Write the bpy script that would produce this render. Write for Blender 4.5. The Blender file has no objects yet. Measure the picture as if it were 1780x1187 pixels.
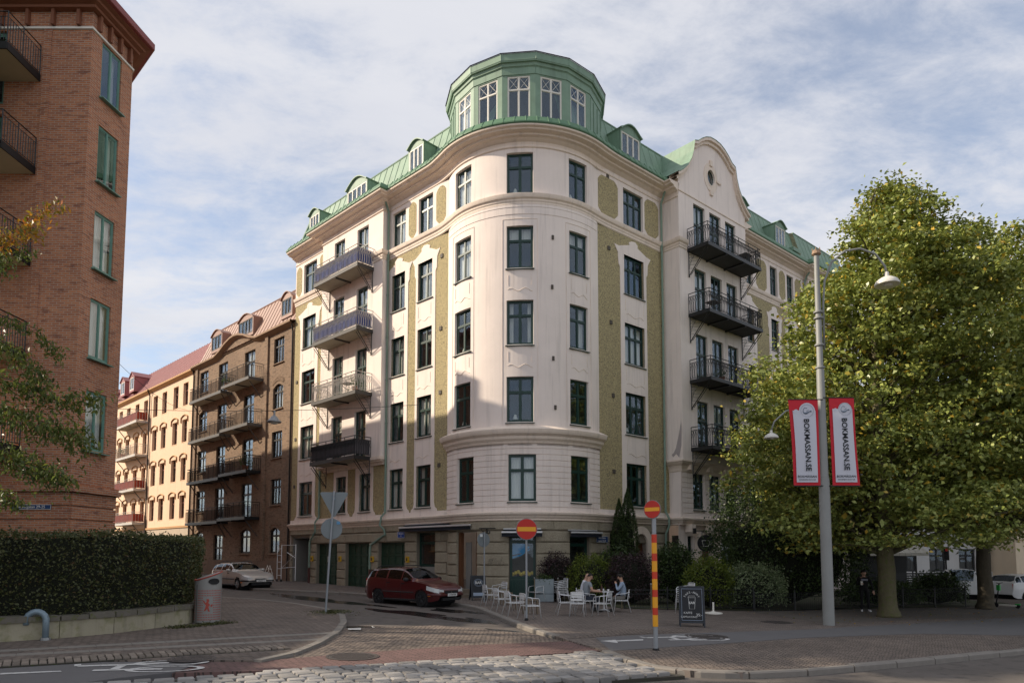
import bpy, bmesh, math, random
import numpy as np
from mathutils import Vector, Matrix, noise as mnoise

# ------------------------------------------------------------------ camera, sky, sun, exposure
scene = bpy.context.scene
COL = scene.collection
R = math.radians
rng = random.Random(11)
nrng = np.random.default_rng(11)

cam_data = bpy.data.cameras.new('camera')
cam = bpy.data.objects.new('camera', cam_data)
COL.objects.link(cam)
cam.location = (0, 0, 2.05)
cam.rotation_euler = (R(90 + 4.29), 0, 0)
cam_data.sensor_width = 36
cam_data.lens = 24.07
cam_data.shift_y = 0.157
cam_data.clip_start = 0.1
cam_data.clip_end = 3000
scene.camera = cam

SUN_EL = 31.0
world = bpy.data.worlds.new('World')
scene.world = world
world.use_nodes = True
wn = world.node_tree.nodes
wl = world.node_tree.links
wn.clear()
wout = wn.new('ShaderNodeOutputWorld')
wbg = wn.new('ShaderNodeBackground')
wbg.inputs['Strength'].default_value = 0.12
sky = wn.new('ShaderNodeTexSky')
sky.sky_type = 'NISHITA'
sky.sun_disc = False
sky.sun_elevation = R(SUN_EL)
sky.sun_rotation = R(-90)
sky.air_density = 1.0
sky.dust_density = 1.2
sky.ozone_density = 1.6
# thin streaky clouds on a plane high above, mixed over the clear sky
tc = wn.new('ShaderNodeTexCoord')
sep = wn.new('ShaderNodeSeparateXYZ')
wl.new(tc.outputs['Generated'], sep.inputs[0])
def wmath(op, a, b=None, c=None, clamp=False):
    n = wn.new('ShaderNodeMath'); n.operation = op; n.use_clamp = clamp
    for i, v in enumerate((a, b, c)):
        if v is None: continue
        if isinstance(v, (int, float)): n.inputs[i].default_value = v
        else: wl.new(v, n.inputs[i])
    return n.outputs[0]
zz = wmath('ADD', wmath('MAXIMUM', sep.outputs[2], 0.0), 0.16)
cx = wmath('DIVIDE', sep.outputs[0], zz)
cy = wmath('DIVIDE', sep.outputs[1], zz)
comb = wn.new('ShaderNodeCombineXYZ')
wl.new(cx, comb.inputs[0]); wl.new(cy, comb.inputs[1])
mp = wn.new('ShaderNodeMapping')
mp.inputs['Rotation'].default_value = (0, 0, R(-28))
mp.inputs['Scale'].default_value = (1.0, 1.55, 1)
mp.inputs['Location'].default_value = (3.1, 1.7, 0)
wl.new(comb.outputs[0], mp.inputs[0])
def wnoise(scale, detail, rough, dist=0.0, src=None):
    n = wn.new('ShaderNodeTexNoise')
    n.inputs['Scale'].default_value = scale; n.inputs['Detail'].default_value = detail
    n.inputs['Roughness'].default_value = rough; n.inputs['Distortion'].default_value = dist
    wl.new(src or mp.outputs[0], n.inputs['Vector'])
    return n.outputs['Fac']
big = wnoise(0.62, 4, 0.55, 0.15)
fine = wnoise(4.6, 12, 0.66, 0.2)
dens = wmath('ADD', wmath('MULTIPLY', big, 0.85), wmath('MULTIPLY', fine, 0.68))
cr = wn.new('ShaderNodeMapRange')
cr.inputs['From Min'].default_value = 0.53; cr.inputs['From Max'].default_value = 0.86
cr.inputs['To Min'].default_value = 0.30; cr.inputs['To Max'].default_value = 0.95
cr.interpolation_type = 'SMOOTHSTEP'
wl.new(dens, cr.inputs['Value'])
shade = wn.new('ShaderNodeMix'); shade.data_type = 'RGBA'
shade.inputs[6].default_value = (3.35, 3.5, 4.0, 1); shade.inputs[7].default_value = (5.1, 5.05, 5.1, 1)
wl.new(wnoise(1.3, 6, 0.6, 0.5), shade.inputs[0])
wmix = wn.new('ShaderNodeMix'); wmix.data_type = 'RGBA'
wl.new(cr.outputs[0], wmix.inputs[0])
wl.new(sky.outputs[0], wmix.inputs[6]); wl.new(shade.outputs[2], wmix.inputs[7])
wl.new(wmix.outputs[2], wbg.inputs['Color'])
wl.new(wbg.outputs[0], wout.inputs[0])

sun_data = bpy.data.lights.new('sun', 'SUN')
sun_data.energy = 3.8
sun_data.angle = R(0.55)
sun_data.color = (1.0, 0.86, 0.68)
sun = bpy.data.objects.new('sun', sun_data)
COL.objects.link(sun)
sun.location = (-60, 0, 60)
sun.rotation_euler = Vector((-math.cos(R(SUN_EL)), 0.0, math.sin(R(SUN_EL)))).to_track_quat('Z', 'Y').to_euler()

scene.render.engine = 'CYCLES'
scene.cycles.use_denoising = True
scene.view_settings.view_transform = 'Standard'
scene.view_settings.look = 'None'
scene.view_settings.exposure = 0.63
scene.view_settings.gamma = 1.0
scene.view_settings.use_curve_mapping = False

# ------------------------------------------------------------------ materials
MATS = {}
def M(name, col, rough=0.8, var=0.12, vs=1.5, bump=0.0, bs=30.0, metal=0.0, spec=0.4, col2=None, thr=None, coords='pos',
      stain=0.0, island=0.0, coat=0.0, bdist=0.02):
    if name in MATS: return MATS[name]
    m = bpy.data.materials.new(name); m.use_nodes = True
    nt = m.node_tree; n = nt.nodes; l = nt.links
    b = n['Principled BSDF']
    b.inputs['Roughness'].default_value = rough; b.inputs['Metallic'].default_value = metal
    b.inputs['Specular IOR Level'].default_value = spec
    b.inputs['Coat Weight'].default_value = coat; b.inputs['Coat Roughness'].default_value = 0.05
    if coords == 'pos':
        g = n.new('ShaderNodeNewGeometry'); vec = g.outputs['Position']
    else:
        g = n.new('ShaderNodeTexCoord'); vec = g.outputs['Object']
    def nz(scale, detail=5, rgh=0.6, v=None):
        t = n.new('ShaderNodeTexNoise'); t.inputs['Scale'].default_value = scale
        t.inputs['Detail'].default_value = detail; t.inputs['Roughness'].default_value = rgh
        l.new(v or vec, t.inputs['Vector']); return t.outputs['Fac']
    def mix(f, a, bb, mode='MIX'):
        x = n.new('ShaderNodeMix'); x.data_type = 'RGBA'; x.blend_type = mode
        if isinstance(f, float): x.inputs[0].default_value = f
        else: l.new(f, x.inputs[0])
        for i, q in ((6, a), (7, bb)):
            if isinstance(q, tuple): x.inputs[i].default_value = (*q, 1)
            else: l.new(q, x.inputs[i])
        return x.outputs[2]
    c = tuple(col)
    lo = tuple(max(0, v * (1 - var)) for v in c); hi = tuple(min(1, v * (1 + var)) for v in c)
    out = mix(nz(vs), lo, hi)
    if col2 is not None:
        mr = n.new('ShaderNodeMapRange'); a, bq = thr or (0.5, 0.62)
        mr.inputs['From Min'].default_value = a; mr.inputs['From Max'].default_value = bq
        l.new(nz(bs if thr is None else vs * 2.3, 6), mr.inputs['Value'])
        out = mix(mr.outputs[0], out, tuple(col2))
    if stain:
        mpn = n.new('ShaderNodeMapping'); mpn.inputs['Scale'].default_value = (3.4, 3.4, 0.2)
        l.new(vec, mpn.inputs[0])
        mr = n.new('ShaderNodeMapRange'); mr.inputs['From Min'].default_value = 0.52; mr.inputs['From Max'].default_value = 0.72
        mr.inputs['To Max'].default_value = stain
        l.new(nz(1.1, 7, 0.65, mpn.outputs[0]), mr.inputs['Value'])
        out = mix(mr.outputs[0], out, tuple(v * 0.52 for v in c))
    if island:
        gi = n.new('ShaderNodeNewGeometry')
        mr = n.new('ShaderNodeMapRange'); mr.inputs['To Min'].default_value = 1 - island; mr.inputs['To Max'].default_value = 1 + island
        l.new(gi.outputs['Random Per Island'], mr.inputs['Value'])
        hs = n.new('ShaderNodeHueSaturation'); l.new(mr.outputs[0], hs.inputs['Value']); l.new(out, hs.inputs['Color'])
        out = hs.outputs[0]
    l.new(out, b.inputs['Base Color'])
    if bump:
        bp = n.new('ShaderNodeBump'); bp.inputs['Strength'].default_value = bump; bp.inputs['Distance'].default_value = bdist
        l.new(nz(bs, 6, 0.65), bp.inputs['Height']); l.new(bp.outputs[0], b.inputs['Normal'])
    MATS[name] = m
    return m

def obj_random(m, amt=0.2, hue=0.0):
    """vary brightness from object to object"""
    nt = m.node_tree; n = nt.nodes; l = nt.links; b = n['Principled BSDF']
    src = b.inputs['Base Color'].links[0].from_socket
    oi = n.new('ShaderNodeObjectInfo'); mr = n.new('ShaderNodeMapRange')
    mr.inputs['To Min'].default_value = 1 - amt; mr.inputs['To Max'].default_value = 1 + amt
    l.new(oi.outputs['Random'], mr.inputs['Value'])
    hs = n.new('ShaderNodeHueSaturation'); l.new(mr.outputs[0], hs.inputs['Value']); l.new(src, hs.inputs['Color'])
    l.new(hs.outputs[0], b.inputs['Base Color'])
    return m

def brick_mat(name, c1, c2, mortar, bw=0.25, bh=0.075, ms=0.012, bump=0.5, dark=(0.05, 0.03, 0.03)):
    m = bpy.data.materials.new(name); m.use_nodes = True
    n = m.node_tree.nodes; l = m.node_tree.links; b = n['Principled BSDF']
    b.inputs['Roughness'].default_value = 0.88; b.inputs['Specular IOR Level'].default_value = 0.25
    t = n.new('ShaderNodeTexCoord'); s = n.new('ShaderNodeSeparateXYZ'); l.new(t.outputs['Object'], s.inputs[0])
    ad = n.new('ShaderNodeMath'); ad.operation = 'ADD'; l.new(s.outputs[0], ad.inputs[0]); l.new(s.outputs[1], ad.inputs[1])
    c = n.new('ShaderNodeCombineXYZ'); l.new(ad.outputs[0], c.inputs[0]); l.new(s.outputs[2], c.inputs[1])
    br = n.new('ShaderNodeTexBrick'); l.new(c.outputs[0], br.inputs['Vector'])
    br.inputs['Color1'].default_value = (*c1, 1); br.inputs['Color2'].default_value = (*c2, 1); br.inputs['Mortar'].default_value = (*mortar, 1)
    br.inputs['Scale'].default_value = 1.0; br.inputs['Brick Width'].default_value = bw; br.inputs['Row Height'].default_value = bh
    br.inputs['Mortar Size'].default_value = ms; br.inputs['Bias'].default_value = -0.1; br.inputs['Mortar Smooth'].default_value = 0.3
    # scattered darker, burnt bricks and slow large-scale tone
    mp_ = n.new('ShaderNodeMapping'); mp_.inputs['Scale'].default_value = (1 / bw, 1 / bh, 1); l.new(c.outputs[0], mp_.inputs[0])
    nz = n.new('ShaderNodeTexNoise'); nz.inputs['Scale'].default_value = 0.55; nz.inputs['Detail'].default_value = 4; l.new(mp_.outputs[0], nz.inputs['Vector'])
    mr = n.new('ShaderNodeMapRange'); mr.inputs['From Min'].default_value = 0.56; mr.inputs['From Max'].default_value = 0.68; mr.inputs['To Max'].default_value = 0.55
    l.new(nz.outputs['Fac'], mr.inputs['Value'])
    mx = n.new('ShaderNodeMix'); mx.data_type = 'RGBA'; l.new(mr.outputs[0], mx.inputs[0]); l.new(br.outputs['Color'], mx.inputs[6]); mx.inputs[7].default_value = (*dark, 1)
    n2 = n.new('ShaderNodeTexNoise'); n2.inputs['Scale'].default_value = 0.35; n2.inputs['Detail'].default_value = 4; l.new(t.outputs['Object'], n2.inputs['Vector'])
    m2 = n.new('ShaderNodeMapRange'); m2.inputs['To Min'].default_value = 0.7; m2.inputs['To Max'].default_value = 1.3; l.new(n2.outputs['Fac'], m2.inputs['Value'])
    hs = n.new('ShaderNodeHueSaturation'); l.new(mx.outputs[2], hs.inputs['Color']); l.new(m2.outputs[0], hs.inputs['Value'])
    l.new(hs.outputs[0], b.inputs['Base Color'])
    bp = n.new('ShaderNodeBump'); bp.inputs['Strength'].default_value = bump; bp.inputs['Distance'].default_value = 0.012; bp.invert = True
    l.new(br.outputs['Fac'], bp.inputs['Height']); l.new(bp.outputs[0], b.inputs['Normal'])
    MATS[name] = m
    return m

def glass_mat(name, tint=(0.93, 0.95, 0.95), base=0.0, mul=1.5):
    m = bpy.data.materials.new(name); m.use_nodes = True
    n = m.node_tree.nodes; l = m.node_tree.links; n.clear()
    o = n.new('ShaderNodeOutputMaterial'); mx = n.new('ShaderNodeMixShader')
    tr = n.new('ShaderNodeBsdfTransparent'); tr.inputs[0].default_value = (*tint, 1)
    gl = n.new('ShaderNodeBsdfGlossy'); gl.inputs['Roughness'].default_value = 0.015; gl.inputs[0].default_value = (0.72, 0.86, 1, 1)  # blue tint paints a clear sky's colour into the reflection
    g = n.new('ShaderNodeNewGeometry')
    wv = n.new('ShaderNodeTexNoise'); wv.inputs['Scale'].default_value = 1.6; wv.inputs['Detail'].default_value = 1; l.new(g.outputs['Position'], wv.inputs['Vector'])
    bp = n.new('ShaderNodeBump'); bp.inputs['Strength'].default_value = 0.06; bp.inputs['Distance'].default_value = 0.03; l.new(wv.outputs['Fac'], bp.inputs['Height'])
    l.new(bp.outputs[0], gl.inputs['Normal'])
    # Schlick reflectance from the unsigned angle, the same on both faces of the sheet
    dt = n.new('ShaderNodeVectorMath'); dt.operation = 'DOT_PRODUCT'; l.new(g.outputs['Normal'], dt.inputs[0]); l.new(g.outputs['Incoming'], dt.inputs[1])
    ab = n.new('ShaderNodeMath'); ab.operation = 'ABSOLUTE'; l.new(dt.outputs['Value'], ab.inputs[0])
    iv = n.new('ShaderNodeMath'); iv.operation = 'SUBTRACT'; iv.inputs[0].default_value = 1.0; l.new(ab.outputs[0], iv.inputs[1])
    pw = n.new('ShaderNodeMath'); pw.operation = 'POWER'; pw.inputs[1].default_value = 5.0; l.new(iv.outputs[0], pw.inputs[0])
    fr = n.new('ShaderNodeMath'); fr.operation = 'MULTIPLY_ADD'; fr.inputs[1].default_value = .96; fr.inputs[2].default_value = .04; l.new(pw.outputs[0], fr.inputs[0])
    ma = n.new('ShaderNodeMath'); ma.operation = 'MULTIPLY_ADD'; ma.use_clamp = True
    ma.inputs[1].default_value = mul; ma.inputs[2].default_value = base
    l.new(fr.outputs[0], ma.inputs[0]); l.new(ma.outputs[0], mx.inputs[0])
    l.new(tr.outputs[0], mx.inputs[1]); l.new(gl.outputs[0], mx.inputs[2]); l.new(mx.outputs[0], o.inputs[0])
    MATS[name] = m
    return m

def leaf_mat(name, col, col2, rough=0.5, trans=0.35, yellow=None, yamt=0.06):
    m = bpy.data.materials.new(name); m.use_nodes = True
    n = m.node_tree.nodes; l = m.node_tree.links; n.clear()
    o = n.new('ShaderNodeOutputMaterial'); mx = n.new('ShaderNodeMixShader'); mx.inputs[0].default_value = trans
    d = n.new('ShaderNodeBsdfPrincipled'); d.inputs['Roughness'].default_value = rough; d.inputs['Specular IOR Level'].default_value = 0.35
    t = n.new('ShaderNodeBsdfTranslucent')
    g = n.new('ShaderNodeNewGeometry')
    r = n.new('ShaderNodeValToRGB'); e = r.color_ramp.elements
    e[0].position = 0; e[0].color = (*col, 1); e[1].position = 0.9; e[1].color = (*col2, 1)
    if yellow:
        x = r.color_ramp.elements.new(1 - yamt); x.color = (*col2, 1); e[-1].position = 1.0; e[-1].color = (*yellow, 1)
    l.new(g.outputs['Random Per Island'], r.inputs[0])
    l.new(r.outputs[0], d.inputs['Base Color'])
    hs = n.new('ShaderNodeHueSaturation'); hs.inputs['Saturation'].default_value = 1.1; hs.inputs['Value'].default_value = 1.15
    l.new(r.outputs[0], hs.inputs['Color']); l.new(hs.outputs[0], t.inputs[0])
    l.new(d.outputs[0], mx.inputs[1]); l.new(t.outputs[0], mx.inputs[2]); l.new(mx.outputs[0], o.inputs[0])
    MATS[name] = m
    return m

# ------------------------------------------------------------------ mesh helpers
class MB:
    """collects vertices and faces; T maps local points to where they are wanted"""
    def __init__(s, T=None): s.v = []; s.f = []; s.mi = []; s.T = T; s.cur = 0
    def add(s, pts, faces):
        o = len(s.v)
        s.v += [tuple(s.T(*p)) for p in pts] if s.T else [tuple(p) for p in pts]
        for f in faces: s.f.append(tuple(i + o for i in f)); s.mi.append(s.cur)
    def quad(s, a, b, c, d): s.add([a, b, c, d], [(0, 1, 2, 3)])
    def box(s, x0, x1, y0, y1, z0, z1):
        s.add([(x0, y0, z0), (x1, y0, z0), (x1, y1, z0), (x0, y1, z0), (x0, y0, z1), (x1, y0, z1), (x1, y1, z1), (x0, y1, z1)],
              [(0, 3, 2, 1), (4, 5, 6, 7), (0, 1, 5, 4), (1, 2, 6, 5), (2, 3, 7, 6), (3, 0, 4, 7)])
    def bbox(s, x0, x1, y0, y1, z0, z1, b=0.02):
        """box whose y1 face is chamfered all round (a pillowed block front)"""
        s.add([(x0, y0, z0), (x1, y0, z0), (x1, y0, z1), (x0, y0, z1), (x0, y1 - b, z0), (x1, y1 - b, z0), (x1, y1 - b, z1), (x0, y1 - b, z1),
               (x0 + b, y1, z0 + b), (x1 - b, y1, z0 + b), (x1 - b, y1, z1 - b), (x0 + b, y1, z1 - b)],
              [(0, 1, 5, 4), (1, 2, 6, 5), (2, 3, 7, 6), (3, 0, 4, 7), (4, 5, 9, 8), (5, 6, 10, 9), (6, 7, 11, 10), (7, 4, 8, 11), (8, 9, 10, 11)])
    def tube(s, pts, r, n=6, caps=True):
        pts = [Vector(p) for p in pts]; k = len(pts)
        rs = r if isinstance(r, (list, tuple)) else [r] * k
        vs = []; ref = None
        for i, p in enumerate(pts):
            t = (pts[min(i + 1, k - 1)] - pts[max(i - 1, 0)])
            if t.length < 1e-9: t = Vector((0, 0, 1))
            t.normalize()
            if ref is None: ref = Vector((0, 0, 1)) if abs(t.z) < 0.9 else Vector((1, 0, 0))
            u = (ref - t * ref.dot(t))
            if u.length < 1e-6: u = t.orthogonal()
            u.normalize(); w = t.cross(u); ref = u
            for j in range(n):
                a = 2 * math.pi * j / n
                vs.append(p + (u * math.cos(a) + w * math.sin(a)) * rs[i])
        fs = []
        for i in range(k - 1):
            for j in range(n):
                fs.append((i * n + j, i * n + (j + 1) % n, (i + 1) * n + (j + 1) % n, (i + 1) * n + j))
        if caps: fs += [tuple(range(n - 1, -1, -1)), tuple((k - 1) * n + j for j in range(n))]
        s.add(vs, fs)
    def bar(s, a, b, w, h=None):
        s.tube([a, b], w * 0.7071, 4)
    def lathe(s, prof, n=16, c=(0, 0, 0), axis='z', arc=(0, 360)):
        full = arc[1] - arc[0] >= 360; m = n if full else n + 1
        vs = []
        for (r, z) in prof:
            for j in range(m):
                a = R(arc[0] + (arc[1] - arc[0]) * j / n)
                p = (r * math.cos(a), r * math.sin(a), z)
                if axis == 'y': p = (p[0], p[2], p[1])
                if axis == 'x': p = (p[2], p[0], p[1])
                vs.append((p[0] + c[0], p[1] + c[1], p[2] + c[2]))
        fs = []
        for i in range(len(prof) - 1):
            for j in range(n):
                j2 = (j + 1) % m
                fs.append((i * m + j, i * m + j2, (i + 1) * m + j2, (i + 1) * m + j))
        s.add(vs, fs)
    def prism(s, poly, y0, y1):
        """polygon in (x,z) extruded from y0 to y1"""
        k = len(poly)
        s.add([(x, y0, z) for x, z in poly] + [(x, y1, z) for x, z in poly],
              [tuple(range(k)), tuple(range(2 * k - 1, k - 1, -1))] + [(i, (i + 1) % k, k + (i + 1) % k, k + i) for i in range(k)])
    def slab(s, poly, z0, z1, tilt=None):
        """polygon in (x,y) extruded in z; tilt(x,y) is added to both heights"""
        k = len(poly); g = tilt or (lambda x, y: 0)
        s.add([(x, y, z0 + g(x, y)) for x, y in poly] + [(x, y, z1 + g(x, y)) for x, y in poly],
              [tuple(range(k - 1, -1, -1)), tuple(range(k, 2 * k))] + [(i, (i + 1) % k, k + (i + 1) % k, k + i) for i in range(k)])
    def sweep(s, path, prof, closed=False, caps=True):
        """path: list of 2D points; prof: list of (offset to the right-hand normal given, z). Mitred."""
        P = [Vector(p) for p in path]; k = len(P); N = []
        for i in range(k):
            a = P[i] - P[i - 1] if i > 0 else P[1] - P[0]
            b = P[i + 1] - P[i] if i < k - 1 else P[-1] - P[-2]
            a = a.normalized(); b = b.normalized()
            na = Vector((-a.y, a.x)); nb = Vector((-b.y, b.x))
            m = na + nb
            if m.length < 1e-6: m = na
            m.normalize(); N.append(m / max(0.35, m.dot(na)))
        vs = []; q = len(prof)
        for i in range(k):
            for (o, z) in prof: vs.append((P[i].x + N[i].x * o, P[i].y + N[i].y * o, z))
        fs = [(i * q + j, i * q + j + 1, (i + 1) * q + j + 1, (i + 1) * q + j) for i in range(k - 1) for j in range(q - 1)]
        if caps: fs += [tuple(range(q)), tuple(range((k - 1) * q + q - 1, (k - 1) * q - 1, -1))]
        s.add(vs, fs)
    def mesh(s, name, mats, smooth=False, recalc=True):
        me = bpy.data.meshes.new(name)
        me.from_pydata(s.v, [], s.f)
        for m in (mats if isinstance(mats, (list, tuple)) else [mats]): me.materials.append(m)
        if max(s.mi, default=0) > 0: me.polygons.foreach_set('material_index', s.mi)
        if recalc and len(s.f) < 60000:
            bm = bmesh.new(); bm.from_mesh(me); bmesh.ops.recalc_face_normals(bm, faces=bm.faces); bm.to_mesh(me); bm.free()
        if smooth:
            me.polygons.foreach_set('use_smooth', [True] * len(me.polygons))
            if smooth != 'all':
                me.set_sharp_from_angle(angle=R(smooth if smooth is not True else 40))
        me.update()
        return me
    def obj(s, name, mats, parent=None, smooth=False, loc=None, rotz=0.0):
        return link(name, s.mesh(name, mats, smooth), parent, loc, rotz)

def link(name, me, parent=None, loc=None, rotz=0.0):
    o = bpy.data.objects.new(name, me); COL.objects.link(o)
    if loc is not None: o.location = loc
    o.rotation_euler = (0, 0, rotz)
    if parent is not None: o.parent = parent
    return o
def tag(o, label, cat, group=None):
    o['label'] = label; o['category'] = cat
    if group: o['group'] = group
    return o
def thing(name, label, cat, loc=(0, 0, 0), rotz=0.0, group=None):
    return tag(link(name, None, None, loc, rotz), label, cat, group)
def struct(o): o['kind'] = 'structure'; return o
def stuff(o): o['kind'] = 'stuff'; return o
def copy_tree(o, parent=None):
    c = o.copy(); COL.objects.link(c); c.parent = parent
    for ch in list(o.children): copy_tree(ch, c)
    return c

def text_mesh(txt, size, extrude=0.004, align='CENTER', bold=False, yscale=1.0):
    cu = bpy.data.curves.new('t', 'FONT'); cu.body = txt; cu.size = size; cu.extrude = extrude
    cu.align_x = align; cu.align_y = 'CENTER'; cu.resolution_u = 3
    if bold: cu.offset = size * 0.018
    o = bpy.data.objects.new('t', cu); COL.objects.link(o)
    dg = bpy.context.evaluated_depsgraph_get()
    me = bpy.data.meshes.new_from_object(o.evaluated_get(dg)); bpy.data.objects.remove(o); bpy.data.curves.remove(cu)
    return me
def text_obj(name, txt, size, mat, parent, loc, rot, extrude=0.004, bold=False, align='CENTER'):
    me = text_mesh(txt, size, extrude, align, bold); me.materials.clear(); me.materials.append(mat)
    o = link(name, me, parent, loc); o.rotation_euler = rot
    return o

def gz(x, y=0): return -0.02 * x          # the pavements' height: the place falls gently to the right

class Frame:
    """a straight facade: s along it, off outwards, z up"""
    def __init__(s, o, ang, sgn):
        s.o = Vector(o); a = R(ang); s.d = Vector((math.sin(a), math.cos(a)))
        s.n = Vector((-s.d.y, s.d.x)) * sgn
        x = Vector((s.n.y, -s.n.x)); s.rz = math.atan2(x.y, x.x)
    def P(s, a, off, z):
        p = s.o + s.d * a + s.n * off
        return (p.x, p.y, z)
    def p2(s, a, off): p = s.o + s.d * a + s.n * off; return (p.x, p.y)
    def at(s, a): return s.rz
TCX, TCY, TRAD = 0.7376, 35.355, 4.15
class Cyl:
    """the round corner: s is the angle in degrees from the camera-facing direction"""
    def P(s, a, off, z):
        r = TRAD + off; return (TCX + r * math.sin(R(a)), TCY - r * math.cos(R(a)), z)
    def p2(s, a, off): return s.P(a, off, 0)[:2]
    def at(s, a):
        nx, ny = math.sin(R(a)), -math.cos(R(a)); return math.atan2(-nx, ny)
FL = Frame((-1.8913, 32.6479), -45.84, 1)
FR = Frame((3.3508, 32.3148), 49.32, -1)
FT = Cyl()

def wall_grid(mb, F, s0, s1, z0, z1, off, holes=(), depth=0.16, step=None, edge=0.0):
    """a wall sheet with rectangular openings and their reveals; edge>0 gives the sheet a border of that thickness"""
    S = {s0, s1}; Z = {z0, z1}
    for a, b, c, d in holes: S |= {a, b}; Z |= {c, d}
    if step:
        k = max(1, int(abs(s1 - s0) / step))
        S |= {s0 + (s1 - s0) * i / k for i in range(k + 1)}
    S = sorted(x for x in S if s0 - 1e-6 <= x <= s1 + 1e-6); Z = sorted(x for x in Z if z0 - 1e-6 <= x <= z1 + 1e-6)
    S = [x for i, x in enumerate(S) if i == 0 or x - S[i - 1] > 1e-4]
    inh = lambda s, z: any(a < s < b and c < z < d for a, b, c, d in holes)
    for i in range(len(S) - 1):
        for j in range(len(Z) - 1):
            a, b, c, d = S[i], S[i + 1], Z[j], Z[j + 1]
            if not inh((a + b) / 2, (c + d) / 2):
                mb.quad(F.P(a, off, c), F.P(b, off, c), F.P(b, off, d), F.P(a, off, d))
    for a, b, c, d in holes:
        o2 = off - depth
        for (p, q) in (((a, c), (a, d)), ((b, c), (b, d))):
            mb.quad(F.P(p[0], off, p[1]), F.P(q[0], off, q[1]), F.P(q[0], o2, q[1]), F.P(p[0], o2, p[1]))
        seg = [x for x in S if a - 1e-6 <= x <= b + 1e-6]
        for u, v in zip(seg[:-1], seg[1:]):
            for z in (c, d): mb.quad(F.P(u, off, z), F.P(v, off, z), F.P(v, o2, z), F.P(u, o2, z))
    if edge:
        o2 = off - edge
        for z in (z0, z1):
            for u, v in zip(S[:-1], S[1:]): mb.quad(F.P(u, off, z), F.P(v, off, z), F.P(v, o2, z), F.P(u, o2, z))
        for u in (s0, s1): mb.quad(F.P(u, off, z0), F.P(u, off, z1), F.P(u, o2, z1), F.P(u, o2, z0))

MESHC = {}
def frame_mesh(w, h, cols, split, t, dep, mat, key, cross=False):
    k = ('wf', round(w, 2), round(h, 2), cols, split, key)
    if k in MESHC: return MESHC[k]
    mb = MB(); x0, x1 = -w / 2, w / 2
    mb.box(x0, x0 + t, -dep, 0, 0, h); mb.box(x1 - t, x1, -dep, 0, 0, h)
    mb.box(x0 + t, x1 - t, -dep, 0, 0, t * 1.15); mb.box(x0 + t, x1 - t, -dep, 0, h - t, h)
    cells = []
    zs = [(t * 1.15, h - t)]
    if split:
        zt = h * split; mb.box(x0 + t, x1 - t, -dep, 0.012, zt - t * 0.55, zt + t * 0.55); zs = [(t * 1.15, zt - t * 0.55), (zt + t * 0.55, h - t)]
    cw = (w - 2 * t)
    xs = [x0 + t + cw * i / cols for i in range(cols + 1)]
    for i, x in enumerate(xs[1:-1]):
        for (a, b) in zs: mb.box(x - t * 0.5, x + t * 0.5, -dep, 0.006, a, b)
    for (a, b) in zs:
        for i in range(cols):
            xa = xs[i] + (t * 0.5 if i > 0 else 0); xb = xs[i + 1] - (t * 0.5 if i < cols - 1 else 0)
            cells.append((xa, xb, a, b))
            e = t * 0.32   # thin casement edge round every pane
            mb.box(xa, xa + e, -dep * 0.8, -0.012, a, b); mb.box(xb - e, xb, -dep * 0.8, -0.012, a, b)
            mb.box(xa + e, xb - e, -dep * 0.8, -0.012, a, a + e); mb.box(xa + e, xb - e, -dep * 0.8, -0.012, b - e, b)
            if cross and a > h * 0.5:
                g = 0.011; yy = -dep * 0.45
                for sg in (1, -1):
                    za, zb = (a, b) if sg > 0 else (b, a)
                    mb.tube([(xa, yy, za), (xb, yy, zb)], g, 4)
    me = mb.mesh('window_frame', mat)
    MESHC[k] = (me, cells)
    return MESHC[k]
def pane_mesh(w, h, mat):
    k = ('pane', round(w, 2), round(h, 2), mat.name)
    if k not in MESHC:
        mb = MB(); mb.box(-w / 2, w / 2, -0.004, 0.004, 0, h); MESHC[k] = mb.mesh('pane', mat)
    return MESHC[k]
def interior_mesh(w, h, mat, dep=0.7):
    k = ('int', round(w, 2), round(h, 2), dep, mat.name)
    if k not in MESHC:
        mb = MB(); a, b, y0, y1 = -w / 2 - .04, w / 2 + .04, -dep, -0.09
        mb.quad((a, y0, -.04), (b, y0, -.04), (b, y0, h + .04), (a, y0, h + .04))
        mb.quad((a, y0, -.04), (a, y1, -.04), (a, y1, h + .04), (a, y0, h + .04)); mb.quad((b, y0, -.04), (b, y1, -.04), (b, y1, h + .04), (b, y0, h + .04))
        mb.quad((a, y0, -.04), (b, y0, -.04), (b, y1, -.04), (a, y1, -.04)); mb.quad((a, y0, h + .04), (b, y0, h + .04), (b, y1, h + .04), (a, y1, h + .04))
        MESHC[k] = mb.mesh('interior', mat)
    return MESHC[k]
def curtain_mesh(w, h, mat):
    k = ('cur', round(w, 2), round(h, 2), mat.name)
    if k not in MESHC:
        mb = MB(); n = max(6, int(w / 0.035)); vs = []
        for i in range(n + 1):
            x = -w / 2 + w * i / n; y = 0.025 * math.sin(i * 1.9) + 0.012 * math.sin(i * 0.7)
            vs += [(x, y, 0), (x, y * 0.7, h)]
        mb.add(vs, [(2 * i, 2 * i + 2, 2 * i + 3, 2 * i + 1) for i in range(n)])
        MESHC[k] = mb.mesh('curtain', mat, smooth='all')
    return MESHC[k]
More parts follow.
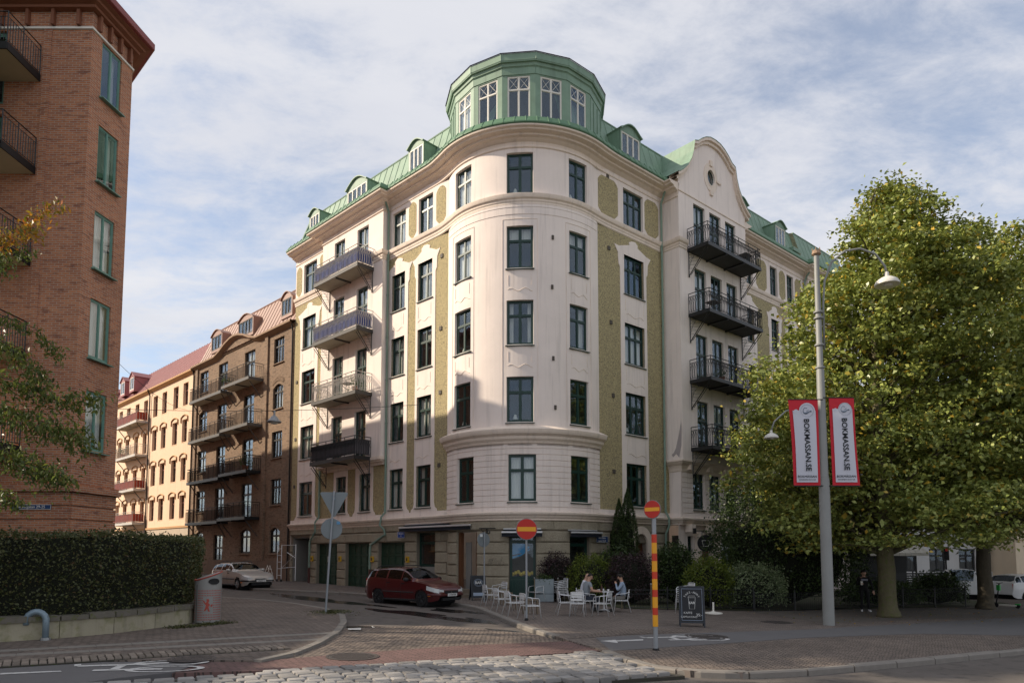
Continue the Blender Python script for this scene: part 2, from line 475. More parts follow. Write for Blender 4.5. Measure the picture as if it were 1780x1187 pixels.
def window(root, F, s0, s1, z0, z1, off, cols=2, split=0.66, t=0.075, dep=0.07, fm=None, gm=None, sill=True, curtain=None, name='window',
           key='', cross=False, sillmat=None, interior=True):
    """one window: frame mesh with its panes, sill and what stands behind it as sub-parts"""
    if isinstance(F, Cyl):
        a, b = F.P(s0, off, 0), F.P(s1, off, 0); w = math.dist(a[:2], b[:2]); c = ((a[0] + b[0]) / 2, (a[1] + b[1]) / 2)
    else:
        w = abs(s1 - s0); c = F.p2((s0 + s1) / 2, off)
    h = z1 - z0; rz = F.at((s0 + s1) / 2)
    me, cells = frame_mesh(w, h, cols, split, t, dep, fm, key, cross)
    ro = root.location
    o = link(name, me, root, (c[0] - ro.x, c[1] - ro.y, z0 - ro.z), rz - root.rotation_euler.z)
    if root.rotation_euler.z:
        o.matrix_local = root_inv(root) @ Matrix.Translation((c[0], c[1], z0)) @ Matrix.Rotation(rz, 4, 'Z')
    for (xa, xb, a, b) in cells:
        link('pane', pane_mesh(xb - xa, b - a, gm), o, ((xa + xb) / 2, -dep * 0.5, a))
    if sill:
        k = ('sill', round(w, 2), key)
        if k not in MESHC:
            mb = MB(); mb.add([(-w / 2 - .05, -.03, .0), (w / 2 + .05, -.03, .0), (w / 2 + .07, .22, -.05), (-w / 2 - .07, .22, -.05),
                               (-w / 2 - .05, -.03, -.06), (w / 2 + .05, -.03, -.06), (w / 2 + .07, .22, -.085), (-w / 2 - .07, .22, -.085)],
                              [(0, 1, 2, 3), (4, 7, 6, 5), (2, 6, 7, 3), (0, 3, 7, 4), (1, 5, 6, 2)])
            MESHC[k] = mb.mesh('sill', sillmat or fm)
        link('sill', MESHC[k], o, (0, 0, -0.002))
    if interior: link('interior', interior_mesh(w, h, MATS['room'], 0.75), o)
    if curtain == 'full':
        link('curtain', curtain_mesh(w - .1, h - .05, MATS['curtain']), o, (0, -.15, 0.02))
    elif curtain == 'sides':
        for sg in (-1, 1): link('curtain', curtain_mesh(w * .22, h - .05, MATS['curtain']), o, (sg * w * .38, -.25, 0.02))
    elif curtain == 'blind':
        link('curtain', curtain_mesh(w - .1, h * .32, MATS['curtain']), o, (0, -.2, h * .66))
    elif curtain == 'lamp':
        k = 'shade'
        if k not in MESHC:
            mb = MB(); mb.lathe([(0.05, 0.30), (0.13, 0.08), (0.13, 0.075)], 10); mb.lathe([(0.07, 0), (0.02, 0.03), (0.015, 0.12)], 8); MESHC[k] = mb.mesh('table_lamp', MATS['curtain'], smooth='all')
        link('table_lamp', MESHC[k], o, (w * .2, -.22, .1))
    return o
def root_inv(root): return (Matrix.Translation(root.location) @ Matrix.Rotation(root.rotation_euler.z, 4, 'Z')).inverted()

# shared materials
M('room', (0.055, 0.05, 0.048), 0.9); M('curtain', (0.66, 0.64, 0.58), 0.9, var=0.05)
GLASS = glass_mat('window_glass')
CREAM = M('cream_plaster', (0.85, 0.75, 0.685), 0.9, var=0.1, vs=0.9, bump=0.2, bs=14, stain=0.42, bdist=0.01)
CREAM2 = M('cream_moulding', (0.80, 0.68, 0.575), 0.85, var=0.08, vs=1.2, stain=0.4)
PEB = M('pebbledash', (0.445, 0.37, 0.205), 0.95, var=0.5, vs=11, bump=1.0, bs=17, col2=(0.19, 0.17, 0.11), bdist=0.03)
COPPER = M('copper_green', (0.195, 0.30, 0.215), 0.6, var=0.28, vs=1.6, stain=0.55, spec=0.5)
COPPER_D = M('copper_gutter', (0.10, 0.20, 0.115), 0.6, var=0.2, vs=2.5, stain=0.4)
GREENW = M('dark_green_paint', (0.010, 0.040, 0.032), 0.35, var=0.15, vs=4)
WHITEW = M('white_paint', (0.74, 0.71, 0.64), 0.5, var=0.06)
IRON = M('black_iron', (0.012, 0.013, 0.014), 0.45, var=0.2, vs=8, metal=0.0, spec=0.5)
GALV = M('galvanised_steel', (0.42, 0.44, 0.45), 0.42, var=0.12, vs=6, metal=0.75)
STONE = M('rusticated_stone', (0.36, 0.315, 0.235), 0.95, var=0.25, vs=9, bump=1.0, bs=24, bdist=0.05, stain=0.3)
PIPE = M('copper_pipe', (0.21, 0.30, 0.24), 0.6, var=0.25, vs=1.2)

# ------------------------------------------------------------------ ground, roads and pavements
ASPH = M('asphalt', (.118, .103, .092), .9, var=.32, vs=1.3, bump=.35, bs=70, col2=(.06, .052, .046), thr=(.53, .72), spec=.3, bdist=.006)
ASPH_P = M('cycle_path_asphalt', (.13, .125, .125), .9, var=.15, vs=2.0, bump=.25, bs=120, bdist=.006)
def sett_mat(name, c1, c2, mortar, sx, sy, rot=0.0, bump=.6, ms=.012):
    m = bpy.data.materials.new(name); m.use_nodes = True
    n = m.node_tree.nodes; l = m.node_tree.links; b = n['Principled BSDF']; b.inputs['Roughness'].default_value = .85; b.inputs['Specular IOR Level'].default_value = .3
    g = n.new('ShaderNodeNewGeometry'); mp_ = n.new('ShaderNodeMapping'); mp_.inputs['Rotation'].default_value = (0, 0, rot); l.new(g.outputs['Position'], mp_.inputs[0])
    w_ = n.new('ShaderNodeTexNoise'); w_.inputs['Scale'].default_value = 2.6; w_.inputs['Detail'].default_value = 2; l.new(g.outputs['Position'], w_.inputs['Vector'])
    vm = n.new('ShaderNodeVectorMath'); vm.operation = 'MULTIPLY_ADD'; vm.inputs[1].default_value = (.11, .11, 0); l.new(w_.outputs['Color'], vm.inputs[0]); l.new(mp_.outputs[0], vm.inputs[2])
    br = n.new('ShaderNodeTexBrick'); l.new(vm.outputs[0], br.inputs['Vector'])
    br.inputs['Color1'].default_value = (*c1, 1); br.inputs['Color2'].default_value = (*c2, 1); br.inputs['Mortar'].default_value = (*mortar, 1)
    br.inputs['Scale'].default_value = 1; br.inputs['Brick Width'].default_value = sx; br.inputs['Row Height'].default_value = sy; br.inputs['Mortar Size'].default_value = ms; br.inputs['Mortar Smooth'].default_value = .4
    nz = n.new('ShaderNodeTexNoise'); nz.inputs['Scale'].default_value = .7; nz.inputs['Detail'].default_value = 5; l.new(g.outputs['Position'], nz.inputs['Vector'])
    mr = n.new('ShaderNodeMapRange'); mr.inputs['To Min'].default_value = .62; mr.inputs['To Max'].default_value = 1.38; l.new(nz.outputs['Fac'], mr.inputs['Value'])
    hs = n.new('ShaderNodeHueSaturation'); l.new(br.outputs['Color'], hs.inputs['Color']); l.new(mr.outputs[0], hs.inputs['Value']); l.new(hs.outputs[0], b.inputs['Base Color'])
    bp = n.new('ShaderNodeBump'); bp.inputs['Strength'].default_value = bump; bp.inputs['Distance'].default_value = .015; bp.invert = True; l.new(br.outputs['Fac'], bp.inputs['Height']); l.new(bp.outputs[0], b.inputs['Normal'])
    MATS[name] = m; return m
PAV_B = sett_mat('brown_pavers', (.215, .175, .15), (.15, .125, .108), (.065, .055, .048), .21, .105, R(40))
PAV_R = sett_mat('red_crossing_pavers', (.185, .11, .10), (.14, .085, .078), (.06, .045, .04), .2, .1, R(14))
PAV_S = sett_mat('small_setts', (.24, .19, .155), (.15, .122, .104), (.065, .055, .047), .13, .11, R(31), 1.0, .014)
PAV_L = sett_mat('left_pavers', (.205, .163, .135), (.135, .11, .095), (.055, .046, .04), .24, .12, R(18), .7)
KERB = M('granite_kerb', (.215, .195, .172), .85, var=.2, vs=5, bump=.4, bs=40)
GRAN = obj_random(M('granite_sett', (.25, .238, .225), .85, var=.3, vs=7, bump=.5, bs=30, coords='pos'), .28)
GRANB = obj_random(M('brown_granite_sett', (.2, .165, .135), .82, var=.22, vs=7, bump=.5, bs=30), .3)
MORT = M('joint_dirt', (.05, .045, .036), .95, var=.3, vs=4, col2=(.045, .06, .02), thr=(.56, .66))
GLINE = M('road_paint', (.55, .54, .52), .8, var=.2, vs=6, col2=(.2, .19, .185), thr=(.56, .7))

def sheet(name, poly, dz, mat, thick=None):
    mb = MB()
    if thick: mb.slab(poly, dz - thick, dz, gz)
    else: mb.add([(x, y, gz(x, y) + dz) for x, y in poly], [tuple(range(len(poly)))])
    return struct(mb.obj(name, mat))
# one sheet out to the horizon, its asphalt being the street
mb = MB(); xs_ = [-600, -60, -20, 0, 20, 60, 600]; ys_ = [-300, 0, 30, 80, 900]
gfar = lambda x: gz(max(-60, min(60, x)))
for xa, xb in zip(xs_[:-1], xs_[1:]):
    for ya, yb in zip(ys_[:-1], ys_[1:]):
        mb.quad((xa, ya, gfar(xa) - .12), (xb, ya, gfar(xb) - .12), (xb, yb, gfar(xb) - .12), (xa, yb, gfar(xa) - .12))
struct(mb.obj('ground', ASPH))

# right-hand pavement, with the corner kerb
RK = [(30.0, 26.0), (12.37,16.76), (8.61,14.64), (5.50,13.04), (4.16,12.57), (3.24,12.64), (2.60,13.07), (2.17,14.17), (1.91,15.33), (1.33,16.86), (0.77,18.50), (0.17,20.51), (-0.48,23.03), (-1.31,26.27), (-1.95,27.58), (-2.90,28.96), (-4.97,31.38), (-8.22,33.96), (-11.36,34.91), (-13.45,35.81)]
RPOLY = RK + [(-60, 95), (60, 95), (60, 40)]
RPOLY = [(70, 43)] + RK[0:] + [(-50, 75.3), (-35, 90), (90, 90)]
rp = sheet('right_pavement', RPOLY, 0, PAV_B, .3)
def kerb(path, w=.17, h=.115, drop=None, parent=None, seg=1.1, mat=KERB, label='kerb_stone'):
    """kerb stones laid end to end along a path, each a stone of its own"""
    P = [Vector(p) for p in path]; L = [0]
    for a, b in zip(P[:-1], P[1:]): L.append(L[-1] + (b - a).length)
    def at(t):
        for i in range(len(P) - 1):
            if t <= L[i + 1] + 1e-6:
                u = (t - L[i]) / max(1e-6, L[i + 1] - L[i]); return P[i].lerp(P[i + 1], u)
        return P[-1].copy()
    n = int(L[-1] / seg)
    for k in range(n):
        t0, t1 = L[-1] * k / n, L[-1] * (k + 1) / n; sub = 3; pts = [at(t0 + (t1 - t0) * (.012 + .976 * i / sub)) for i in range(sub + 1)]
        mb = MB(); V = []; up = .008 + rng.uniform(-.004, .006); d_ = drop((t0 + t1) / 2 / L[-1]) if drop else 0
        for i, p in enumerate(pts):
            t = pts[min(i + 1, sub)] - pts[max(i - 1, 0)]; t.normalize(); nn = Vector((-t.y, t.x))
            g = gz(p.x) + up - d_
            for (o, z) in ((-.035, -.3), (-.03, -.03), (-.005, 0), (w, 0), (w, -.3)): q = p + nn * (o * -1); V.append((q.x, q.y, g + z))
        fs = [(i * 5 + j, i * 5 + j + 1, i * 5 + j + 6, i * 5 + j + 5) for i in range(sub) for j in range(4)] + [(0, 1, 2, 3, 4), tuple(sub * 5 + j for j in range(4, -1, -1))]
        mb.add(V, fs); mb.obj(label, mat, parent)
kerb(RK, parent=rp, drop=lambda t: .09 if .535 < t < .585 else 0, seg=1.3)
# cycle path on the right pavement and the rough setts below it
sheet('cycle_path', [(2.09,17.33), (3.14,18.00), (4.85,18.81), (8.63,20.36), (19.91,26.88), (26.0, 33.4), (27.5, 31.6), (14.77,19.98), (11.72,19.88), (7.74,18.27), (4.15,16.14), (2.80,15.37), (2.14,15.00)], .006, ASPH_P)
sheet('sett_verge', [(2.19,14.83), (2.80,15.18), (4.10,15.93), (7.62,18.01), (11.54,19.57), (14.53,19.66), (12.54,16.99), (8.71,14.81), (5.56,13.18), (4.20,12.70), (3.28,12.77), (2.63,13.21), (2.26,14.19)], .006, PAV_S)
sheet('sett_strip', [(1.34,16.98), (2.70,19.13), (5.24,20.35), (4.92,19.10), (3.19,18.26), (2.07,17.45)], .007, PAV_S)
# raised crossing: red pavers flush with the pavements
CRZ = -.03
sheet('crossing', [(-5.63,11.53), (-5.58,12.70), (-4.80,12.87), (-3.38,14.04), (-1.17,15.63), (1.33,16.81), (2.09,17.33), (2.14,15.00), (1.96,15.24), (-2.06,13.09), (-4.07,12.00)], CRZ, PAV_R, .2)
sheet('crossing_apron', [(-4.77,12.95), (-4.48,15.41), (-4.53,18.80), (-2.17,20.04), (0.61,18.34), (1.26,16.85), (-1.18,15.77), (-3.41,14.16)], CRZ - .02, PAV_S, .2)
sheet('cycle_path', [(-8.14,10.37), (-9.09,11.56), (-8.69,11.79), (-7.30,12.41), (-5.61,12.73), (-5.64,11.55), (-6.23,10.92), (-6.67,10.22)], -.02, ASPH_P, .2)

# left pavement
LK = [(-6.20,12.69), (-4.77,12.81), (-4.47,13.81), (-4.39,15.32), (-4.55,17.68), (-4.94,19.98), (-5.52,22.10), (-6.69,24.35), (-8.66,26.65), (-10.54,28.09), (-12.34,29.01), (-24.0, 38.0), (-45.0, 59.0)]
lp_ = sheet('left_pavement', [(-10.69,11.84), (-8.77,11.90), (-7.34,12.47)] + LK + [(-60, 59), (-60, 8)], 0, PAV_L, .3)
kerb([p for p in LK[1:]], parent=lp_, seg=1.0)
# two pale granite runs and the row of tall setts at the pavement's edge
def run(a0, a1, n, w, mat, parent, name, dz=.004, jit=.0):
    A, B = Vector(a0), Vector(a1); d = (B - A) / n; nn = Vector((-d.y, d.x)).normalized()
    for k in range(n):
        p, q = A + d * (k + .01), A + d * (k + .99)
        mb = MB(); mb.slab([(p - nn * w / 2)[:], (q - nn * w / 2)[:], (q + nn * w / 2)[:], (p + nn * w / 2)[:]], -.05, dz + rng.uniform(0, .004), gz); mb.obj(name, mat, parent)
run((-10.10,13.09), (-4.39,17.32), 11, .3, KERB, lp_, 'granite_slab'); run((-9.69,12.57), (-4.36,16.05), 11, .3, KERB, lp_, 'granite_slab')
def sett(parent, c, ux, uy, mat, h=.05, name='sett', dz=0.0):
    """one rounded granite sett; ux, uy half extents as plan vectors"""
    k = [(-1, -1), (1, -1), (1, 1), (-1, 1)]; j = lambda: rng.uniform(.86, 1.0)
    base = [(a * j(), b * j()) for a, b in k]; mb = MB(); V = []
    for s_, z in ((1.0, -.06), (1.0, h * .55), (.95, h * .9), (.82, h)):
        for a, b in base:
            p = c + ux * a * s_ + uy * b * s_; V.append((p.x, p.y, gz(p.x) + dz + z))
    mb.add(V, [(i * 4 + q, i * 4 + (q + 1) % 4, i * 4 + 4 + (q + 1) % 4, i * 4 + 4 + q) for i in range(3) for q in range(4)] + [(12, 13, 14, 15)])
    return mb.obj(name, mat, parent, smooth=50)
A, B = Vector((-8.71,11.44)), Vector((-4.56,14.29)); pn = (B - A).normalized(); pn = Vector((-pn.y, pn.x)) * .62; C_, D_ = A + pn, B + pn
mb = MB(); mb.slab([A[:], B[:], D_[:], C_[:]], -.05, .008, gz); ls = struct(mb.obj('sett_border', MORT))
n = 40
for k in range(n):
    t0, t1 = k / n, (k + 1) / n
    for q in range(2):
        f0, f1 = q / 2, (q + 1) / 2
        pt = lambda t, f: (A.lerp(B, t)).lerp(C_.lerp(D_, t), f)
        c = pt((t0 + t1) / 2, (f0 + f1) / 2); ux = (pt(t1, .5) - pt(t0, .5)) * .45; uy = (pt(t0, f1) - pt(t0, f0)) * .46
        sett(ls, c, ux, uy, GRANB, .035, dz=.006)
# large granite setts in front of the crossing
top_ = [(-7.49,9.75), (-6.10,10.69), (-4.04,11.92), (-2.04,12.99), (1.94,15.10), (2.15,14.57)]
bot_ = [(-6.04,7.90), (-4.86,8.56), (-3.23,9.55), (-0.81,10.84), (1.05,11.54), (3.09,12.44)]
gran_poly = top_ + [(2.15,14.02), (2.57,12.94), (3.07,12.56)] + bot_[::-1]
mb = MB(); mb.slab(gran_poly, -.15, -.06, gz); gs = struct(mb.obj('granite_sett_strip', MORT))
def inside(p, poly):
    r = False; n = len(poly)
    for i in range(n):
        x1, y1 = poly[i]; x2, y2 = poly[(i + 1) % n]
        if (y1 > p[1]) != (y2 > p[1]) and p[0] < (x2 - x1) * (p[1] - y1) / (y2 - y1) + x1: r = not r
    return r
d_ = Vector(top_[4]) - Vector(top_[2]); d_.normalize(); nn = Vector((d_.y, -d_.x)); o_ = Vector(top_[2]); cand = []
rowh = .235
for r_ in range(0, 22):
    x = -9.0 + rng.uniform(0, .3)
    while x < 12:
        w_ = rng.uniform(.24, .38); c = o_ + d_ * (x + w_ / 2) + nn * (r_ * rowh + rowh / 2 + .03 * math.sin(x * .9))
        e1 = c + d_ * w_ * .42 - nn * rowh * .4; e2 = c - d_ * w_ * .42 - nn * rowh * .4
        if inside(c, gran_poly) and inside(e1, gran_poly) and inside(e2, gran_poly): cand.append((c, w_))
        x += w_
cand.sort(key=lambda q: (q[0].y + abs(q[0].x) * .1) if q[0].y > 10.9 else 99)
extra = MB()
for i, (c, w_) in enumerate(cand):
    if i < 300: sett(gs, c, d_ * (w_ * .47), nn * (rowh * .46), GRAN, .07, dz=-.06 + rng.uniform(-.006, .006))
    else:
        ux, uy = d_ * (w_ * .45), nn * (rowh * .44)
        extra.slab([(c - ux - uy)[:], (c + ux - uy)[:], (c + ux + uy)[:], (c - ux + uy)[:]], -.12, -.0, gz)
if extra.v: stuff(extra.obj('setts', GRAN, gs))

# painted marks
def flat(name, poly, dz, mat, parent=None):
    mb = MB(); mb.add([(x, y, gz(x) + dz) for x, y in poly], [tuple(range(len(poly)))]); return mb.obj(name, mat, parent)
def mark(name, label):
    return tag(link(name, None, None, (0, 0, 0)), label, 'road marking')
t = mark('lane_marking', 'short white painted line on the cycle path at left edge'); flat('line', [(-8.61,10.96), (-7.44,11.45), (-7.36,11.37), (-8.50,10.82)], -.012, GLINE, t)
t = mark('arrow_marking', 'white painted arrow on the cycle path beside the striped pole')
flat('shaft', [(2.39,16.76), (3.25,17.18), (3.21,16.94), (2.36,16.54)], .011, GLINE, t); flat('head', [(2.12,16.66), (2.53,16.95), (2.50,16.35)], .0105, GLINE, t)
def ring_mark(cx, cy, rx, ry, w, dz, parent, ang=0):
    mb = MB(); n = 22; ca, sa = math.cos(ang), math.sin(ang)
    for i in range(n):
        a, b = 2 * math.pi * i / n, 2 * math.pi * (i + 1) / n
        q = []
        for k, r in ((a, 1), (b, 1), (b, 1 - w), (a, 1 - w)):
            x, y = rx * r * math.cos(k), ry * r * math.sin(k); X, Y = cx + x * ca - y * sa, cy + x * sa + y * ca; q.append((X, Y, gz(X) + dz))
        mb.quad(*q)
    mb.obj('wheel_ring', GLINE, parent)
def bike(label, o, along, across, dz):
    """painted bicycle: two wheels, frame and handlebar; o = centre, along / across = plan vectors of one metre"""
    t = mark('bicycle_marking', label); o = Vector(o); u = Vector(along); v = Vector(across); ang = math.atan2(u.y, u.x)
    for q in (-.42, .42):
        c = o + u * .55 + v * q * 1.0; ring_mark(c.x, c.y, .62, .3, .2, dz, t, ang)
    def ln(a, b, w=.07):
        A, B = o + u * a[0] + v * a[1], o + u * b[0] + v * b[1]; d = (B - A).normalized(); n_ = Vector((-d.y, d.x)) * w
        flat('frame_line', [(A - n_)[:], (B - n_)[:], (B + n_)[:], (A + n_)[:]], dz + .001, GLINE, t)
    ln((.5, .42), (-.2, .3)); ln((-.2, .3), (-.25, -.35)); ln((.5, -.42), (-.25, -.35)); ln((-.2, .3), (-.9, .28)); ln((-.25, -.35), (-.55, -.35)); ln((-.9, .28), (-.95, .55), .05)
a = Vector((-5.90,12.08)) - Vector((-6.99,11.73)); a.normalize()
bike('white painted bicycle symbol on the cycle path below the pale stone wall', Vector((-6.52,11.97)), a, Vector((-a.y, a.x)) * .8, -.012)
a = Vector((5.03,17.82)) - Vector((3.75,17.37)); a.normalize()
bike('worn white painted bicycle symbol on the cycle path below the chalkboard', Vector((4.31,17.58)), a, Vector((-a.y, a.x)) * .8, .011)
for i, (q, lb) in enumerate((([(-4.39,18.53), (-4.08,18.73), (-3.99,18.25), (-4.30,18.20)], 'flat white paint patch on the asphalt below the yield sign'), ([(-4.07,19.99), (-3.84,19.23), (-3.67,19.27), (-3.74,19.57), (-3.88,19.62)], 'bent white paint mark on the wet asphalt patch'))):
    t = mark('paint_patch', lb); flat('patch', q, -.1 if i else -.022, GLINE, t)
# manhole covers and wet patches
COVER = M('cast_iron_cover', (.06, .05, .046), .6, var=.3, vs=30, bump=.8, bs=45)
for q, lb, r, dz in (((-3.14,13.68), 'round iron manhole cover in the red crossing', .52, -.026), ((5.07,18.07), 'round iron manhole cover on the right cycle path', .55, .0075), ((8.64,22.57), 'round iron manhole cover in front of the lamp post', .5, .002), ((-5.92,12.86), 'pale round cover beside the painted bicycle', .42, -.004)):
    t = thing('manhole_cover', lb, 'manhole cover', (q[0], q[1], gz(q[0]) + dz)); t.rotation_euler = (0, R(1.15), 0)
    mb = MB(); mb.lathe([(r * 1.0, .0), (r, .008), (r * .9, .008), (r * .89, .003), (0, .004)], 28); mb.obj('rim', COVER, t)
    mb = MB()
    for k in range(-3, 4):
        h_ = math.sqrt(max(0, (r * .8) ** 2 - (k * r * .22) ** 2)); mb.box(-h_, h_, k * r * .22 - .02, k * r * .22 + .02, .003, .0085)
    mb.obj('ribs', COVER, t)
WET = M('wet_asphalt', (.022, .02, .018), .16, var=.4, vs=2, spec=.5, bump=.08, bs=60)
def blob(name, c, rx, ry, ang, dz, mat, seed):
    rr = random.Random(seed); n = 34; ph = [rr.uniform(0, 6.28) for _ in range(4)]; pts = []
    for i in range(n):
        k = 2 * math.pi * i / n; f = 1 + .22 * math.sin(2 * k + ph[0]) + .16 * math.sin(3 * k + ph[1]) + .1 * math.sin(5 * k + ph[2]) + .06 * math.sin(9 * k + ph[3])
        x, y = rx * f * math.cos(k), ry * f * math.sin(k); pts.append((c[0] + x * math.cos(ang) - y * math.sin(ang), c[1] + x * math.sin(ang) + y * math.cos(ang)))
    mb = MB(); mb.add([(x, y, gz(x) + dz) for x, y in pts], [tuple(range(n))]); return struct(mb.obj(name, mat))
for i, (q, rx, ry, an, dz) in enumerate((((-3.92,24.79), 2.0, .5, -.75, -.115), ((-2.51,23.22), 1.9, .45, -.8, -.114), ((-6.97,28.82), 2.6, .45, -.75, -.113), ((-2.15,25.77), 1.3, .5, -.9, -.112), ((-9.73,31.53), 3.2, .5, -.78, -.111), ((-3.85,19.70), .9, .35, .1, -.113), ((-1.11,22.27), 1.2, .3, -1.0, -.1125), ((-0.16,19.33), .9, .25, -.8, -.1135))):
    blob('damp_patch', q, rx, ry, an, dz, WET, 20 + i)

# ------------------------------------------------------------------ the corner building
FLOORS = {6: (19.0, 21.0), 5: (15.38, 17.42), 4: (11.73, 13.84), 3: (8.1, 10.22), 2: (4.45, 6.6)}
CB = thing('corner_building', 'cream and ochre corner apartment building with round tower and green copper roof', 'building', (TCX, TCY, 0))
CX0, CY0 = TCX, TCY
def cbT(x, y, z): return (x - CX0, y - CY0, z)
def cmb(): return MB(cbT)
def put(mb, name, mat, smooth=False, parent=None): return mb.obj(name, mat, parent or CB, smooth)
def FW(F): return lambda s, off, z: cbT(*F.P(s, off, z))     # facade coordinates straight into the building
cur_cycle = ['lamp', None, 'sides', None, 'full', 'blind', None, 'sides', None, 'lamp', 'full', None]
def cbwin(F, s0, s1, z0, z1, off=0.0, cols=2, split=0.66, i=[0], **k):
    i[0] += 1
    k.setdefault('curtain', cur_cycle[(i[0] * 5) % 12] if F is not FL else ['full', 'sides', 'full', 'blind', 'full', None][(i[0] * 5) % 6])  # left front given extra pale curtains, standing in for bright sky reflections
    k.setdefault('fm', GREENW); k.setdefault('gm', GLASS)
    return window(CB, F, s0, s1, z0, z1, off, cols, split, t=0.085, key='cb', **k)

LCOLS = {'LE': (3.0, 4.2, 2.74, 4.37), 'LD': (5.34, 6.54, 5.05, 6.85), 'LA': (14.72, 16.35, 14.38, 16.62)}
RCOLS = {'RA': (3.05, 4.66, 2.74, 4.86), 'RB': (14.75, 15.7, 14.45, 16.0), 'RC': (17.86, 18.8, 17.55, 19.1), 'RD': (20.1, 21.0, 19.8, 21.3)}

# --- straight walls
def facade(F, s0, s1, cols, extra2=(), ncol=2, name=''):
    hol = []
    for (a, b, c0, c1) in cols.values():
        for f in (5, 4, 3, 2): hol.append((a, b, FLOORS[f][0], FLOORS[f][1]))
    for (a, b, c0, c1) in extra2: hol.append((a, b, *FLOORS[2]))
    mb = cmb(); wall_grid(mb, F, s0, s1, 3.9, 18.62, 0.12, hol, 0.12 + 0.1)
    put(mb, 'pebbledash_wall', PEB)
    mb = cmb(); wall_grid(mb, F, s0, s1, 18.6, 22.0, 0.14, [(a, b, *FLOORS[6]) for (a, b, c0, c1) in cols.values()], 0.24)
    put(mb, 'plaster_wall', CREAM)
    # base band with scalloped pebbledash ends
    mb = MB(FW(F)); mb.box(s0, s1, 0.1, 0.148, 3.93, 4.2)
    put(mb, 'plaster_band', CREAM)
    for nm, (a, b, c0, c1) in list(cols.items()) + [('x%d' % i, e) for i, e in enumerate(extra2)]:
        x2 = nm.startswith('x')
        mb = cmb(); ztop = 17.42 if not x2 else 7.0
        wall_grid(mb, F, c0, c1, 4.2, ztop, 0.15, [(a, b, *FLOORS[f]) for f in ((5, 4, 3, 2) if not x2 else (2,))], 0.25, edge=0.04)
        mb.T = FW(F)
        m_, w_ = (a + b) / 2, (b - a)
        for sg, c in ((-1, c0), (1, c1)):      # flared feet
            mb.prism([(c, 4.2), (c + sg * .26, 4.2), (c + sg * .22, 4.32), (c + sg * .07, 4.42), (c, 4.62)], 0.1, 0.149)
        if not x2:                              # carved head over the fifth-floor window
            zt = 17.42; e = min(.42, .5 * w_ * .6)
            head = [(c0, zt), (c0 - e * .35, zt - .02), (c0 - e, zt + .36), (c0 - e * .2, zt + .34), (m_ - .34, zt + .62), (m_ - .4, zt + .74), (m_ - .18, zt + .86),
                    (m_ + .12, zt + .9), (m_ + .32, zt + .76), (m_ + .3, zt + .62), (c1 + e * .1, zt + .36), (c1 + e * .9, zt + .3), (c1 + e * .35, zt - .05), (c1, zt)]
            mb.prism(head, 0.1, 0.15)
            for sg, c in ((-1, c0), (1, c1)):
                mb.prism([(c, zt - .75), (c + sg * .1, zt - .6), (c + sg * e * .3, zt - .28), (c + sg * e * .35, zt - .03), (c, zt - .001)], 0.1, 0.149)
        put(mb, 'plaster_column', CREAM)
        if not x2:
            for f in (5, 4, 3):                 # moulded panel under each window
                z0_, z1_ = FLOORS[f - 1][1] + .18, FLOORS[f][0] - .2
                mb = MB(FW(F)); l_, r_ = a + .08, b - .08; o = .152
                mb.tube([(l_, o, z1_ - .12), (l_, o, z0_ + .45)], .014, 4); mb.tube([(r_, o, z1_ - .12), (r_, o, z0_ + .45)], .014, 4)
                mb.tube([(l_ + w_ * t_, o, z0_ + .25 + .07 * math.sin(t_ * 11)) for t_ in (0.02, .1, .2, .3, .42, .5, .58, .7, .8, .9)], .016, 4)
                put(mb, 'panel_moulding', CREAM2)
        for f in ((6, 5, 4, 3, 2) if not x2 else (2,)):
            cbwin(F, a, b, *FLOORS[f], cols=ncol, sill=(f != 6))
facade(FL, 1.4, 17.4, LCOLS, [(8.34, 9.46, 8.1, 9.86), (10.86, 11.93, 10.7, 12.2)])
facade(FR, 0.85, 6.6, {'RA': RCOLS['RA']}, ncol=3)
facade(FR, 13.0, 22.6, {k: v for k, v in RCOLS.items() if k != 'RA'})
def octo(F, s0, s1, z0, z1, c=None):
    mb = MB(FW(F)); w = s1 - s0; c = c or min(.28, w * .4)
    mb.prism([(s0, z0 + c), (s0 + c * .5, z0 + c * .45), (s0 + c, z0), (s1 - c, z0), (s1 - c * .5, z0 + c * .45), (s1, z0 + c), (s1, z1 - c), (s1 - c * .4, z1 - c * .4), (s1 - c, z1), (s0 + c, z1), (s0 + c * .4, z1 - c * .4), (s0, z1 - c)], 0.1, 0.153)
    put(mb, 'pebbledash_panel', PEB)
for a, b in ((1.95, 2.72), (4.4, 5.05), (13.9, 14.32), (16.6, 17.3)): octo(FL, a, b, 19.05, 21.05)
for a, b in ((1.12, 2.62), (4.8, 5.98), (13.2, 14.4), (16.1, 17.4), (19.05, 19.85), (21.2, 22.1)): octo(FR, a, b, 19.05, 21.05)

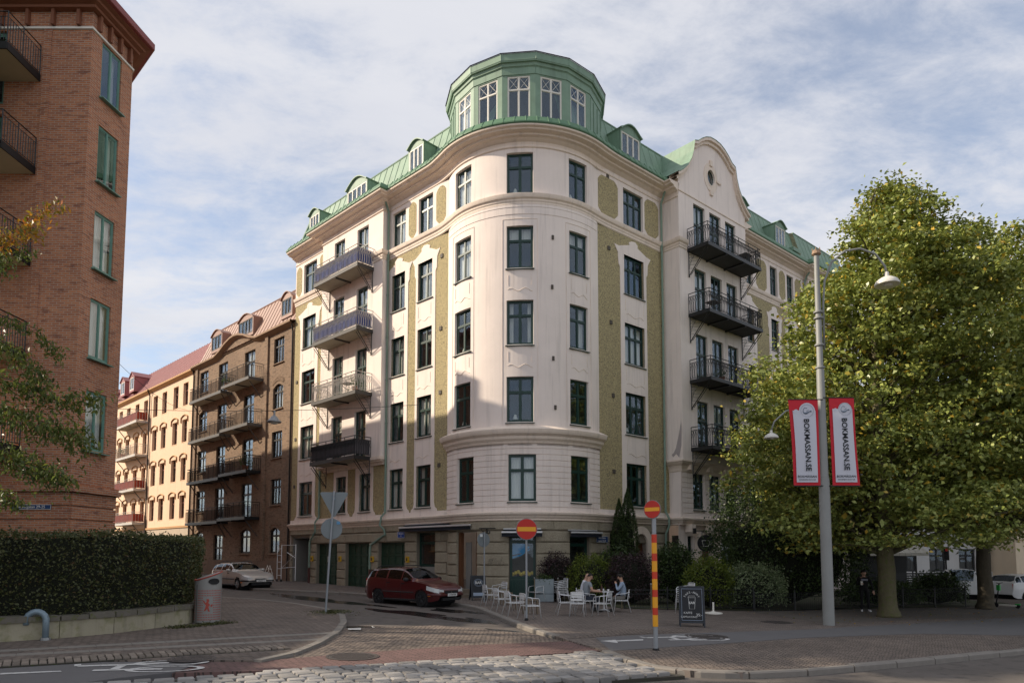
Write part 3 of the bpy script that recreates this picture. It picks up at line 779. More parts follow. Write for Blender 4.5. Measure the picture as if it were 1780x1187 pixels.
# --- left bay with its doors
mb = cmb()
BD = [(8.3, 9.45), (10.77, 11.93)]
BZ = [(18.15, 20.92), (14.55, 17.37), (10.95, 13.77), (7.4, 10.15)]
wall_grid(mb, FL, 6.87, 13.3, 7.3, 22.0, 0.55, [(a, b, c, d) for a, b in BD for c, d in BZ], 0.2)
for s in (6.87, 13.3): mb.quad(FL.P(s, .55, 7.3), FL.P(s, .1, 7.3), FL.P(s, .1, 22), FL.P(s, .55, 22))
put(mb, 'bay_wall', CREAM)
for a, b in BD:
    for c, d in BZ: cbwin(FL, a, b, c, d, .42, split=.62, sill=False, name='balcony_door')
mb = MB(FW(FL)); mb.box(6.9, 13.27, .1, .5, 7.1, 7.3); mb.box(6.8, 13.37, .1, .62, 7.2, 7.36); mb.box(6.95, 13.2, .1, .3, 6.95, 7.1)
put(mb, 'bay_corbel', CREAM2)
mb = MB(FW(FL))      # carved relief between the lowest bay doors
for k in range(3): mb.box(9.75 + k * .05, 10.5 - k * .05, .55, .6 + .03 * k, 8.6 - .25 * k, 8.72 - .25 * k)
put(mb, 'carved_relief', CREAM2)

# --- tower
TW = {6: ((-56.5, -39.5), (-13.5, 3.5), (27.8, 43.2)), 2: ((-52, -36.6), (-12.4, 5.0), (28, 43.6))}
A0, A1 = -69.5, 56.5
hol = [(a, b, *FLOORS[f]) for f in (6, 5, 4, 3) for a, b in TW[6]]
mb = cmb(); wall_grid(mb, FT, A0, A1, 7.0, 22.0, 0.12, hol, 0.22, step=3)
put(mb, 'tower_wall', CREAM, smooth=30)
hol2 = [(a, b, *FLOORS[2]) for a, b in TW[2]]
mb = cmb()
wall_grid(mb, FT, A0, A1, 3.9, 7.2, 0.085, hol2, 0.19, step=3)
nb = 12
for k in range(nb):
    za, zb = 3.93 + k * (3.22 / nb), 3.93 + (k + 1) * (3.22 / nb) - .03
    hs = [(a, b, max(c, za), min(d, zb)) for a, b, c, d in hol2 if c < zb and d > za]
    # cut the course where a window passes through it
    cuts = sorted(hs); st = A0
    for (a, b, c, d) in cuts:
        if c <= za + 1e-6 and d >= zb - 1e-6:
            wall_grid(mb, FT, st, a, za, zb, .12, (), step=3, edge=.035); st = b
        else:
            wall_grid(mb, FT, st, b, za, zb, .12, [(a, b, c, d)], .03, step=3, edge=.035); st = b
    wall_grid(mb, FT, st, A1, za, zb, .12, (), step=3, edge=.035)
put(mb, 'rusticated_tower_wall', CREAM)
for f in (6, 5, 4, 3, 2):
    for i, (a, b) in enumerate(TW[2 if f == 2 else 6]):
        cw = {(6, 1): 'lamp', (6, 0): 'full', (5, 0): 'full', (5, 1): 'blind', (5, 2): 'blind', (4, 1): 'sides', (4, 2): 'sides', (3, 0): 'lamp', (3, 1): 'lamp', (2, 1): 'full', (6, 2): 'lamp', (4, 0): 'lamp'}.get((f, i))  # upper left full curtains added to whiten panes like reflected sky
        cbwin(FT, a, b, *FLOORS[f], off=-.0, curtain=cw, sill=(f != 6))
        if f in (5, 4, 3):
            z0_, z1_ = FLOORS[f - 1][1] + .2, FLOORS[f][0] - .22
            if f == 3: continue
            mb = MB(FW(FT)); o = .122
            for q in (a + 1.2, b - 1.2): mb.tube([(q, o, z1_ - .1), (q, o, z0_ + .5)], .016, 4)
            mb.tube([(a + .6 + (b - a - 1.2) * t_, o, z0_ + .3 + .08 * math.sin(t_ * 11)) for t_ in (0.02, .1, .2, .3, .42, .5, .58, .7, .8, .9, 1)], .018, 4)
            put(mb, 'panel_moulding', CREAM2)
        if f in (5,):      # tall shallow frame round the window column
            mb = MB(FW(FT)); o = .122
            for q in (a - 2.6, b + 2.6): mb.tube([(q, o, 8.15), (q, o, 17.75)], .018, 4)
            mb.tube([(a - 2.6 + (b - a + 5.2) * t_, o, 17.75) for t_ in (0, .25, .5, .75, 1)], .018, 4)
            put(mb, 'frame_moulding', CREAM2)

# --- mouldings swept round the whole outline
def chaikin(p, it=2):
    for _ in range(it):
        q = [p[0]]
        for a, b in zip(p[:-1], p[1:]): q += [(a[0] * .75 + b[0] * .25, a[1] * .75 + b[1] * .25), (a[0] * .25 + b[0] * .75, a[1] * .25 + b[1] * .75)]
        p = q + [p[-1]]
    return p
def outline(off, bay=True, sR=6.33, sL=17.42):
    pr = [FR.p2(3.2, off), FR.p2(2.4, off), FR.p2(1.6, off)] + [FT.p2(a, off) for a in np.arange(50, -63, -5.0)] + [FL.p2(2.3, off), FL.p2(3.1, off), FL.p2(3.9, off)]
    pr = chaikin(pr)
    p = [FR.p2(sR, off)] + pr
    if bay: p += [FL.p2(6.87, off), FL.p2(6.87, off + .43), FL.p2(13.3, off + .43), FL.p2(13.3, off)]
    return p + [FL.p2(sL, off)]
CORN = [(.0, 21.2), (.06, 21.24), (.06, 21.3), (.0, 21.34), (.02, 21.5), (.12, 21.56), (.2, 21.62), (.34, 21.66), (.36, 21.74), (.6, 21.78), (.63, 21.84), (.74, 21.88), (.76, 21.95), (-.1, 22.0)]
STRG = [(-.01, 18.42), (.03, 18.46), (.03, 18.55), (.06, 18.6), (.06, 18.68), (.13, 18.74), (.15, 18.8), (.17, 18.9), (.17, 18.93), (-.01, 18.99)]
BASE = [(-.05, 3.55), (.06, 3.58), (.06, 3.66), (.12, 3.7), (.16, 3.78), (.24, 3.84), (.26, 3.92), (-.01, 3.99)]
mb = cmb(); mb.sweep(outline(.12), CORN)
mb.sweep([FR.p2(30, .4), FR.p2(22.6, .4), FR.p2(22.6, .12), FR.p2(13.05, .12)], CORN)
put(mb, 'cornice', CREAM2)
mb = cmb(); mb.sweep(outline(.13), STRG); mb.sweep([FR.p2(30, .4), FR.p2(22.6, .4), FR.p2(22.6, .13), FR.p2(13.05, .13)], STRG)
put(mb, 'string_course', CREAM2)
mb = cmb(); mb.sweep(outline(.12, False), BASE); mb.sweep([FR.p2(30, .4), FR.p2(22.6, .4), FR.p2(22.6, .12), FR.p2(13.05, .12)], BASE)
put(mb, 'base_moulding', CREAM2)
mb = cmb()
mb.sweep([FT.p2(a, .12) for a in np.arange(56, -71, -4.0)], [(-.02, 7.08), (.06, 7.1), (.1, 7.2), (.2, 7.3), (.22, 7.42), (.36, 7.52), (.4, 7.62), (.42, 7.72), (.3, 7.8), (-.02, 7.95)])
put(mb, 'tower_moulding', CREAM2)
mb = cmb(); mb.sweep([FT.p2(a, .12) for a in np.arange(54, -67, -4.0)], [(-.02, 17.95), (.02, 17.98), (.02, 18.3), (.035, 18.32), (.035, 18.44), (-.02, 18.5)])
put(mb, 'tower_architrave', CREAM)
# gutter: small green upstand, in short sheets
mb = cmb()
gp_ = outline(.12)
mb.sweep(gp_, [(.74, 21.95), (.80, 22.0), (.80, 22.06), (.60, 22.38), (.56, 22.38), (.5, 22.05)])
mb.sweep([FR.p2(30, .4), FR.p2(22.6, .4), FR.p2(22.6, .12), FR.p2(13.05, .12)], [(.74, 21.95), (.80, 22.0), (.80, 22.06), (.60, 22.38), (.56, 22.38), (.5, 22.05)])
acc = 0
for (a, b) in zip(gp_[:-1], gp_[1:]):
    d = math.dist(a, b); k = 0
    while acc < d:
        t_ = acc / d; x = a[0] + (b[0] - a[0]) * t_; y = a[1] + (b[1] - a[1]) * t_
        nx, ny = -(b[1] - a[1]) / d, (b[0] - a[0]) / d
        mb.tube([(x + nx * .82, y + ny * .82, 22.02), (x + nx * .61, y + ny * .61, 22.4)], .018, 4); acc += .45
    acc -= d
put(mb, 'gutter', COPPER_D)

# --- mansard roof
ROOFP = [(.62, 22.0), (.2, 22.12), (-.1, 22.36), (-.32, 22.75), (-.5, 23.3), (-.98, 24.9), (-1.05, 24.98), (-3.2, 25.4), (-7.5, 26.2)]
def roofpiece(path, nm):
    mb = cmb(); mb.sweep(path, ROOFP, caps=False)
    o = put(mb, nm, COPPER)
    ms = cmb()
    a, b = Vector(path[0]), Vector(path[-1]); L = (b - a).length; d = (b - a) / L; n = Vector((-d.y, d.x))
    k = int(L / .62)
    for i in range(1, k):
        p = a + d * (L * i / k)
        ms.tube([(p.x + n.x * q, p.y + n.y * q, z + .015) for q, z in ROOFP[:8]], .022, 4)
    ms.tube([(a.x + n.x * -1.0, a.y + n.y * -1.0, 24.97), (b.x + n.x * -1.0, b.y + n.y * -1.0, 24.97)], .05, 5)
    put(ms, 'standing_seams', COPPER, parent=o)
    return o
RL = roofpiece([FL.p2(-1.0, .12), FL.p2(17.42, .12)], 'mansard_roof')
RR = roofpiece([FR.p2(22.6, .12), FR.p2(-1.0, .12)], 'mansard_roof')
RR2 = roofpiece([FR.p2(30, .4), FR.p2(22.6, .4)], 'mansard_roof')
mb = MB(FW(FL)); k = len(ROOFP)       # hipped end of the left roof
mb.prism([(o + .12, z) for o, z in ROOFP] + [(-7.4, 21.9), (.5, 21.9)], 0, .1)
mb.T = None
mb.v = [cbT(*FL.P(17.3 + y, x, z)) for (x, y, z) in [(v[0], v[1], v[2]) for v in [(o + .12, yy, z) for yy in (0, .12) for o, z in ROOFP + [(-7.4, 21.9), (.5, 21.9)]]]]
put(mb, 'roof_end', COPPER)
mb = MB(FW(FL)); mb.tube([(17.3, -.9, 25.0), (17.42, -.25, 23.2), (17.5, .2, 22.4), (17.55, .6, 22.2)], .07, 5); mb.box(16.9, 17.45, .1, .7, 22.0, 22.35)
put(mb, 'roof_verge', COPPER)

def dormer(F, s0, s1, ncol, zt=23.9, z0=22.6, front=.3):
    rise = min(.5, (s1 - s0) * .3); a, b = s0 - .1, s1 + .1
    arc = [(a + (b - a) * i / 10, zt + .05 + rise * math.sin(math.pi * i / 10)) for i in range(11)]
    mb = MB(FW(F))
    # arched hood running back into the slope
    hood = [(x + (-.08 if i == 0 else .08 if i == 10 else 0), z + .06) for i, (x, z) in enumerate(arc)]
    poly = hood + [(x, z) for x, z in reversed(arc)]
    k = len(poly)
    mb.prism(poly, -1.7, front + .12)
    d = mb.obj('dormer', COPPER, CB)
    mb = MB(FW(F))
    mb.quad((a, front, z0 - .3), (a, -1.6, z0 - .3), (a, -1.6, zt + .05), (a, front, zt + .05)); mb.quad((b, front, z0 - .3), (b, -1.6, z0 - .3), (b, -1.6, zt + .05), (b, front, zt + .05))
    mb.obj('dormer_cheek', COPPER, d)
    mb = MB(FW(F)); mb.prism([(a, zt)] + arc + [(b, zt)], front - .05, front)
    mb.box(a, s0, front - .05, front, z0 - .3, zt); mb.box(s1, b, front - .05, front, z0 - .3, zt); mb.box(s0, s1, front - .05, front, z0 - .35, z0)
    mb.obj('dormer_face', COPPER, d)
    w = window(CB, F, s0, s1, z0, zt, front - .01, ncol, None, t=.06, fm=WHITEW, gm=GLASS, sill=False, key='dor')
    return d
dormer(FL, 3.72, 4.88, 3); dormer(FL, 9.0, 11.0, 4); dormer(FL, 14.35, 15.45, 3)
dormer(FR, 2.8, 4.26, 3); dormer(FR, 13.7, 14.9, 3); dormer(FR, 18.5, 19.75, 3)
for q_ in ((21.3, 22.4, -.7, .1, 23.1, 23.35), (24.5, 25.6, -.7, .0, 22.9, 23.3)):
    mb = MB(FW(FR)); mb.box(*q_); put(mb, 'roof_hatch', COPPER)

# --- lantern on the tower
LR = 4.05; LANG = [5.5 + 23 * k for k in range(-5, 7)]
lp = lambda a, r, z: (TCX + r * math.sin(R(a)), TCY - r * math.cos(R(a)), z)
mb = cmb()
for r, z in ((4.6, 22.03),):
    pts = [lp(a, 4.75, 22.06) for a in range(-90, 91, 6)] ; q = [lp(a, 3.8, 22.3) for a in range(-90, 91, 6)]
    for i in range(len(pts) - 1): mb.quad(pts[i], pts[i + 1], q[i + 1], q[i])
put(mb, 'tower_flashing', COPPER)
lant = cmb()
seg = list(zip(LANG[:-1], LANG[1:])) + [(LANG[-1], LANG[0] + 360)]
top = cmb()
for (a, b) in seg:
    A, B = Vector(lp(a, LR, 0)), Vector(lp(b, LR, 0)); am = (a + b) / 2
    isw = -65 < a and b < 53
    u = (B - A).normalized(); n = Vector((math.sin(R(am)), -math.cos(R(am)), 0)); w = (B - A).length
    def Q(x, o, z, A=A, u=u, n=n): p = A + u * x + n * o; return cbT(p.x, p.y, z)
    lant.T = Q
    if isw:
        pw = .26
        lant.box(0, pw, -.12, .0, 22.1, 25.08); lant.box(w - pw, w, -.12, .0, 22.1, 25.08)
        lant.box(pw, w - pw, -.12, -.002, 22.1, 22.4); lant.box(pw, w - pw, -.12, -.002, 25.02, 25.08)
        f2 = type('F', (), {})()
        Fx = Frame((A.x, A.y), 0, 1); Fx.d = Vector((u.x, u.y)); Fx.n = Vector((n.x, n.y)); xx = Vector((Fx.n.y, -Fx.n.x)); Fx.rz = math.atan2(xx.y, xx.x)
        window(CB, Fx, pw, w - pw, 22.4, 25.02, -.03, 2, .74, t=.06, dep=.06, fm=WHITEW, gm=GLASS, sill=False, key='lan', cross=True, curtain='lamp' if a in (-40.5, 5.5) else ('full' if a < -60 else None), name='lantern_window')
    else:
        lant.box(0, w, -.12, 0, 22.1, 25.08)
        for x in (.08, w * .33, w * .66, w - .08): lant.box(x - .015, x + .015, 0, .035, 22.3, 24.95)
    # entablature
    lant.box(0, w, -.1, .03, 25.08, 25.42)
    lant.T = cbT
for z0, z1, r0, r1 in ((25.42, 25.46, 4.09, 4.12), (25.46, 25.62, 4.14, 4.17), (25.62, 25.68, 4.25, 4.27), (25.68, 26.02, 4.28, 4.28)):
    for (a, b) in seg:
        p = [lp(a, r0, z0), lp(b, r0, z0), lp(b, r1, z1), lp(a, r1, z1)]; top.quad(*p)
        top.quad(lp(a, r0, z0), lp(b, r0, z0), lp(b, r0 - .5, z0), lp(a, r0 - .5, z0))
for (a, b) in seg:
    top.quad(lp(a, 4.28, 26.02), lp(b, 4.28, 26.02), lp(b, 2.4, 26.5), lp(a, 2.4, 26.5))
top.add([lp(a, 2.4, 26.5) for a in LANG], [tuple(range(len(LANG)))])
for a in LANG: top.tube([lp(a, 4.28, 25.68), lp(a, 4.29, 26.02), lp(a, 2.4, 26.52)], .02, 4)
put(lant, 'lantern_wall', COPPER); put(top, 'lantern_roof', COPPER)
mb = cmb(); mb.tube([lp(a, 4.305, 26.035) for a in LANG] + [lp(LANG[0], 4.305, 26.035)], .03, 4); put(mb, 'lantern_edge', IRON)
mb = cmb()
for a in (-78, -84, 66, 60):
    c = lp(a, LR + .12, 22.75); mb.tube([c, lp(a, LR + .02, 22.78)], .035, 6); mb.tube([lp(a, LR + .12, 22.82), lp(a, LR + .12, 22.62)], .045, 6)
put(mb, 'roof_hook', IRON)

# --- right gable bay
GS0, GS1, GC = 6.33, 13.05, 9.69
GD = [(7.7, 8.8), (9.26, 10.38), (10.86, 11.95)]
GZ = [(18.45, 21.32), (14.85, 17.66), (11.2, 13.98), (7.6, 10.28)]
mb = cmb(); wall_grid(mb, FR, GS0, GS1, 6.9, 21.6, 1.22, [(a, b, c, d) for a, b in GD for c, d in GZ], .2)
for s in (GS0, GS1): mb.quad(FR.P(s, 1.22, 6.9), FR.P(s, .1, 6.9), FR.P(s, .1, 22.2), FR.P(s, 1.22, 22.2))
put(mb, 'gable_bay_wall', CREAM)
for a, b in GD:
    for c, d in GZ: cbwin(FR, a, b, c, d, 1.1, split=.62, sill=False, name='balcony_door')
half = [(0, 25.62), (.5, 25.58), (.95, 25.42), (1.35, 25.18), (1.7, 24.9), (2.05, 24.78), (2.12, 24.5), (2.2, 24.1), (2.4, 23.6), (2.75, 23.1), (3.15, 22.72), (3.45, 22.5), (3.62, 22.42)]
outl = [(GC - x, z) for x, z in reversed(half)] + [(GC + x, z) for x, z in half[1:]]
mb = MB(FW(FR))
body = [(GS0, 21.6), (GS0, 22.35)] + [(x, z - .05) for x, z in outl[1:-1]] + [(GS1, 22.35), (GS1, 21.6)]
ovc = (9.47, 23.4); ovx, ovz = .36, .45
# gable face in strips so that the oval window stays open
def gtop(x): return float(np.interp(x, [p[0] for p in outl], [p[1] - .05 for p in outl]))
xs = sorted(set([GS0 + (GS1 - GS0) * i / 56 for i in range(57)] + [ovc[0] - ovx, ovc[0] + ovx]))
for xa, xb in zip(xs[:-1], xs[1:]):
    xm = (xa + xb) / 2
    if abs(xm - ovc[0]) < ovx:
        ea = ovz * math.sqrt(max(0, 1 - ((xa - ovc[0]) / ovx) ** 2)); eb = ovz * math.sqrt(max(0, 1 - ((xb - ovc[0]) / ovx) ** 2))
        mb.quad((xa, 1.22, 21.6), (xb, 1.22, 21.6), (xb, 1.22, ovc[1] - eb), (xa, 1.22, ovc[1] - ea))
        mb.quad((xa, 1.22, ovc[1] + ea), (xb, 1.22, ovc[1] + eb), (xb, 1.22, gtop(xb)), (xa, 1.22, gtop(xa)))
        mb.quad((xa, 1.22, ovc[1] + ea), (xb, 1.22, ovc[1] + eb), (xb, 1.0, ovc[1] + eb), (xa, 1.0, ovc[1] + ea)); mb.quad((xa, 1.22, ovc[1] - ea), (xb, 1.22, ovc[1] - eb), (xb, 1.0, ovc[1] - eb), (xa, 1.0, ovc[1] - ea))
    else:
        mb.quad((xa, 1.22, 21.6), (xb, 1.22, 21.6), (xb, 1.22, gtop(xb)), (xa, 1.22, gtop(xa)))
put(mb, 'gable', CREAM)
mb = MB(FW(FR))
def band(o0, o1, t0, t1):
    for (a, b) in zip(outl[:-1], outl[1:]):
        mb.add([(a[0], o0, a[1] - t0), (b[0], o0, b[1] - t0), (b[0], o1, b[1] - t0), (a[0], o1, a[1] - t0), (a[0], o0, a[1] + t1), (b[0], o0, b[1] + t1), (b[0], o1, b[1] + t1), (a[0], o1, a[1] + t1)],
               [(0, 1, 2, 3), (4, 5, 6, 7), (2, 3, 7, 6), (0, 1, 5, 4)])
band(.85, 1.34, .34, -.16); band(.85, 1.46, .16, .0)
put(mb, 'gable_coping', CREAM2)
mb = MB(FW(FR))
for (a, b) in zip(outl[:-1], outl[1:]):
    mb.add([(a[0], -1.2, a[1] + .004), (b[0], -1.2, b[1] + .004), (b[0], 1.48, b[1] + .004), (a[0], 1.48, a[1] + .004), (a[0], -1.2, a[1] + .04), (b[0], -1.2, b[1] + .04), (b[0], 1.48, b[1] + .04), (a[0], 1.48, a[1] + .04)],
           [(0, 1, 2, 3), (4, 5, 6, 7), (2, 3, 7, 6), (0, 1, 5, 4)])
put(mb, 'gable_flashing', COPPER)
mb = MB(FW(FR))
ring = lambda k, r: (ovc[0] + ovx * r * math.cos(k), ovc[1] + ovz * r * math.sin(k))
for i in range(24):
    k0, k1 = 2 * math.pi * i / 24, 2 * math.pi * (i + 1) / 24
    for r0, r1, o in ((1.0, 1.18, 1.26), (1.18, 1.9, 1.245)):
        p = [ring(k0, r0), ring(k1, r0), ring(k1, r1), ring(k0, r1)]
        mb.add([(x, 1.2, z) for x, z in p] + [(x, o, z) for x, z in p], [(4, 5, 6, 7), (0, 1, 5, 4), (2, 3, 7, 6)])
for dx, dz, w, h in ((0, 1.0, .12, .28), (0, -1.02, .14, .26), (.88, -.05, .22, .1)): mb.box(ovc[0] + dx * .85 - w, ovc[0] + dx * .85 + w, 1.2, 1.3, ovc[1] + dz * .86 - h / 1.5, ovc[1] + dz * .86 + h / 2)
put(mb, 'oval_window_surround', CREAM2)
mb = MB(FW(FR)); mb.add([(ovc[0], 1.1, ovc[1])] + [(ring(2 * math.pi * i / 20, 1.0)[0], 1.1, ring(2 * math.pi * i / 20, 1.0)[1]) for i in range(20)], [(0, 1 + i, 1 + (i + 1) % 20) for i in range(20)])
ovw = put(mb, 'oval_window', GLASS)
mb = MB(FW(FR)); mb.tube([(ring(2 * math.pi * i / 20, .96)[0], 1.12, ring(2 * math.pi * i / 20, .96)[1]) for i in range(21)], .035, 4); put(mb, 'oval_frame', GREENW, parent=ovw)
mb = MB(FW(FR)); mb.box(ovc[0] - .5, ovc[0] + .5, .7, .75, ovc[1] - .6, ovc[1] + .6); put(mb, 'interior', MATS['room'], parent=ovw)
gpth = [FR.p2(GS1, .12), FR.p2(GS1, 1.22), FR.p2(GS0, 1.22), FR.p2(GS0, .12)]
mb = cmb(); mb.sweep(gpth, [(-.01, 21.55), (.04, 21.58), (.04, 21.64), (-.01, 21.68)]); put(mb, 'gable_frieze', CREAM2)
mb = cmb()
mb.sweep([FR.p2(GS0, .12 + .001), FR.p2(GS0, 1.22)][::-1], CORN); mb.sweep([FR.p2(GS1, .12 + .001), FR.p2(GS1, 1.22)], CORN); put(mb, 'gable_cornice_return', CREAM2)
for q_ in ([FR.p2(7.0, 1.23), FR.p2(GS0, 1.23), FR.p2(GS0, .12)], [FR.p2(GS1, .12), FR.p2(GS1, 1.23), FR.p2(12.4, 1.23)]):
    mb = cmb(); mb.sweep(q_, STRG); put(mb, 'gable_string_course', CREAM2)
mb = cmb()         # corbelled, boarded storey below
hol = [(7.66, 8.74, *FLOORS[2]), (9.2, 10.32, *FLOORS[2]), (10.8, 11.9, *FLOORS[2])]
wall_grid(mb, FR, 6.62, 12.76, 3.8, 6.95, .86, hol, .2)
for k in range(11):
    za, zb = 3.95 + k * .27, 3.95 + k * .27 + .24; st = 6.6
    for (a, b, c, d) in hol:
        if c < zb and d > za: wall_grid(mb, FR, st, a - .02, za, zb, .9, edge=.05); st = b + .02
    wall_grid(mb, FR, st, 12.78, za, zb, .9, edge=.05)
for s in (6.6, 12.78): mb.quad(FR.P(s, .9, 3.8), FR.P(s, .1, 3.8), FR.P(s, .1, 7.0), FR.P(s, .9, 7.0))
put(mb, 'boarded_wall', CREAM)
for (a, b, c, d) in hol: cbwin(FR, a, b, c, d, .74)
mb = cmb()
for s0_, s1_ in ((6.33, 6.62), (12.76, 13.05)): pass
mb.sweep([FR.p2(12.78, .12), FR.p2(12.78, .9), FR.p2(6.6, .9), FR.p2(6.6, .12)], [(-.02, 6.35), (.03, 6.42), (.05, 6.55), (.12, 6.7), (.26, 6.8), (.3, 6.86), (.36, 6.9), (.36, 6.98), (-.1, 7.0)])
mb.sweep([FR.p2(12.78, .12), FR.p2(12.78, .9), FR.p2(6.6, .9), FR.p2(6.6, .12)], BASE)
mb.T = FW(FR)
for s in (7.2, 9.0, 10.55, 12.1):
    mb.prism([(s - .14, 6.5), (s + .14, 6.5), (s + .14, 6.92), (s - .14, 6.92)], .9, 1.15)
    mb.box(s - .2, s + .2, .8, 1.2, 3.2, 3.6)
put(mb, 'gable_corbel', CREAM2)
mb = MB(FW(FR)); mb.box(9.05 - .2, 9.06 + .16, 1.222, 1.226, 19.5, 19.52); put(mb, 'tie_plate', IRON)
wearm = M('bare_render', (0.42, 0.37, 0.36), .95, bump=.4, bs=20)
mb = MB(FW(FR))       # where the paint has come off
patch = [(6.338, 7.3, .5), (6.338, 7.35, .62), (6.338, 7.6, .78), (6.338, 8.2, .95), (6.338, 8.9, 1.12), (6.338, 9.1, 1.14), (6.338, 8.6, 1.17), (6.338, 7.7, 1.13), (6.338, 7.1, .98), (6.338, 7.3, .8), (6.338, 7.15, .6)]
mb.add([(6.322, o, z) for s, z, o in patch], [tuple(range(len(patch)))])
put(mb, 'worn_plaster_patch', wearm)

# --- wing beyond the gable, mostly behind the trees
mb = cmb(); hol = [(s, s + 1.0, *FLOORS[f]) for s in (23.8, 26.2, 28.3) for f in (6, 5, 4, 3, 2)]
wall_grid(mb, FR, 22.6, 30, 3.8, 22, .4, hol, .2); mb.quad(FR.P(22.6, .4, 0), FR.P(22.6, .1, 0), FR.P(22.6, .1, 22), FR.P(22.6, .4, 22))
put(mb, 'wing_wall', CREAM)
for h in hol: cbwin(FR, *h, off=.25)

# --- balconies
RAIL_L = M('pale_railing_paint', (0.52, 0.49, 0.45), .5, var=.2, vs=9)
BLUECL = M('blue_balcony_cloth', (0.05, 0.075, 0.25), .85, var=.2, vs=3)
GREYCL = M('grey_balcony_cloth', (0.10, 0.09, 0.10), .9, var=.25, vs=3)
SLABM = M('balcony_slab', (0.38, 0.34, 0.27), .9, var=.15, stain=.4)
SLABD = M('dark_balcony_slab', (0.055, 0.055, 0.055), .8, var=.2)
def rail_panel(mb, p0, p1, z0, h, step=.14, orn=True, r=.0155):
    """one straight run of railing between two plan points in local (s,off)"""
    L = math.dist(p0, p1); n = max(2, int(L / step)); d = ((p1[0] - p0[0]) / L, (p1[1] - p0[1]) / L)
    q = lambda t, z: (p0[0] + d[0] * t, p0[1] + d[1] * t, z)
    mb.tube([q(0, z0 + h), q(L, z0 + h)], .024, 4); mb.tube([q(0, z0 + h - .17), q(L, z0 + h - .17)], .014, 4); mb.tube([q(0, z0 + .1), q(L, z0 + .1)], .016, 4)
    for i in range(n + 1):
        t = L * i / n; zt = z0 + h - .17; zb = z0 + .1; m = zb + (zt - zb) * .62; w = step * .36
        big = i % 7 == 0
        mb.tube([q(t, z0 - .02 if big else zb), q(t, z0 + h if big else zt)], r * (1.5 if big else 1), 4)
        if orn and i < n:
            c = t + step * .5 * L / (n * step)
            mb.tube([q(c, zb), q(c - w, zb + .16), q(c - w, m - .1), q(c, m + .03), q(c + w, zt - .1), q(c, zt)], r * .8, 3)
            mb.tube([q(c, m + .03), q(c - w, zt - .1), q(c, zt)], r * .8, 3)
def balcony(root, T, s0, s1, o0, o1, z, h, railm, slabm, thick=.16, cloth=None, brackets=True, bw=1.2, irn=None, orn=True, step=.14, floor_lip=.03, nb=1, parentname='balcony'):
    mb = MB(T); mb.box(s0, s1, o0, o1, z - thick, z)
    b = mb.obj(parentname, slabm, root)
    mb = MB(T); mb.box(s0 - .03, s1 + .03, o1, o1 + .04, z - thick - .02, z + floor_lip); mb.box(s0 - .04, s0, o0, o1, z - thick - .02, z + floor_lip); mb.box(s1, s1 + .04, o0, o1, z - thick - .02, z + floor_lip)
    for k in range(nb): x = s0 + (s1 - s0) * (k + 1) / (nb + 1); mb.box(x - .05, x + .05, o0, o1, z - thick - .08, z - thick - .002)
    mb.obj('edge_beam', irn or railm, b)
    mb = MB(T); rail_panel(mb, (s0, o1), (s1, o1), z, h, step, orn); rail_panel(mb, (s0, o0), (s0, o1), z, h, step, orn); rail_panel(mb, (s1, o0), (s1, o1), z, h, step, orn)
    mb.obj('railing', railm, b)
    if brackets:
        for s in (s0 + .06, s1 - .06):
            mb = MB(T); zb = z - thick
            mb.tube([(s, o0 + .03, zb - bw), (s, o0 + .03, zb)], .028, 4); mb.tube([(s, o0 + .03, zb - bw), (s, o1 - .1, zb - .02)], .032, 4); mb.tube([(s, o0 + .16, zb - bw * .97), (s, o1, zb - .12)], .022, 4)
            for k in range(1, 7):
                t = k / 7; mb.tube([(s, o0 + .03, zb - bw * (1 - t) * .95), (s, o0 + (o1 - .1 - o0) * t * .9, zb - bw + bw * t * .9)], .008, 3); mb.tube([(s, o0 + .03, zb - bw * (1 - t) * .95), (s, o0 + (o1 - o0) * (1 - t) * .0 + (o1 - o0 - .1) * min(1, t + .1), zb - .02)], .006, 3)
            mb.lathe([(0.0, -.05), (.05, 0), (0, .05)], 6, (s, o0 + .05, zb - bw - .03))
            mb.obj('bracket', irn or railm, b)
    if cloth:
        mb = MB(T); i_ = .035
        def cl(p0, p1):
            L = math.dist(p0, p1); n = int(L / .1)
            for k in range(n):
                a = [p0[0] + (p1[0] - p0[0]) * k / n, p0[1] + (p1[1] - p0[1]) * k / n]; c = [p0[0] + (p1[0] - p0[0]) * (k + 1) / n, p0[1] + (p1[1] - p0[1]) * (k + 1) / n]
                w0 = .012 * math.sin(k * 1.3); w1 = .012 * math.sin((k + 1) * 1.3)
                if abs(p1[0] - p0[0]) > .5: a[1] += w0; c[1] += w1
                else: a[0] += w0; c[0] += w1
                mb.quad((a[0], a[1], z + .13), (c[0], c[1], z + .13), (c[0], c[1], z + h - .18), (a[0], a[1], z + h - .18))
        cl((s0 + i_, o1 - i_), (s1 - i_, o1 - i_)); cl((s0 + i_, o0 + .05), (s0 + i_, o1 - i_)); cl((s1 - i_, o0 + .05), (s1 - i_, o1 - i_))
        mb.obj('privacy_cloth', cloth, b)
    return b
for z, cl in ((18.16, BLUECL), (14.56, BLUECL), (10.98, None), (7.38, GREYCL)):
    balcony(CB, FW(FL), 7.75, 12.4, .55, 1.6, z, 1.1, RAIL_L if z > 8 else IRON, SLABM, cloth=cl, irn=IRON if z < 8 else M('bracket_iron', (.06, .055, .05), .6))
for z in (18.5, 14.88, 11.25, 7.62):
    balcony(CB, FW(FR), 7.09, 12.4, 1.22, 2.5, z, 1.12, IRON, SLABD, nb=2, thick=.14, bw=1.35)

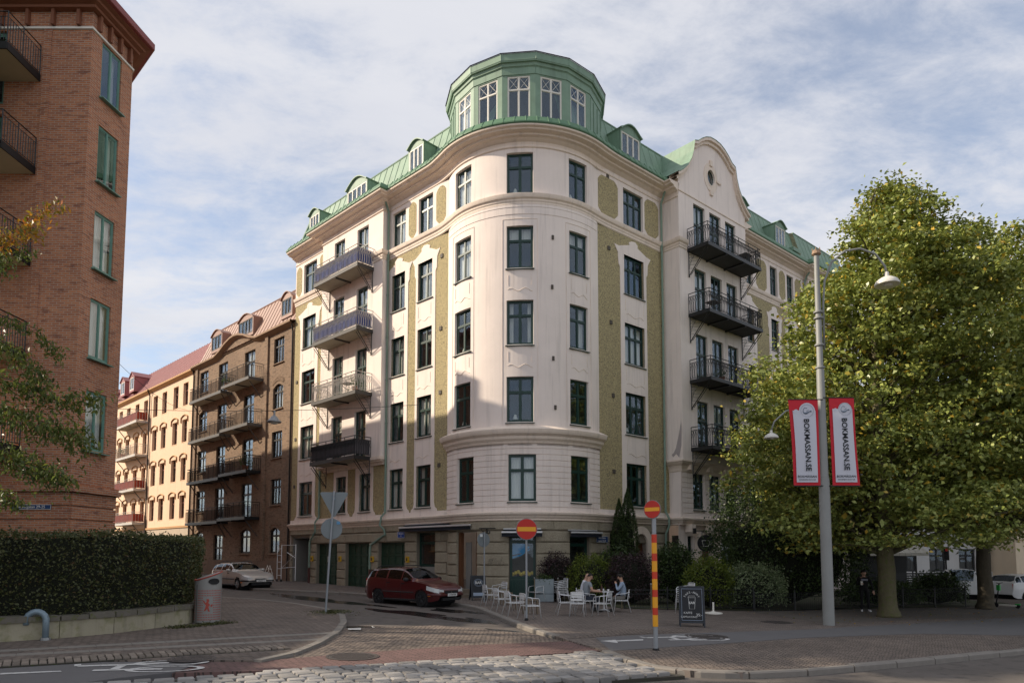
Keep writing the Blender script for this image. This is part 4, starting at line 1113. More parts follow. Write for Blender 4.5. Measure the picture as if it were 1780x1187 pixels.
# --- downpipes
def pipe(pts, name='downpipe', r=.06, mat=None):
    mb = cmb(); mb.tube(pts, r, 8)
    for a, b in zip(pts[:-1], pts[1:]):
        L = math.dist(a, b)
        for k in range(1, int(L / 2.4) + 1):
            t = k * 2.4 / L; p = [a[i] + (b[i] - a[i]) * t for i in range(3)]; mb.tube([(p[0], p[1], p[2] - .03), (p[0], p[1], p[2] + .03)], r * 1.25, 8)
    put(mb, name, mat or PIPE, smooth=True)
g = lambda F, s, o, z: F.P(s, o, z)
pipe([g(FL, 6.55, .85, 21.9), g(FL, 6.72, .45, 21.55), g(FL, 6.75, .27, 21.2), g(FL, 6.75, .25, 4.3), g(FL, 6.9, .38, 4.05), g(FL, 6.98, .42, 3.6), g(FL, 6.75, .3, 3.35), g(FL, 6.72, .25, 3.1), g(FL, 8.12, .22, 2.55), g(FL, 8.17, .22, 2.3), g(FL, 8.17, .22, 1.2)])
pipe([g(FL, 8.17, .22, 1.2), g(FL, 8.17, .22, .15)], 'pipe_foot', .07, M('rusty_pipe', (.09, .035, .03), .7))
pipe([g(FL, 13.75, .2, 7.5), g(FL, 13.75, .2, 4.3), g(FL, 13.9, .35, 4.0), g(FL, 13.9, .35, 3.4), g(FL, 14.7, .22, 2.85), g(FL, 14.75, .22, 2.6), g(FL, 14.75, .22, 1.2)])
pipe([g(FL, 14.75, .22, 1.2), g(FL, 14.75, .22, .2)], 'pipe_foot', .07, MATS['rusty_pipe'])
pipe([g(FR, 5.95, .85, 22.0), g(FR, 6.08, .5, 21.6), g(FR, 6.1, .26, 21.1), g(FR, 6.1, .22, 4.3), g(FR, 6.15, .4, 3.9), g(FR, 6.15, .4, 3.5), g(FR, 6.1, .22, 3.1), g(FR, 6.1, .22, 0)])
pipe([g(FR, 22.45, .9, 22.0), g(FR, 22.45, .4, 21.4), g(FR, 22.45, .22, 21.0), g(FR, 22.45, .22, 0)])
for F, lst in ((FR, ((1.9, 17.4), (2.0, 13.6), (2.1, 9.9), (2.1, 6.1), (1.85, 21.15))), (FL, ((2.25, 17.3), (2.3, 13.5), (2.3, 10.2), (2.35, 6.5), (17.0, 13.3), (17.0, 9.5), (17.0, 6.4))), (FT, ((15.5, 14.5), (16, 11.1), (17.2, 8.8), (16, 16.9)))):
    for s, z in lst:
        mb = MB(FW(F)); w = .09 if F is not FT else .7
        mb.box(s - w, s + w, .1, .17, z - .1, z + .1); put(mb, 'wall_vent', M('vent_metal', (.09, .075, .06), .7))

# --- stone ground floor
def blocks(F, s0, s1, z0, z1, nz, off=.16, lmax=1.3, seed=0):
    """courses of bossed blocks, every block its own stone"""
    rr = random.Random(seed); cyl = isinstance(F, Cyl); k = TRAD * math.pi / 180 if cyl else 1
    for j in range(nz):
        za, zb = z0 + (z1 - z0) * j / nz, z0 + (z1 - z0) * (j + 1) / nz
        L = (s1 - s0) * k; n = max(1, math.ceil(L / lmax)); cuts = [s0 + (s1 - s0) * i / n for i in range(n + 1)]
        if j % 2 and n > 1: cuts = [s0] + [c + (s1 - s0) / n * (.5 if 0 < i < n else 0) for i, c in enumerate(cuts[:-1])][1:] + [s1]
        for a, b in zip(cuts[:-1], cuts[1:]):
            sub = max(1, int((b - a) * k / .45)); gq = .008 / k
            mb = MB(FW(F)); bo = off + rr.uniform(-.012, .018)
            N = sub + 2; xs_ = [a + gq] + [a + gq + (b - a - 2 * gq) * (i / (sub + 1)) for i in range(1, sub + 1)] + [b - gq]
            b1 = min(.06, (zb - za) * .2)
            V = []
            for i, x in enumerate(xs_):
                e = i in (0, len(xs_) - 1)
                V += [(x, .0, za + .008), (x, bo - .06 if e else bo - .06, za + .008), (x, (bo - .03) if e else bo + rr.uniform(0, .03), za + b1), (x, (bo - .03) if e else bo + rr.uniform(0, .03), zb - b1), (x, bo - .06, zb - .008), (x, .0, zb - .008)]
            fs = [(i * 6 + q, i * 6 + q + 1, i * 6 + q + 7, i * 6 + q + 6) for i in range(len(xs_) - 1) for q in range(5)] + [tuple(range(6)), tuple(range((len(xs_) - 1) * 6 + 5, (len(xs_) - 1) * 6 - 1, -1))]
            mb.add(V, fs); mb.obj('stone_block', STONE, CB)
STONEB = M('stone_backing', (.2, .17, .13), .95)
gop = [(14.95, 17.15, 0, 3.12), (11.7, 14.12, 0, 2.66), (8.4, 10.84, 0, 2.66), (5.1, 7.56, 0, 2.66), (2.62, 4.14, 0, 3.12)]
mb = cmb(); wall_grid(mb, FL, .6, 17.4, -.3, 3.9, .06, gop, .35)
put(mb, 'ground_floor_wall', STONEB)
tgo = [(-52, -33.7, 0, 3.08), (-11.9, 4.8, .0, 2.88), (26.8, 43.5, .9, 2.86)]
mb = cmb(); wall_grid(mb, FT, -66, 56, -.4, 3.9, .06, tgo, .3, step=3)
put(mb, 'ground_floor_wall', STONEB)
sd = 1
for a, b in ((17.15, 17.4), (14.12, 14.95), (10.84, 11.7), (7.56, 8.4), (4.14, 5.1)): blocks(FL, a, b, .1, 2.66 if a > 5 else 2.66, 5, seed=sd); sd += 1
blocks(FL, .85, 2.62, .0, 3.2, 6, seed=7)
blocks(FL, 4.14, 17.4, 3.22, 3.62, 1, lmax=1.6, seed=8); blocks(FL, 4.14, 14.95, 2.68, 3.2, 1, lmax=1.5, seed=9); blocks(FL, .9, 4.14, 3.22, 3.62, 1, lmax=1.6, seed=10)
for a, b in ((-66, -52), (-33.7, -11.9), (4.8, 26.8), (43.5, 56)): blocks(FT, a, b, -.05, 3.1, 6, seed=sd, lmax=1.65); sd += 1
blocks(FT, -64, 56, 3.12, 3.56, 1, seed=40, lmax=1.5)
mb = cmb(); wall_grid(mb, FR, .85, 6.6, -.5, 3.9, .06, [(1.75, 2.5, .6, 3.05), (3.66, 4.64, -.3, 2.6)], .4)
mb.T = FW(FR)
put(mb, 'ground_floor_wall', STONEB)
blocks(FR, .95, 1.75, -.1, 3.1, 6, seed=50); blocks(FR, 2.5, 3.3, -.1, 3.1, 6, seed=51); blocks(FR, .95, 6.3, 3.12, 3.56, 1, seed=52); blocks(FR, 5.0, 6.2, -.1, 3.1, 6, seed=53)
cbwin(FR, 1.75, 2.5, .6, 3.05, -.2, cols=1, sill=False, curtain=None)
mb = MB(FW(FR)); arc = [(4.15 + .47 * math.cos(t), 2.6 + .47 * math.sin(t)) for t in np.linspace(0, math.pi, 13)]; arc2 = [(4.15 + .85 * math.cos(t), 2.6 + .85 * math.sin(t)) for t in np.linspace(0, math.pi, 13)]
for i in range(12): mb.prism([arc[i], arc[i + 1], arc2[i + 1], arc2[i]], -.25, .17)
mb.box(3.3, 3.66, -.25, .17, -.3, 2.6); mb.box(4.64, 5.0, -.25, .17, -.3, 2.6)
put(mb, 'arched_doorway', CREAM2)
mb = MB(FW(FR)); mb.prism([(3.68, -.2)] + [(x, z) for x, z in reversed(arc)] + [(4.62, -.2)], -.24, -.18); put(mb, 'entrance_door', M('red_brown_door', (.12, .03, .015), .45))
mb = cmb(); wall_grid(mb, FR, 6.5, 13.0, -.5, 3.9, .72, [(7.3, 7.9, .5, 3.0), (8.4, 9.7, -.2, 3.05), (10.2, 12.2, .6, 3.05)], .35); wall_grid(mb, FR, 13.0, 30, -.6, 3.9, .06, [(s, s + 1.4, .8, 3.0) for s in (14.4, 17.6, 20, 23.5, 26)], .3)
put(mb, 'ground_floor_wall', CREAM)
for a, b, c, d in ((7.3, 7.9, .5, 3.0), (10.2, 12.2, .6, 3.05)): cbwin(FR, a, b, c, d, .5, sill=False)
for s in (14.4, 17.6, 20, 23.5, 26): cbwin(FR, s, s + 1.4, .8, 3.0, -.1)
mb = MB(FW(FR)); mb.box(8.45, 9.65, .35, .42, -.2, 3.0); put(mb, 'entrance_door', M('brown_door', (.16, .07, .035), .5))
for s in (8.1, 9.95, 12.5):
    mb = MB(FW(FR)); mb.box(s - .16, s + .16, .72, .95, -.3, 2.9); mb.box(s - .22, s + .22, .72, 1.02, 2.9, 3.15); put(mb, 'pilaster', CREAM2)

# scrawled graffiti beside the café door
mb = MB(FW(FT)); rr9 = random.Random(4)
for k in range(9):
    a0 = -24 + k * 1.15; z0_ = 1.72 + rr9.uniform(-.05, .05)
    mb.tube([(a0 + rr9.uniform(-.5, .5), .215, z0_ + rr9.uniform(-.16, .16)) for _ in range(5)], .008, 3)
put(mb, 'graffiti', IRON)

# garage doors: leaves with raised rails and sunk panels
GDOOR = M('garage_green', (.022, .055, .034), .5, var=.18, vs=3, stain=.3)
for (a, b, c, d) in gop[1:4]:
    mb = MB(FW(FL)); mb.box(a, b, -.2, -.16, .1, d)
    gdo = put(mb, 'garage_door', GDOOR)
    for k in range(2):
        x0 = a + (b - a) * k / 2 + .02; x1 = a + (b - a) * (k + 1) / 2 - .02
        mb = MB(FW(FL)); n = 2; m = 4
        mb.box(x0, x1, -.16, -.12, .1, .22); mb.box(x0, x1, -.16, -.12, d - .1, d)
        for i in range(n + 1): x = x0 + (x1 - x0) * i / n; mb.box(max(x0, x - .05), min(x1, x + .05), -.16, -.118, .22, d - .1)
        for j in range(1, m): z = .22 + (d - .32) * j / m; mb.box(x0, x1, -.16, -.122, z - .05, z + .05)
        mb.obj('door_leaf', GDOOR, gdo)
        for i in range(n):
            for j in range(m):
                xa = x0 + (x1 - x0) * i / n + .1; xb = x0 + (x1 - x0) * (i + 1) / n - .1; za = .22 + (d - .32) * j / m + .1; zb = .22 + (d - .32) * (j + 1) / m - .1
                mb = MB(FW(FL)); mb.bbox(xa, xb, -.165, -.14, za, zb, .02); mb.obj('door_panel', GDOOR, gdo)
mb = MB(FW(FL)); mb.box(14.95, 17.15, -1.3, -1.26, 0, 3.12); mb.box(15.2, 15.9, -1.26, -1.22, .3, 2.4); put(mb, 'entrance_door', M('entrance_dark', (.02, .03, .026), .5))
mb = MB(FW(FL)); mb.box(17.1, 17.15, -1.25, .02, .1, 3.1); mb.box(14.95, 15.0, -1.25, .02, .1, 3.1); mb.box(14.95, 17.15, -1.25, .02, 3.05, 3.11); put(mb, 'entrance_reveal', M('reveal_grey', (.22, .215, .2), .9))
# yellow meter boxes
for s in (14.45, 11.25, 7.95, 4.75):
    mb = MB(FW(FL)); mb.box(s - .11, s + .11, .16, .26, 1.6, 1.92); o = put(mb, 'box_body', M('yellow_box', (.55, .33, .02), .5))
    o.name = 'meter_box'
    mb = MB(FW(FL)); mb.box(s - .05, s + .05, .26, .268, 1.68, 1.84); put(mb, 'dark_label', IRON, parent=o)
mb = MB(FW(FL)); mb.box(12.95, 13.12, -.115, -.105, 1.55, 1.9); put(mb, 'notice', M('paper_white', (.7, .7, .68), .7))

# shop window, café door and their awnings
w = cbwin(FL, 2.62, 4.14, 1.4, 3.12, -.1, cols=1, split=.7, sill=False, curtain=None)
mb = MB(FW(FL)); mb.box(2.62, 4.14, -.2, -.04, .0, 1.4); put(mb, 'shop_panel', M('grey_panel', (.23, .225, .21), .8))
shelf = M('shelf_wood', (.25, .12, .05), .6)
mb = MB(FW(FL)); mb.box(2.75, 3.9, -.75, -.5, 2.15, 2.2); mb.box(2.75, 3.4, -.8, -.5, 1.75, 1.8); put(mb, 'shop_shelf', shelf)
bott = M('jar_amber', (.3, .18, .06), .3)
for k in range(9):
    mb = MB(FW(FL)); x = 2.85 + k * .12; mb.lathe([(.04, 0), (.04, .2), (.015, .27), (.015, .33), (0, .33)], 7, (x, -.62, 2.2)); put(mb, 'shelf_bottle', bott)
cbd = MB(FW(FT))
cbd.box(-52, -50.2, -.2, .02, .2, 3.05); cbd.box(-35.2, -33.7, -.2, .02, .2, 3.05); put(cbd, 'door_frame', M('door_wood', (.13, .055, .025), .5))
mb = MB(FW(FT)); mb.box(-49.8, -44, -.35, -.3, .4, 2.6); put(mb, 'door_panel_grey', MATS['grey_panel'])
mb = MB(FW(FT)); mb.box(-52, -33.7, -1.4, -1.35, .2, 3.05); mb.box(-52, -33.7, -1.4, -.02, .1, .4); put(mb, 'cafe_interior', MATS['room'])
mb = MB(FW(FT)); mb.box(-54, -32, -.1, .75, -.1, .22); mb.box(-53, -33, -.1, .4, .22, .42); put(mb, 'door_step', STONEB)
cbwin(FT, -11.9, 4.8, .9, 2.88, -.08, cols=1, split=.86, sill=False, curtain=None)
mb = MB(FW(FT)); mb.box(-11.9, 4.8, -.15, -.02, -.1, .9)
for k in range(8): mb.box(-11.7 + k * 2.07, -11.7 + k * 2.07 + 1.9, -.02, .0, .0, .86)
put(mb, 'shop_panel', GREENW)
mb = MB(FW(FT)); mb.add([(-11, -.16, 2.0), (-3, -.14, 2.1), (1, -.16, 2.35), (-2, -.16, 2.5), (-11, -.16, 2.55)], [(0, 1, 2, 3, 4)]); mb.add([(-11.2, -.16, 1.82), (-5, -.14, 1.95), (1, -.16, 2.22), (1, -.16, 2.28), (-5, -.14, 2.03), (-11.2, -.16, 1.92)], [(0, 1, 2, 3, 4, 5)])
put(mb, 'window_decal', M('decal_blue', (.02, .2, .42), .5))
for k in range(8):
    mb = MB(FW(FT)); mb.lathe([(.0, -.1), (.075, -.06), (.09, 0), (.07, .07), (.0, .1)], 8, (0, 0, 0)); a = -10.5 + k * 1.9
    c = FT.P(a, -.32, 1.12 + .05 * (k % 3)); mb.v = [(v[0] + 0, v[1], v[2]) for v in mb.v]
    mb = cmb(); mb.lathe([(.0, -.1), (.075, -.06), (.09, 0), (.07, .07), (.0, .1)], 8, c); put(mb, 'yellow_fruit', M('fruit_yellow', (.62, .46, .08), .5))
cbwin(FT, 26.8, 43.5, .9, 2.86, -.08, cols=1, split=.8, sill=False, curtain=None)
NAVY = M('awning_navy', (.006, .009, .016), .75, var=.2)
ALU = M('aluminium', (.72, .73, .74), .32, metal=.45, var=.06)
def awning(F, s0, s1, z, o0, o1, drop, n=6):
    mb = MB(FW(F)); k = n if isinstance(F, Cyl) else 1
    for i in range(k):
        a, b = s0 + (s1 - s0) * i / k, s0 + (s1 - s0) * (i + 1) / k
        mb.quad((a, o0, z), (b, o0, z), (b, o1, z - drop), (a, o1, z - drop)); mb.quad((a, o1, z - drop), (b, o1, z - drop), (b, o1 + .01, z - drop - .2), (a, o1 + .01, z - drop - .2))
    o = put(mb, 'awning', NAVY)
    mb = MB(FW(F)); mb.tube([(s0 + (s1 - s0) * i / k, o1 + .02, z - drop) for i in range(k + 1)], .045, 6); mb.tube([(s0 + (s1 - s0) * i / k, o0 + .03, z + .02) for i in range(k + 1)], .03, 6); mb.obj('front_bar', ALU, o)
    return o
aw = awning(FL, -.55, 4.95, 3.55, .2, .62, .16)
mb = MB(FW(FL)); mb.box(-.6, 5.0, .06, .3, 3.38, 3.52); mb.obj('awning_case', NAVY, aw)
aw = awning(FT, -14.9, 7.6, 3.16, .2, .52, .14)
aw = awning(FT, 24.7, 48.8, 3.12, .2, .5, .1)

# signs fixed to the building
def wall_sign(name, F, s, z, w, h, mat, lines, size, off=.2, label=None):
    c = F.P(s, off, z); r = F.at(s)
    t = link(name, None, None, c, r); tag(t, label, 'street sign')
    mb = MB(); mb.box(-w / 2, w / 2, -.012, .012, -h / 2, h / 2); mb.obj('plate', mat, t)
    mb = MB(); e = .012
    for x0, x1, z0, z1 in ((-w / 2, w / 2, h / 2 - e, h / 2), (-w / 2, w / 2, -h / 2, -h / 2 + e), (-w / 2, -w / 2 + e, -h / 2 + e, h / 2 - e), (w / 2 - e, w / 2, -h / 2 + e, h / 2 - e)): mb.box(x0, x1, .012, .016, z0, z1)
    mb.obj('border', WHITEW, t)
    for i, tx in enumerate(lines):
        zz_ = (len(lines) / 2 - .5 - i) * size * 1.25
        text_obj('lettering', tx, size, WHITEW, t, (0, .015, zz_), (R(90), 0, R(180)), .003)
    return t
SIGNB = M('sign_blue', (.012, .045, .14), .4); SIGNB2 = M('sign_bright_blue', (.015, .07, .32), .4)
wall_sign('street_name_sign', FR, 1.0, 2.74, .82, .3, SIGNB, ['Sten Sture-', 'gatan 31-27'], .115, .3, 'dark blue street name plate on stone wall beside the conifer')
wall_sign('street_name_sign', FL, 5.2, 3.05, .62, .32, SIGNB2, ['Skånegatan', '31'], .1, .3, 'bright blue street name plate left of the long black awning')
# hanging signs
t = thing('hanging_sign', 'round black hanging sign with white cup outline above the garden shrubs', 'sign', FR.P(7.2, 1.9, 2.6))
mb = MB(); mb.lathe([(0, -.03), (.42, -.03), (.44, 0), (.42, .03), (0, .03)], 24, (0, 0, 0), 'y'); mb.obj('disc', IRON, t)
mb = MB()
for p in ([(-.2, .14), (.2, .14), (.13, -.16), (-.13, -.16), (-.2, .14)], [(.19, .08), (.3, .06), (.27, -.08), (.16, -.04)]):
    mb.tube([(x, -.04, z) for x, z in p], .014, 4)
mb.obj('cup_outline', WHITEW, t)
mb = MB(); mb.box(-.62, .5, -.02, .02, .62, .66); mb.box(-.2, -.17, -.01, .01, .38, .63); mb.box(.17, .2, -.01, .01, .38, .63); mb.box(-.64, -.5, -.1, .1, .5, .78); mb.obj('bracket', IRON, t)
t = thing('sign_bracket', 'empty black iron sign bracket beside the cafe door', 'bracket', FT.P(-26, .15, 3.0)); t.rotation_euler = (0, 0, FT.at(-26))
mb = MB(); mb.box(-.02, .02, 0, .04, -.45, .2); mb.box(-.45, .4, .02, .05, .2, .24); mb.tube([(0, .03, .0), (.25, .03, .1), (.3, .03, .2)], .012, 4); mb.tube([(0, .05, .1), (0, .5, .1)], .012, 4); mb.lathe([(.06, 0), (.09, .02), (.06, .04)], 10, (-.1, .03, .05), 'y'); mb.obj('arm', IRON, t)

# rear of the block, closing it off
mb = cmb()
for a, b in ((FL.p2(17.4, .1), FL.p2(17.4, -13)), (FL.p2(17.4, -13), FR.p2(30, -13)), (FR.p2(30, -13), FR.p2(30, .4))):
    mb.quad((*a, -.5), (*b, -.5), (*b, 22.1), (*a, 22.1))
put(mb, 'rear_wall', CREAM)

# ------------------------------------------------------------------ brown brick house and yellow house up the side street
FLr = FL.rz
BROWN = brick_mat('brown_brick', (.28, .18, .115), (.18, .115, .074), (.24, .195, .15), .24, .08, .014, .5, (.06, .035, .025))
BROWND = M('brown_trim', (.30, .20, .13), .85, var=.15, stain=.2)
def lroot(name, label, s, cat='building'):
    o = FL.p2(s, 0); return thing(name, label, cat, (o[0], o[1], 0), FLr)
def lwin(root, s0c, a, b, z0, z1, off, **k):
    return window(root, FL, a, b, z0, z1, off, fm=k.pop('fm'), gm=GLASS, **k)
S0 = 17.45
BR = lroot('brown_brick_house', 'dark brown brick apartment house with curved gable and iron balconies', S0)
lo = lambda s: s - S0
BF = [(15.15, 16.9), (11.95, 13.66), (8.58, 10.38), (5.37, 7.12), (2.1, 3.82)]
DF = M('dark_window_frame', (.02, .016, .013), .5)
class Loc:      # facade coordinates straight in the house's own space
    def P(s, a, off, z): return (a, off, z)
LO = Loc()
cols = {'A': (18.87, 20.32), 'B': (23.2, 24.9), 'C': (27.85, 29.5), 'D': (31.5, 33.15)}
hol = []
for nm, (a, b) in cols.items():
    for i, (c, d) in enumerate(BF):
        if nm == 'C' and i == 4: c, d = .4, 3.5
        if nm in 'BC' and i < 4: c = c - .75
        if i == 4 and nm == 'B': pass
        hol.append((nm, i, a, b, c, d))
mb = MB(); wall_grid(mb, LO, 0, lo(34.4), 1.6, 17.5, .12, [(lo(a), lo(b), c, d) for _, _, a, b, c, d in hol], .22)
mb.quad((0, .12, -.3), (0, -12, -.3), (0, -12, 17.5), (0, .12, 17.5)); mb.quad((lo(34.4), .12, -.3), (lo(34.4), -12, -.3), (lo(34.4), -12, 17.5), (lo(34.4), .12, 17.5))
mb.obj('brick_wall', BROWN, BR)
mb = MB()      # curved gable and pilasters
arch = [(lo(x), z) for x, z in ((21.6, 17.5), (22.6, 17.55), (23.6, 17.8), (24.6, 18.2), (25.5, 18.42), (26.2, 18.48), (26.9, 18.42), (27.8, 18.2), (28.8, 17.8), (29.8, 17.55), (31, 17.5))]
mb.prism(arch, -.3, .2); mb.obj('curved_gable', BROWN, BR)
for a in (21.05, 33.45):
    mb = MB(); mb.box(lo(a), lo(a + .45), .1, .24, 1.6, 17.5); mb.obj('pilaster', BROWN, BR)
mb = MB()
prof = [(0, 17.3), (.1, 17.36), (.12, 17.5), (.3, 17.56), (.34, 17.68), (-.1, 17.75)]
edge = [(lo(34.42), .12), (lo(31), .12)][::-1]
mb.T = None
def lsweep(path, w, h, mb):
    for p, q in zip(path[:-1], path[1:]):
        mb.add([(p[0], .1, p[1] - h), (q[0], .1, q[1] - h), (q[0], w, q[1] - h * .3), (p[0], w, p[1] - h * .3), (p[0], -.2, p[1] + .05), (q[0], -.2, q[1] + .05), (q[0], w, q[1] + .05), (p[0], w, p[1] + .05)], [(0, 1, 2, 3), (3, 2, 6, 7), (4, 5, 6, 7), (0, 1, 5, 4)])
lsweep([(0, 17.55), (lo(21.6), 17.55)] + arch[1:-1] + [(lo(31), 17.55), (lo(34.4), 17.55)], .5, .3, mb); mb.obj('cornice', BROWND, BR)
mb = MB(); mb.box(-.02, lo(34.4), .1, .2, -.3, 1.6); 
for k in range(12): mb.box(.1 + k * 1.4, .1 + k * 1.4 + 1.36, .2, .215, .9, 1.57)
mb.obj('plinth', M('brown_plinth', (.2, .14, .1), .9, var=.2), BR)
for i, (nm, r, a, b, c, d) in enumerate(hol):
    door = nm == 'C' and r == 4
    lwin(BR, S0, a, b, c, d, 0, cols=2 if not (nm == 'A' and r < 4) else 3, split=.68, t=.08, fm=DF, key='br', sill=not (nm in 'BC' and r < 4) and not door, sillmat=BROWND, curtain=['sides', 'full', 'sides', None][i % 4] if not door else None, name='window' if not door else 'house_door')
    if r in (1, 4) and nm in 'AD' or (r == 4 and nm == 'B'):   # segmental arch closing the head of the opening
        mb = MB(); w = b - a; n = 8
        lower = [(lo(a) + w * k / n, d - .26 + .26 * math.sin(math.pi * k / n)) for k in range(n + 1)]
        mb.prism([(lo(a) - .0, d + .001)] + lower + [(lo(b), d + .001)], -.02, .118)
        mb.obj('arch_infill', BROWN, BR)
        mb = MB()
        for k in range(14):
            x0 = lo(a) - .1 + (w + .2) * k / 14; x1 = x0 + (w + .2) / 14 - .02; zc = d - .02 + .24 * math.sin(math.pi * (k + .5) / 14)
            mb.box(x0, x1, .1, .15, zc, zc + .28)
        mb.obj('brick_arch', BROWND if r == 9 else BROWN, BR)
PINKR = M('brown_metal_roof', (.30, .17, .125), .5, var=.12, stain=.2, spec=.5)
RP = [(.3, 17.6), (-.1, 17.75), (-.5, 18.6), (-1.5, 20.9), (-3, 21.5), (-7, 22.6)]
mb = MB()
for (o0, z0), (o1, z1) in zip(RP[:-1], RP[1:]): mb.quad((-.05, o0, z0), (lo(34.4), o0, z0), (lo(34.4), o1, z1), (-.05, o1, z1))
mb.prism([(0, 0)] * 3, 0, 0) if False else None
mb.add([(-.05, o, z) for o, z in RP] + [(-.05, -7, 17.4)], [tuple(range(len(RP) + 1))]); mb.add([(lo(34.4), o, z) for o, z in RP] + [(lo(34.4), -7, 17.4)], [tuple(range(len(RP) + 1))])
rf = mb.obj('mansard_roof', PINKR, BR)
mb = MB()
for k in range(29): x = .2 + k * .58; mb.tube([(x, o, z + .02) for o, z in RP[:5]], .025, 4)
mb.tube([(-.1, -1.5, 20.95), (lo(34.4), -1.5, 20.95)], .06, 5); mb.obj('standing_seams', PINKR, rf)
def ldormer(root, s0, s1, z0, zt, front, nc, mat, fm, base, arched=True, back=-2.4):
    a, b = s0 - .12 - base, s1 + .12 - base; rise = .45 if arched else 0
    arc = [(a + (b - a) * i / 8, zt + rise * math.sin(math.pi * i / 8)) for i in range(9)] if arched else [(a - .1, zt), ((a + b) / 2, zt + .55), (b + .1, zt)]
    mb = MB(); mb.prism([(x, z + .06) for x, z in arc] + [(x, z) for x, z in reversed(arc)], back, front + .1); d = mb.obj('dormer', mat, root)
    mb = MB(); mb.prism([(a, zt - .01)] + arc[:] + [(b, zt - .01)], front - .05, front - .002)
    mb.box(a, s0 - base, front - .05, front, z0 - .2, zt); mb.box(s1 - base, b, front - .05, front, z0 - .2, zt); mb.box(s0 - base, s1 - base, front - .05, front, z0 - .2, z0)
    mb.quad((a, front, z0 - .2), (a, back, z0 - .2), (a, back, zt), (a, front, zt)); mb.quad((b, front, z0 - .2), (b, back, z0 - .2), (b, back, zt), (b, front, zt)); mb.obj('dormer_wall', mat, d)
    window(root, FL, s0, s1, z0, zt, front - .01, nc, None, t=.07, fm=fm, gm=GLASS, sill=False, key='ld')
for a, b, n in ((18.8, 20.2, 3), (24.7, 27.1, 4), (30.2, 32.1, 3)): ldormer(BR, a, b, 18.6, 19.75, -.3, n, PINKR, DF, S0)
IDT = lambda x, y, z: (x, y, z)
BRAIL = M('grey_iron_rail', (.10, .095, .088), .5)
for i, (z, rm, cl) in enumerate(((14.42, BRAIL, None), (11.15, BRAIL, None), (7.85, IRON, None), (4.6, IRON, None))):
    balcony(BR, IDT, lo(21.9), lo(26.4), .12, 1.15, z, 1.05, rm, SLABM if i < 2 else SLABD, brackets=False, orn=False, step=.13, irn=rm)
    balcony(BR, IDT, lo(27.0), lo(33.0), .12, .95, z - .12, 1.05, rm, SLABM if i < 2 else SLABD, brackets=False, orn=False, step=.13, irn=rm)
    for s, o in ((22.1, 1.0), (26.2, 1.0), (27.3, .8), (32.7, .8)):
        mb = MB(); mb.tube([(lo(s), .14, z - 1.3), (lo(s), o, z - .25)], .04, 4); mb.obj('balcony_strut', BRAIL, BR)
mb = MB(); mb.tube([(.12, .3, 17.4), (.12, .2, 16.9), (.12, .2, .2)], .06, 7); mb.obj('downpipe', DF, BR)
mb = MB(); mb.tube([(lo(34.3), .3, 17.4), (lo(34.3), .2, 16.9), (lo(34.3), .2, .2)], .06, 7); mb.obj('downpipe', DF, BR)

YELL = M('yellow_brick_plaster', (.80, .58, .41), .9, var=.1, vs=2, stain=.3, bump=.1, bs=25)
YTRIM = M('yellow_trim', (.52, .31, .15), .85, var=.12)
RFR = M('red_window_frame', (.13, .035, .022), .5); REDR = M('red_metal_roof', (.34, .135, .13), .5, var=.14, stain=.2)
YS = 34.4
YH = lroot('yellow_house', 'warm yellow apartment house with red metal roof and red balconies', YS)
ly = lambda s: s - YS
YF = [(14.72, 16.68), (11.55, 13.5), (8.28, 10.2), (5.05, 7.0)]
yc = [(35.65, 36.75), (37.85, 39.0), (40.6, 41.75), (42.9, 44.05), (45.55, 46.65), (47.97, 49.08), (50.57, 51.7), (52.97, 54.05), (56.2, 57.3), (58.6, 59.7), (61.5, 62.6), (63.9, 65)]
hol = [(ly(a), ly(b), c, d) for a, b in yc for c, d in YF] + [(ly(a), ly(b), 1.6, 3.6) for a, b in yc[::2]]
mb = MB(); wall_grid(mb, LO, 0, 36, .3, 17.4, .12, hol, .3); mb.quad((0, .12, -.3), (0, -12, -.3), (0, -12, 17.4), (0, .12, 17.4)); mb.quad((36, .12, -.3), (36, -12, -.3), (36, -12, 17.4), (36, .12, 17.4))
mb.obj('plaster_wall', YELL, YH)
mb = MB(); lsweep([(0, 17.45), (36, 17.45)], .45, .3, mb)
mb.box(0, 36, .1, .2, 14.0, 14.15) if False else None
mb.box(0, 36, .1, .24, 4.25, 4.42); mb.obj('cornice', YTRIM, YH)
mb = MB(); mb.box(0, 36, .1, .16, .2, 4.25); mb.obj('ground_floor', M('pale_base', (.5, .42, .33), .9, stain=.3), YH)
for i, (a, b) in enumerate(yc):
    for j, (c, d) in enumerate(YF):
        window(YH, FL, a, b, c, d, -.1, 2, .68, t=.075, fm=RFR, gm=GLASS, key='y', sillmat=YTRIM, curtain=['sides', None, 'full', None][(i + j) % 4])
        if j:     # hood mould over the lower windows
            mb = MB(); x0, x1 = ly(a) - .18, ly(b) + .18; n = 8
            pt = [(x0 + (x1 - x0) * k / n, d + .18 + .2 * math.sin(math.pi * k / n)) for k in range(n + 1)]
            pt = [(x0, d - .25)] + pt + [(x1, d - .25)]
            mb.tube([(x, .16, z) for x, z in pt], .06, 4); mb.obj('hood_mould', YTRIM, YH)
RP = [(.3, 17.5), (-.05, 17.65), (-2.2, 20.9), (-7, 22.5)]
mb = MB()
for (o0, z0), (o1, z1) in zip(RP[:-1], RP[1:]): mb.quad((.02, o0, z0), (36, o0, z0), (36, o1, z1), (.02, o1, z1))
mb.add([(.02, o, z) for o, z in RP] + [(.02, -7, 17.4)], [tuple(range(len(RP) + 1))]); rf = mb.obj('metal_roof', REDR, YH)
mb = MB()
for k in range(60): x = .3 + k * .6; mb.tube([(x, o, z + .02) for o, z in RP[:3]], .03, 4)
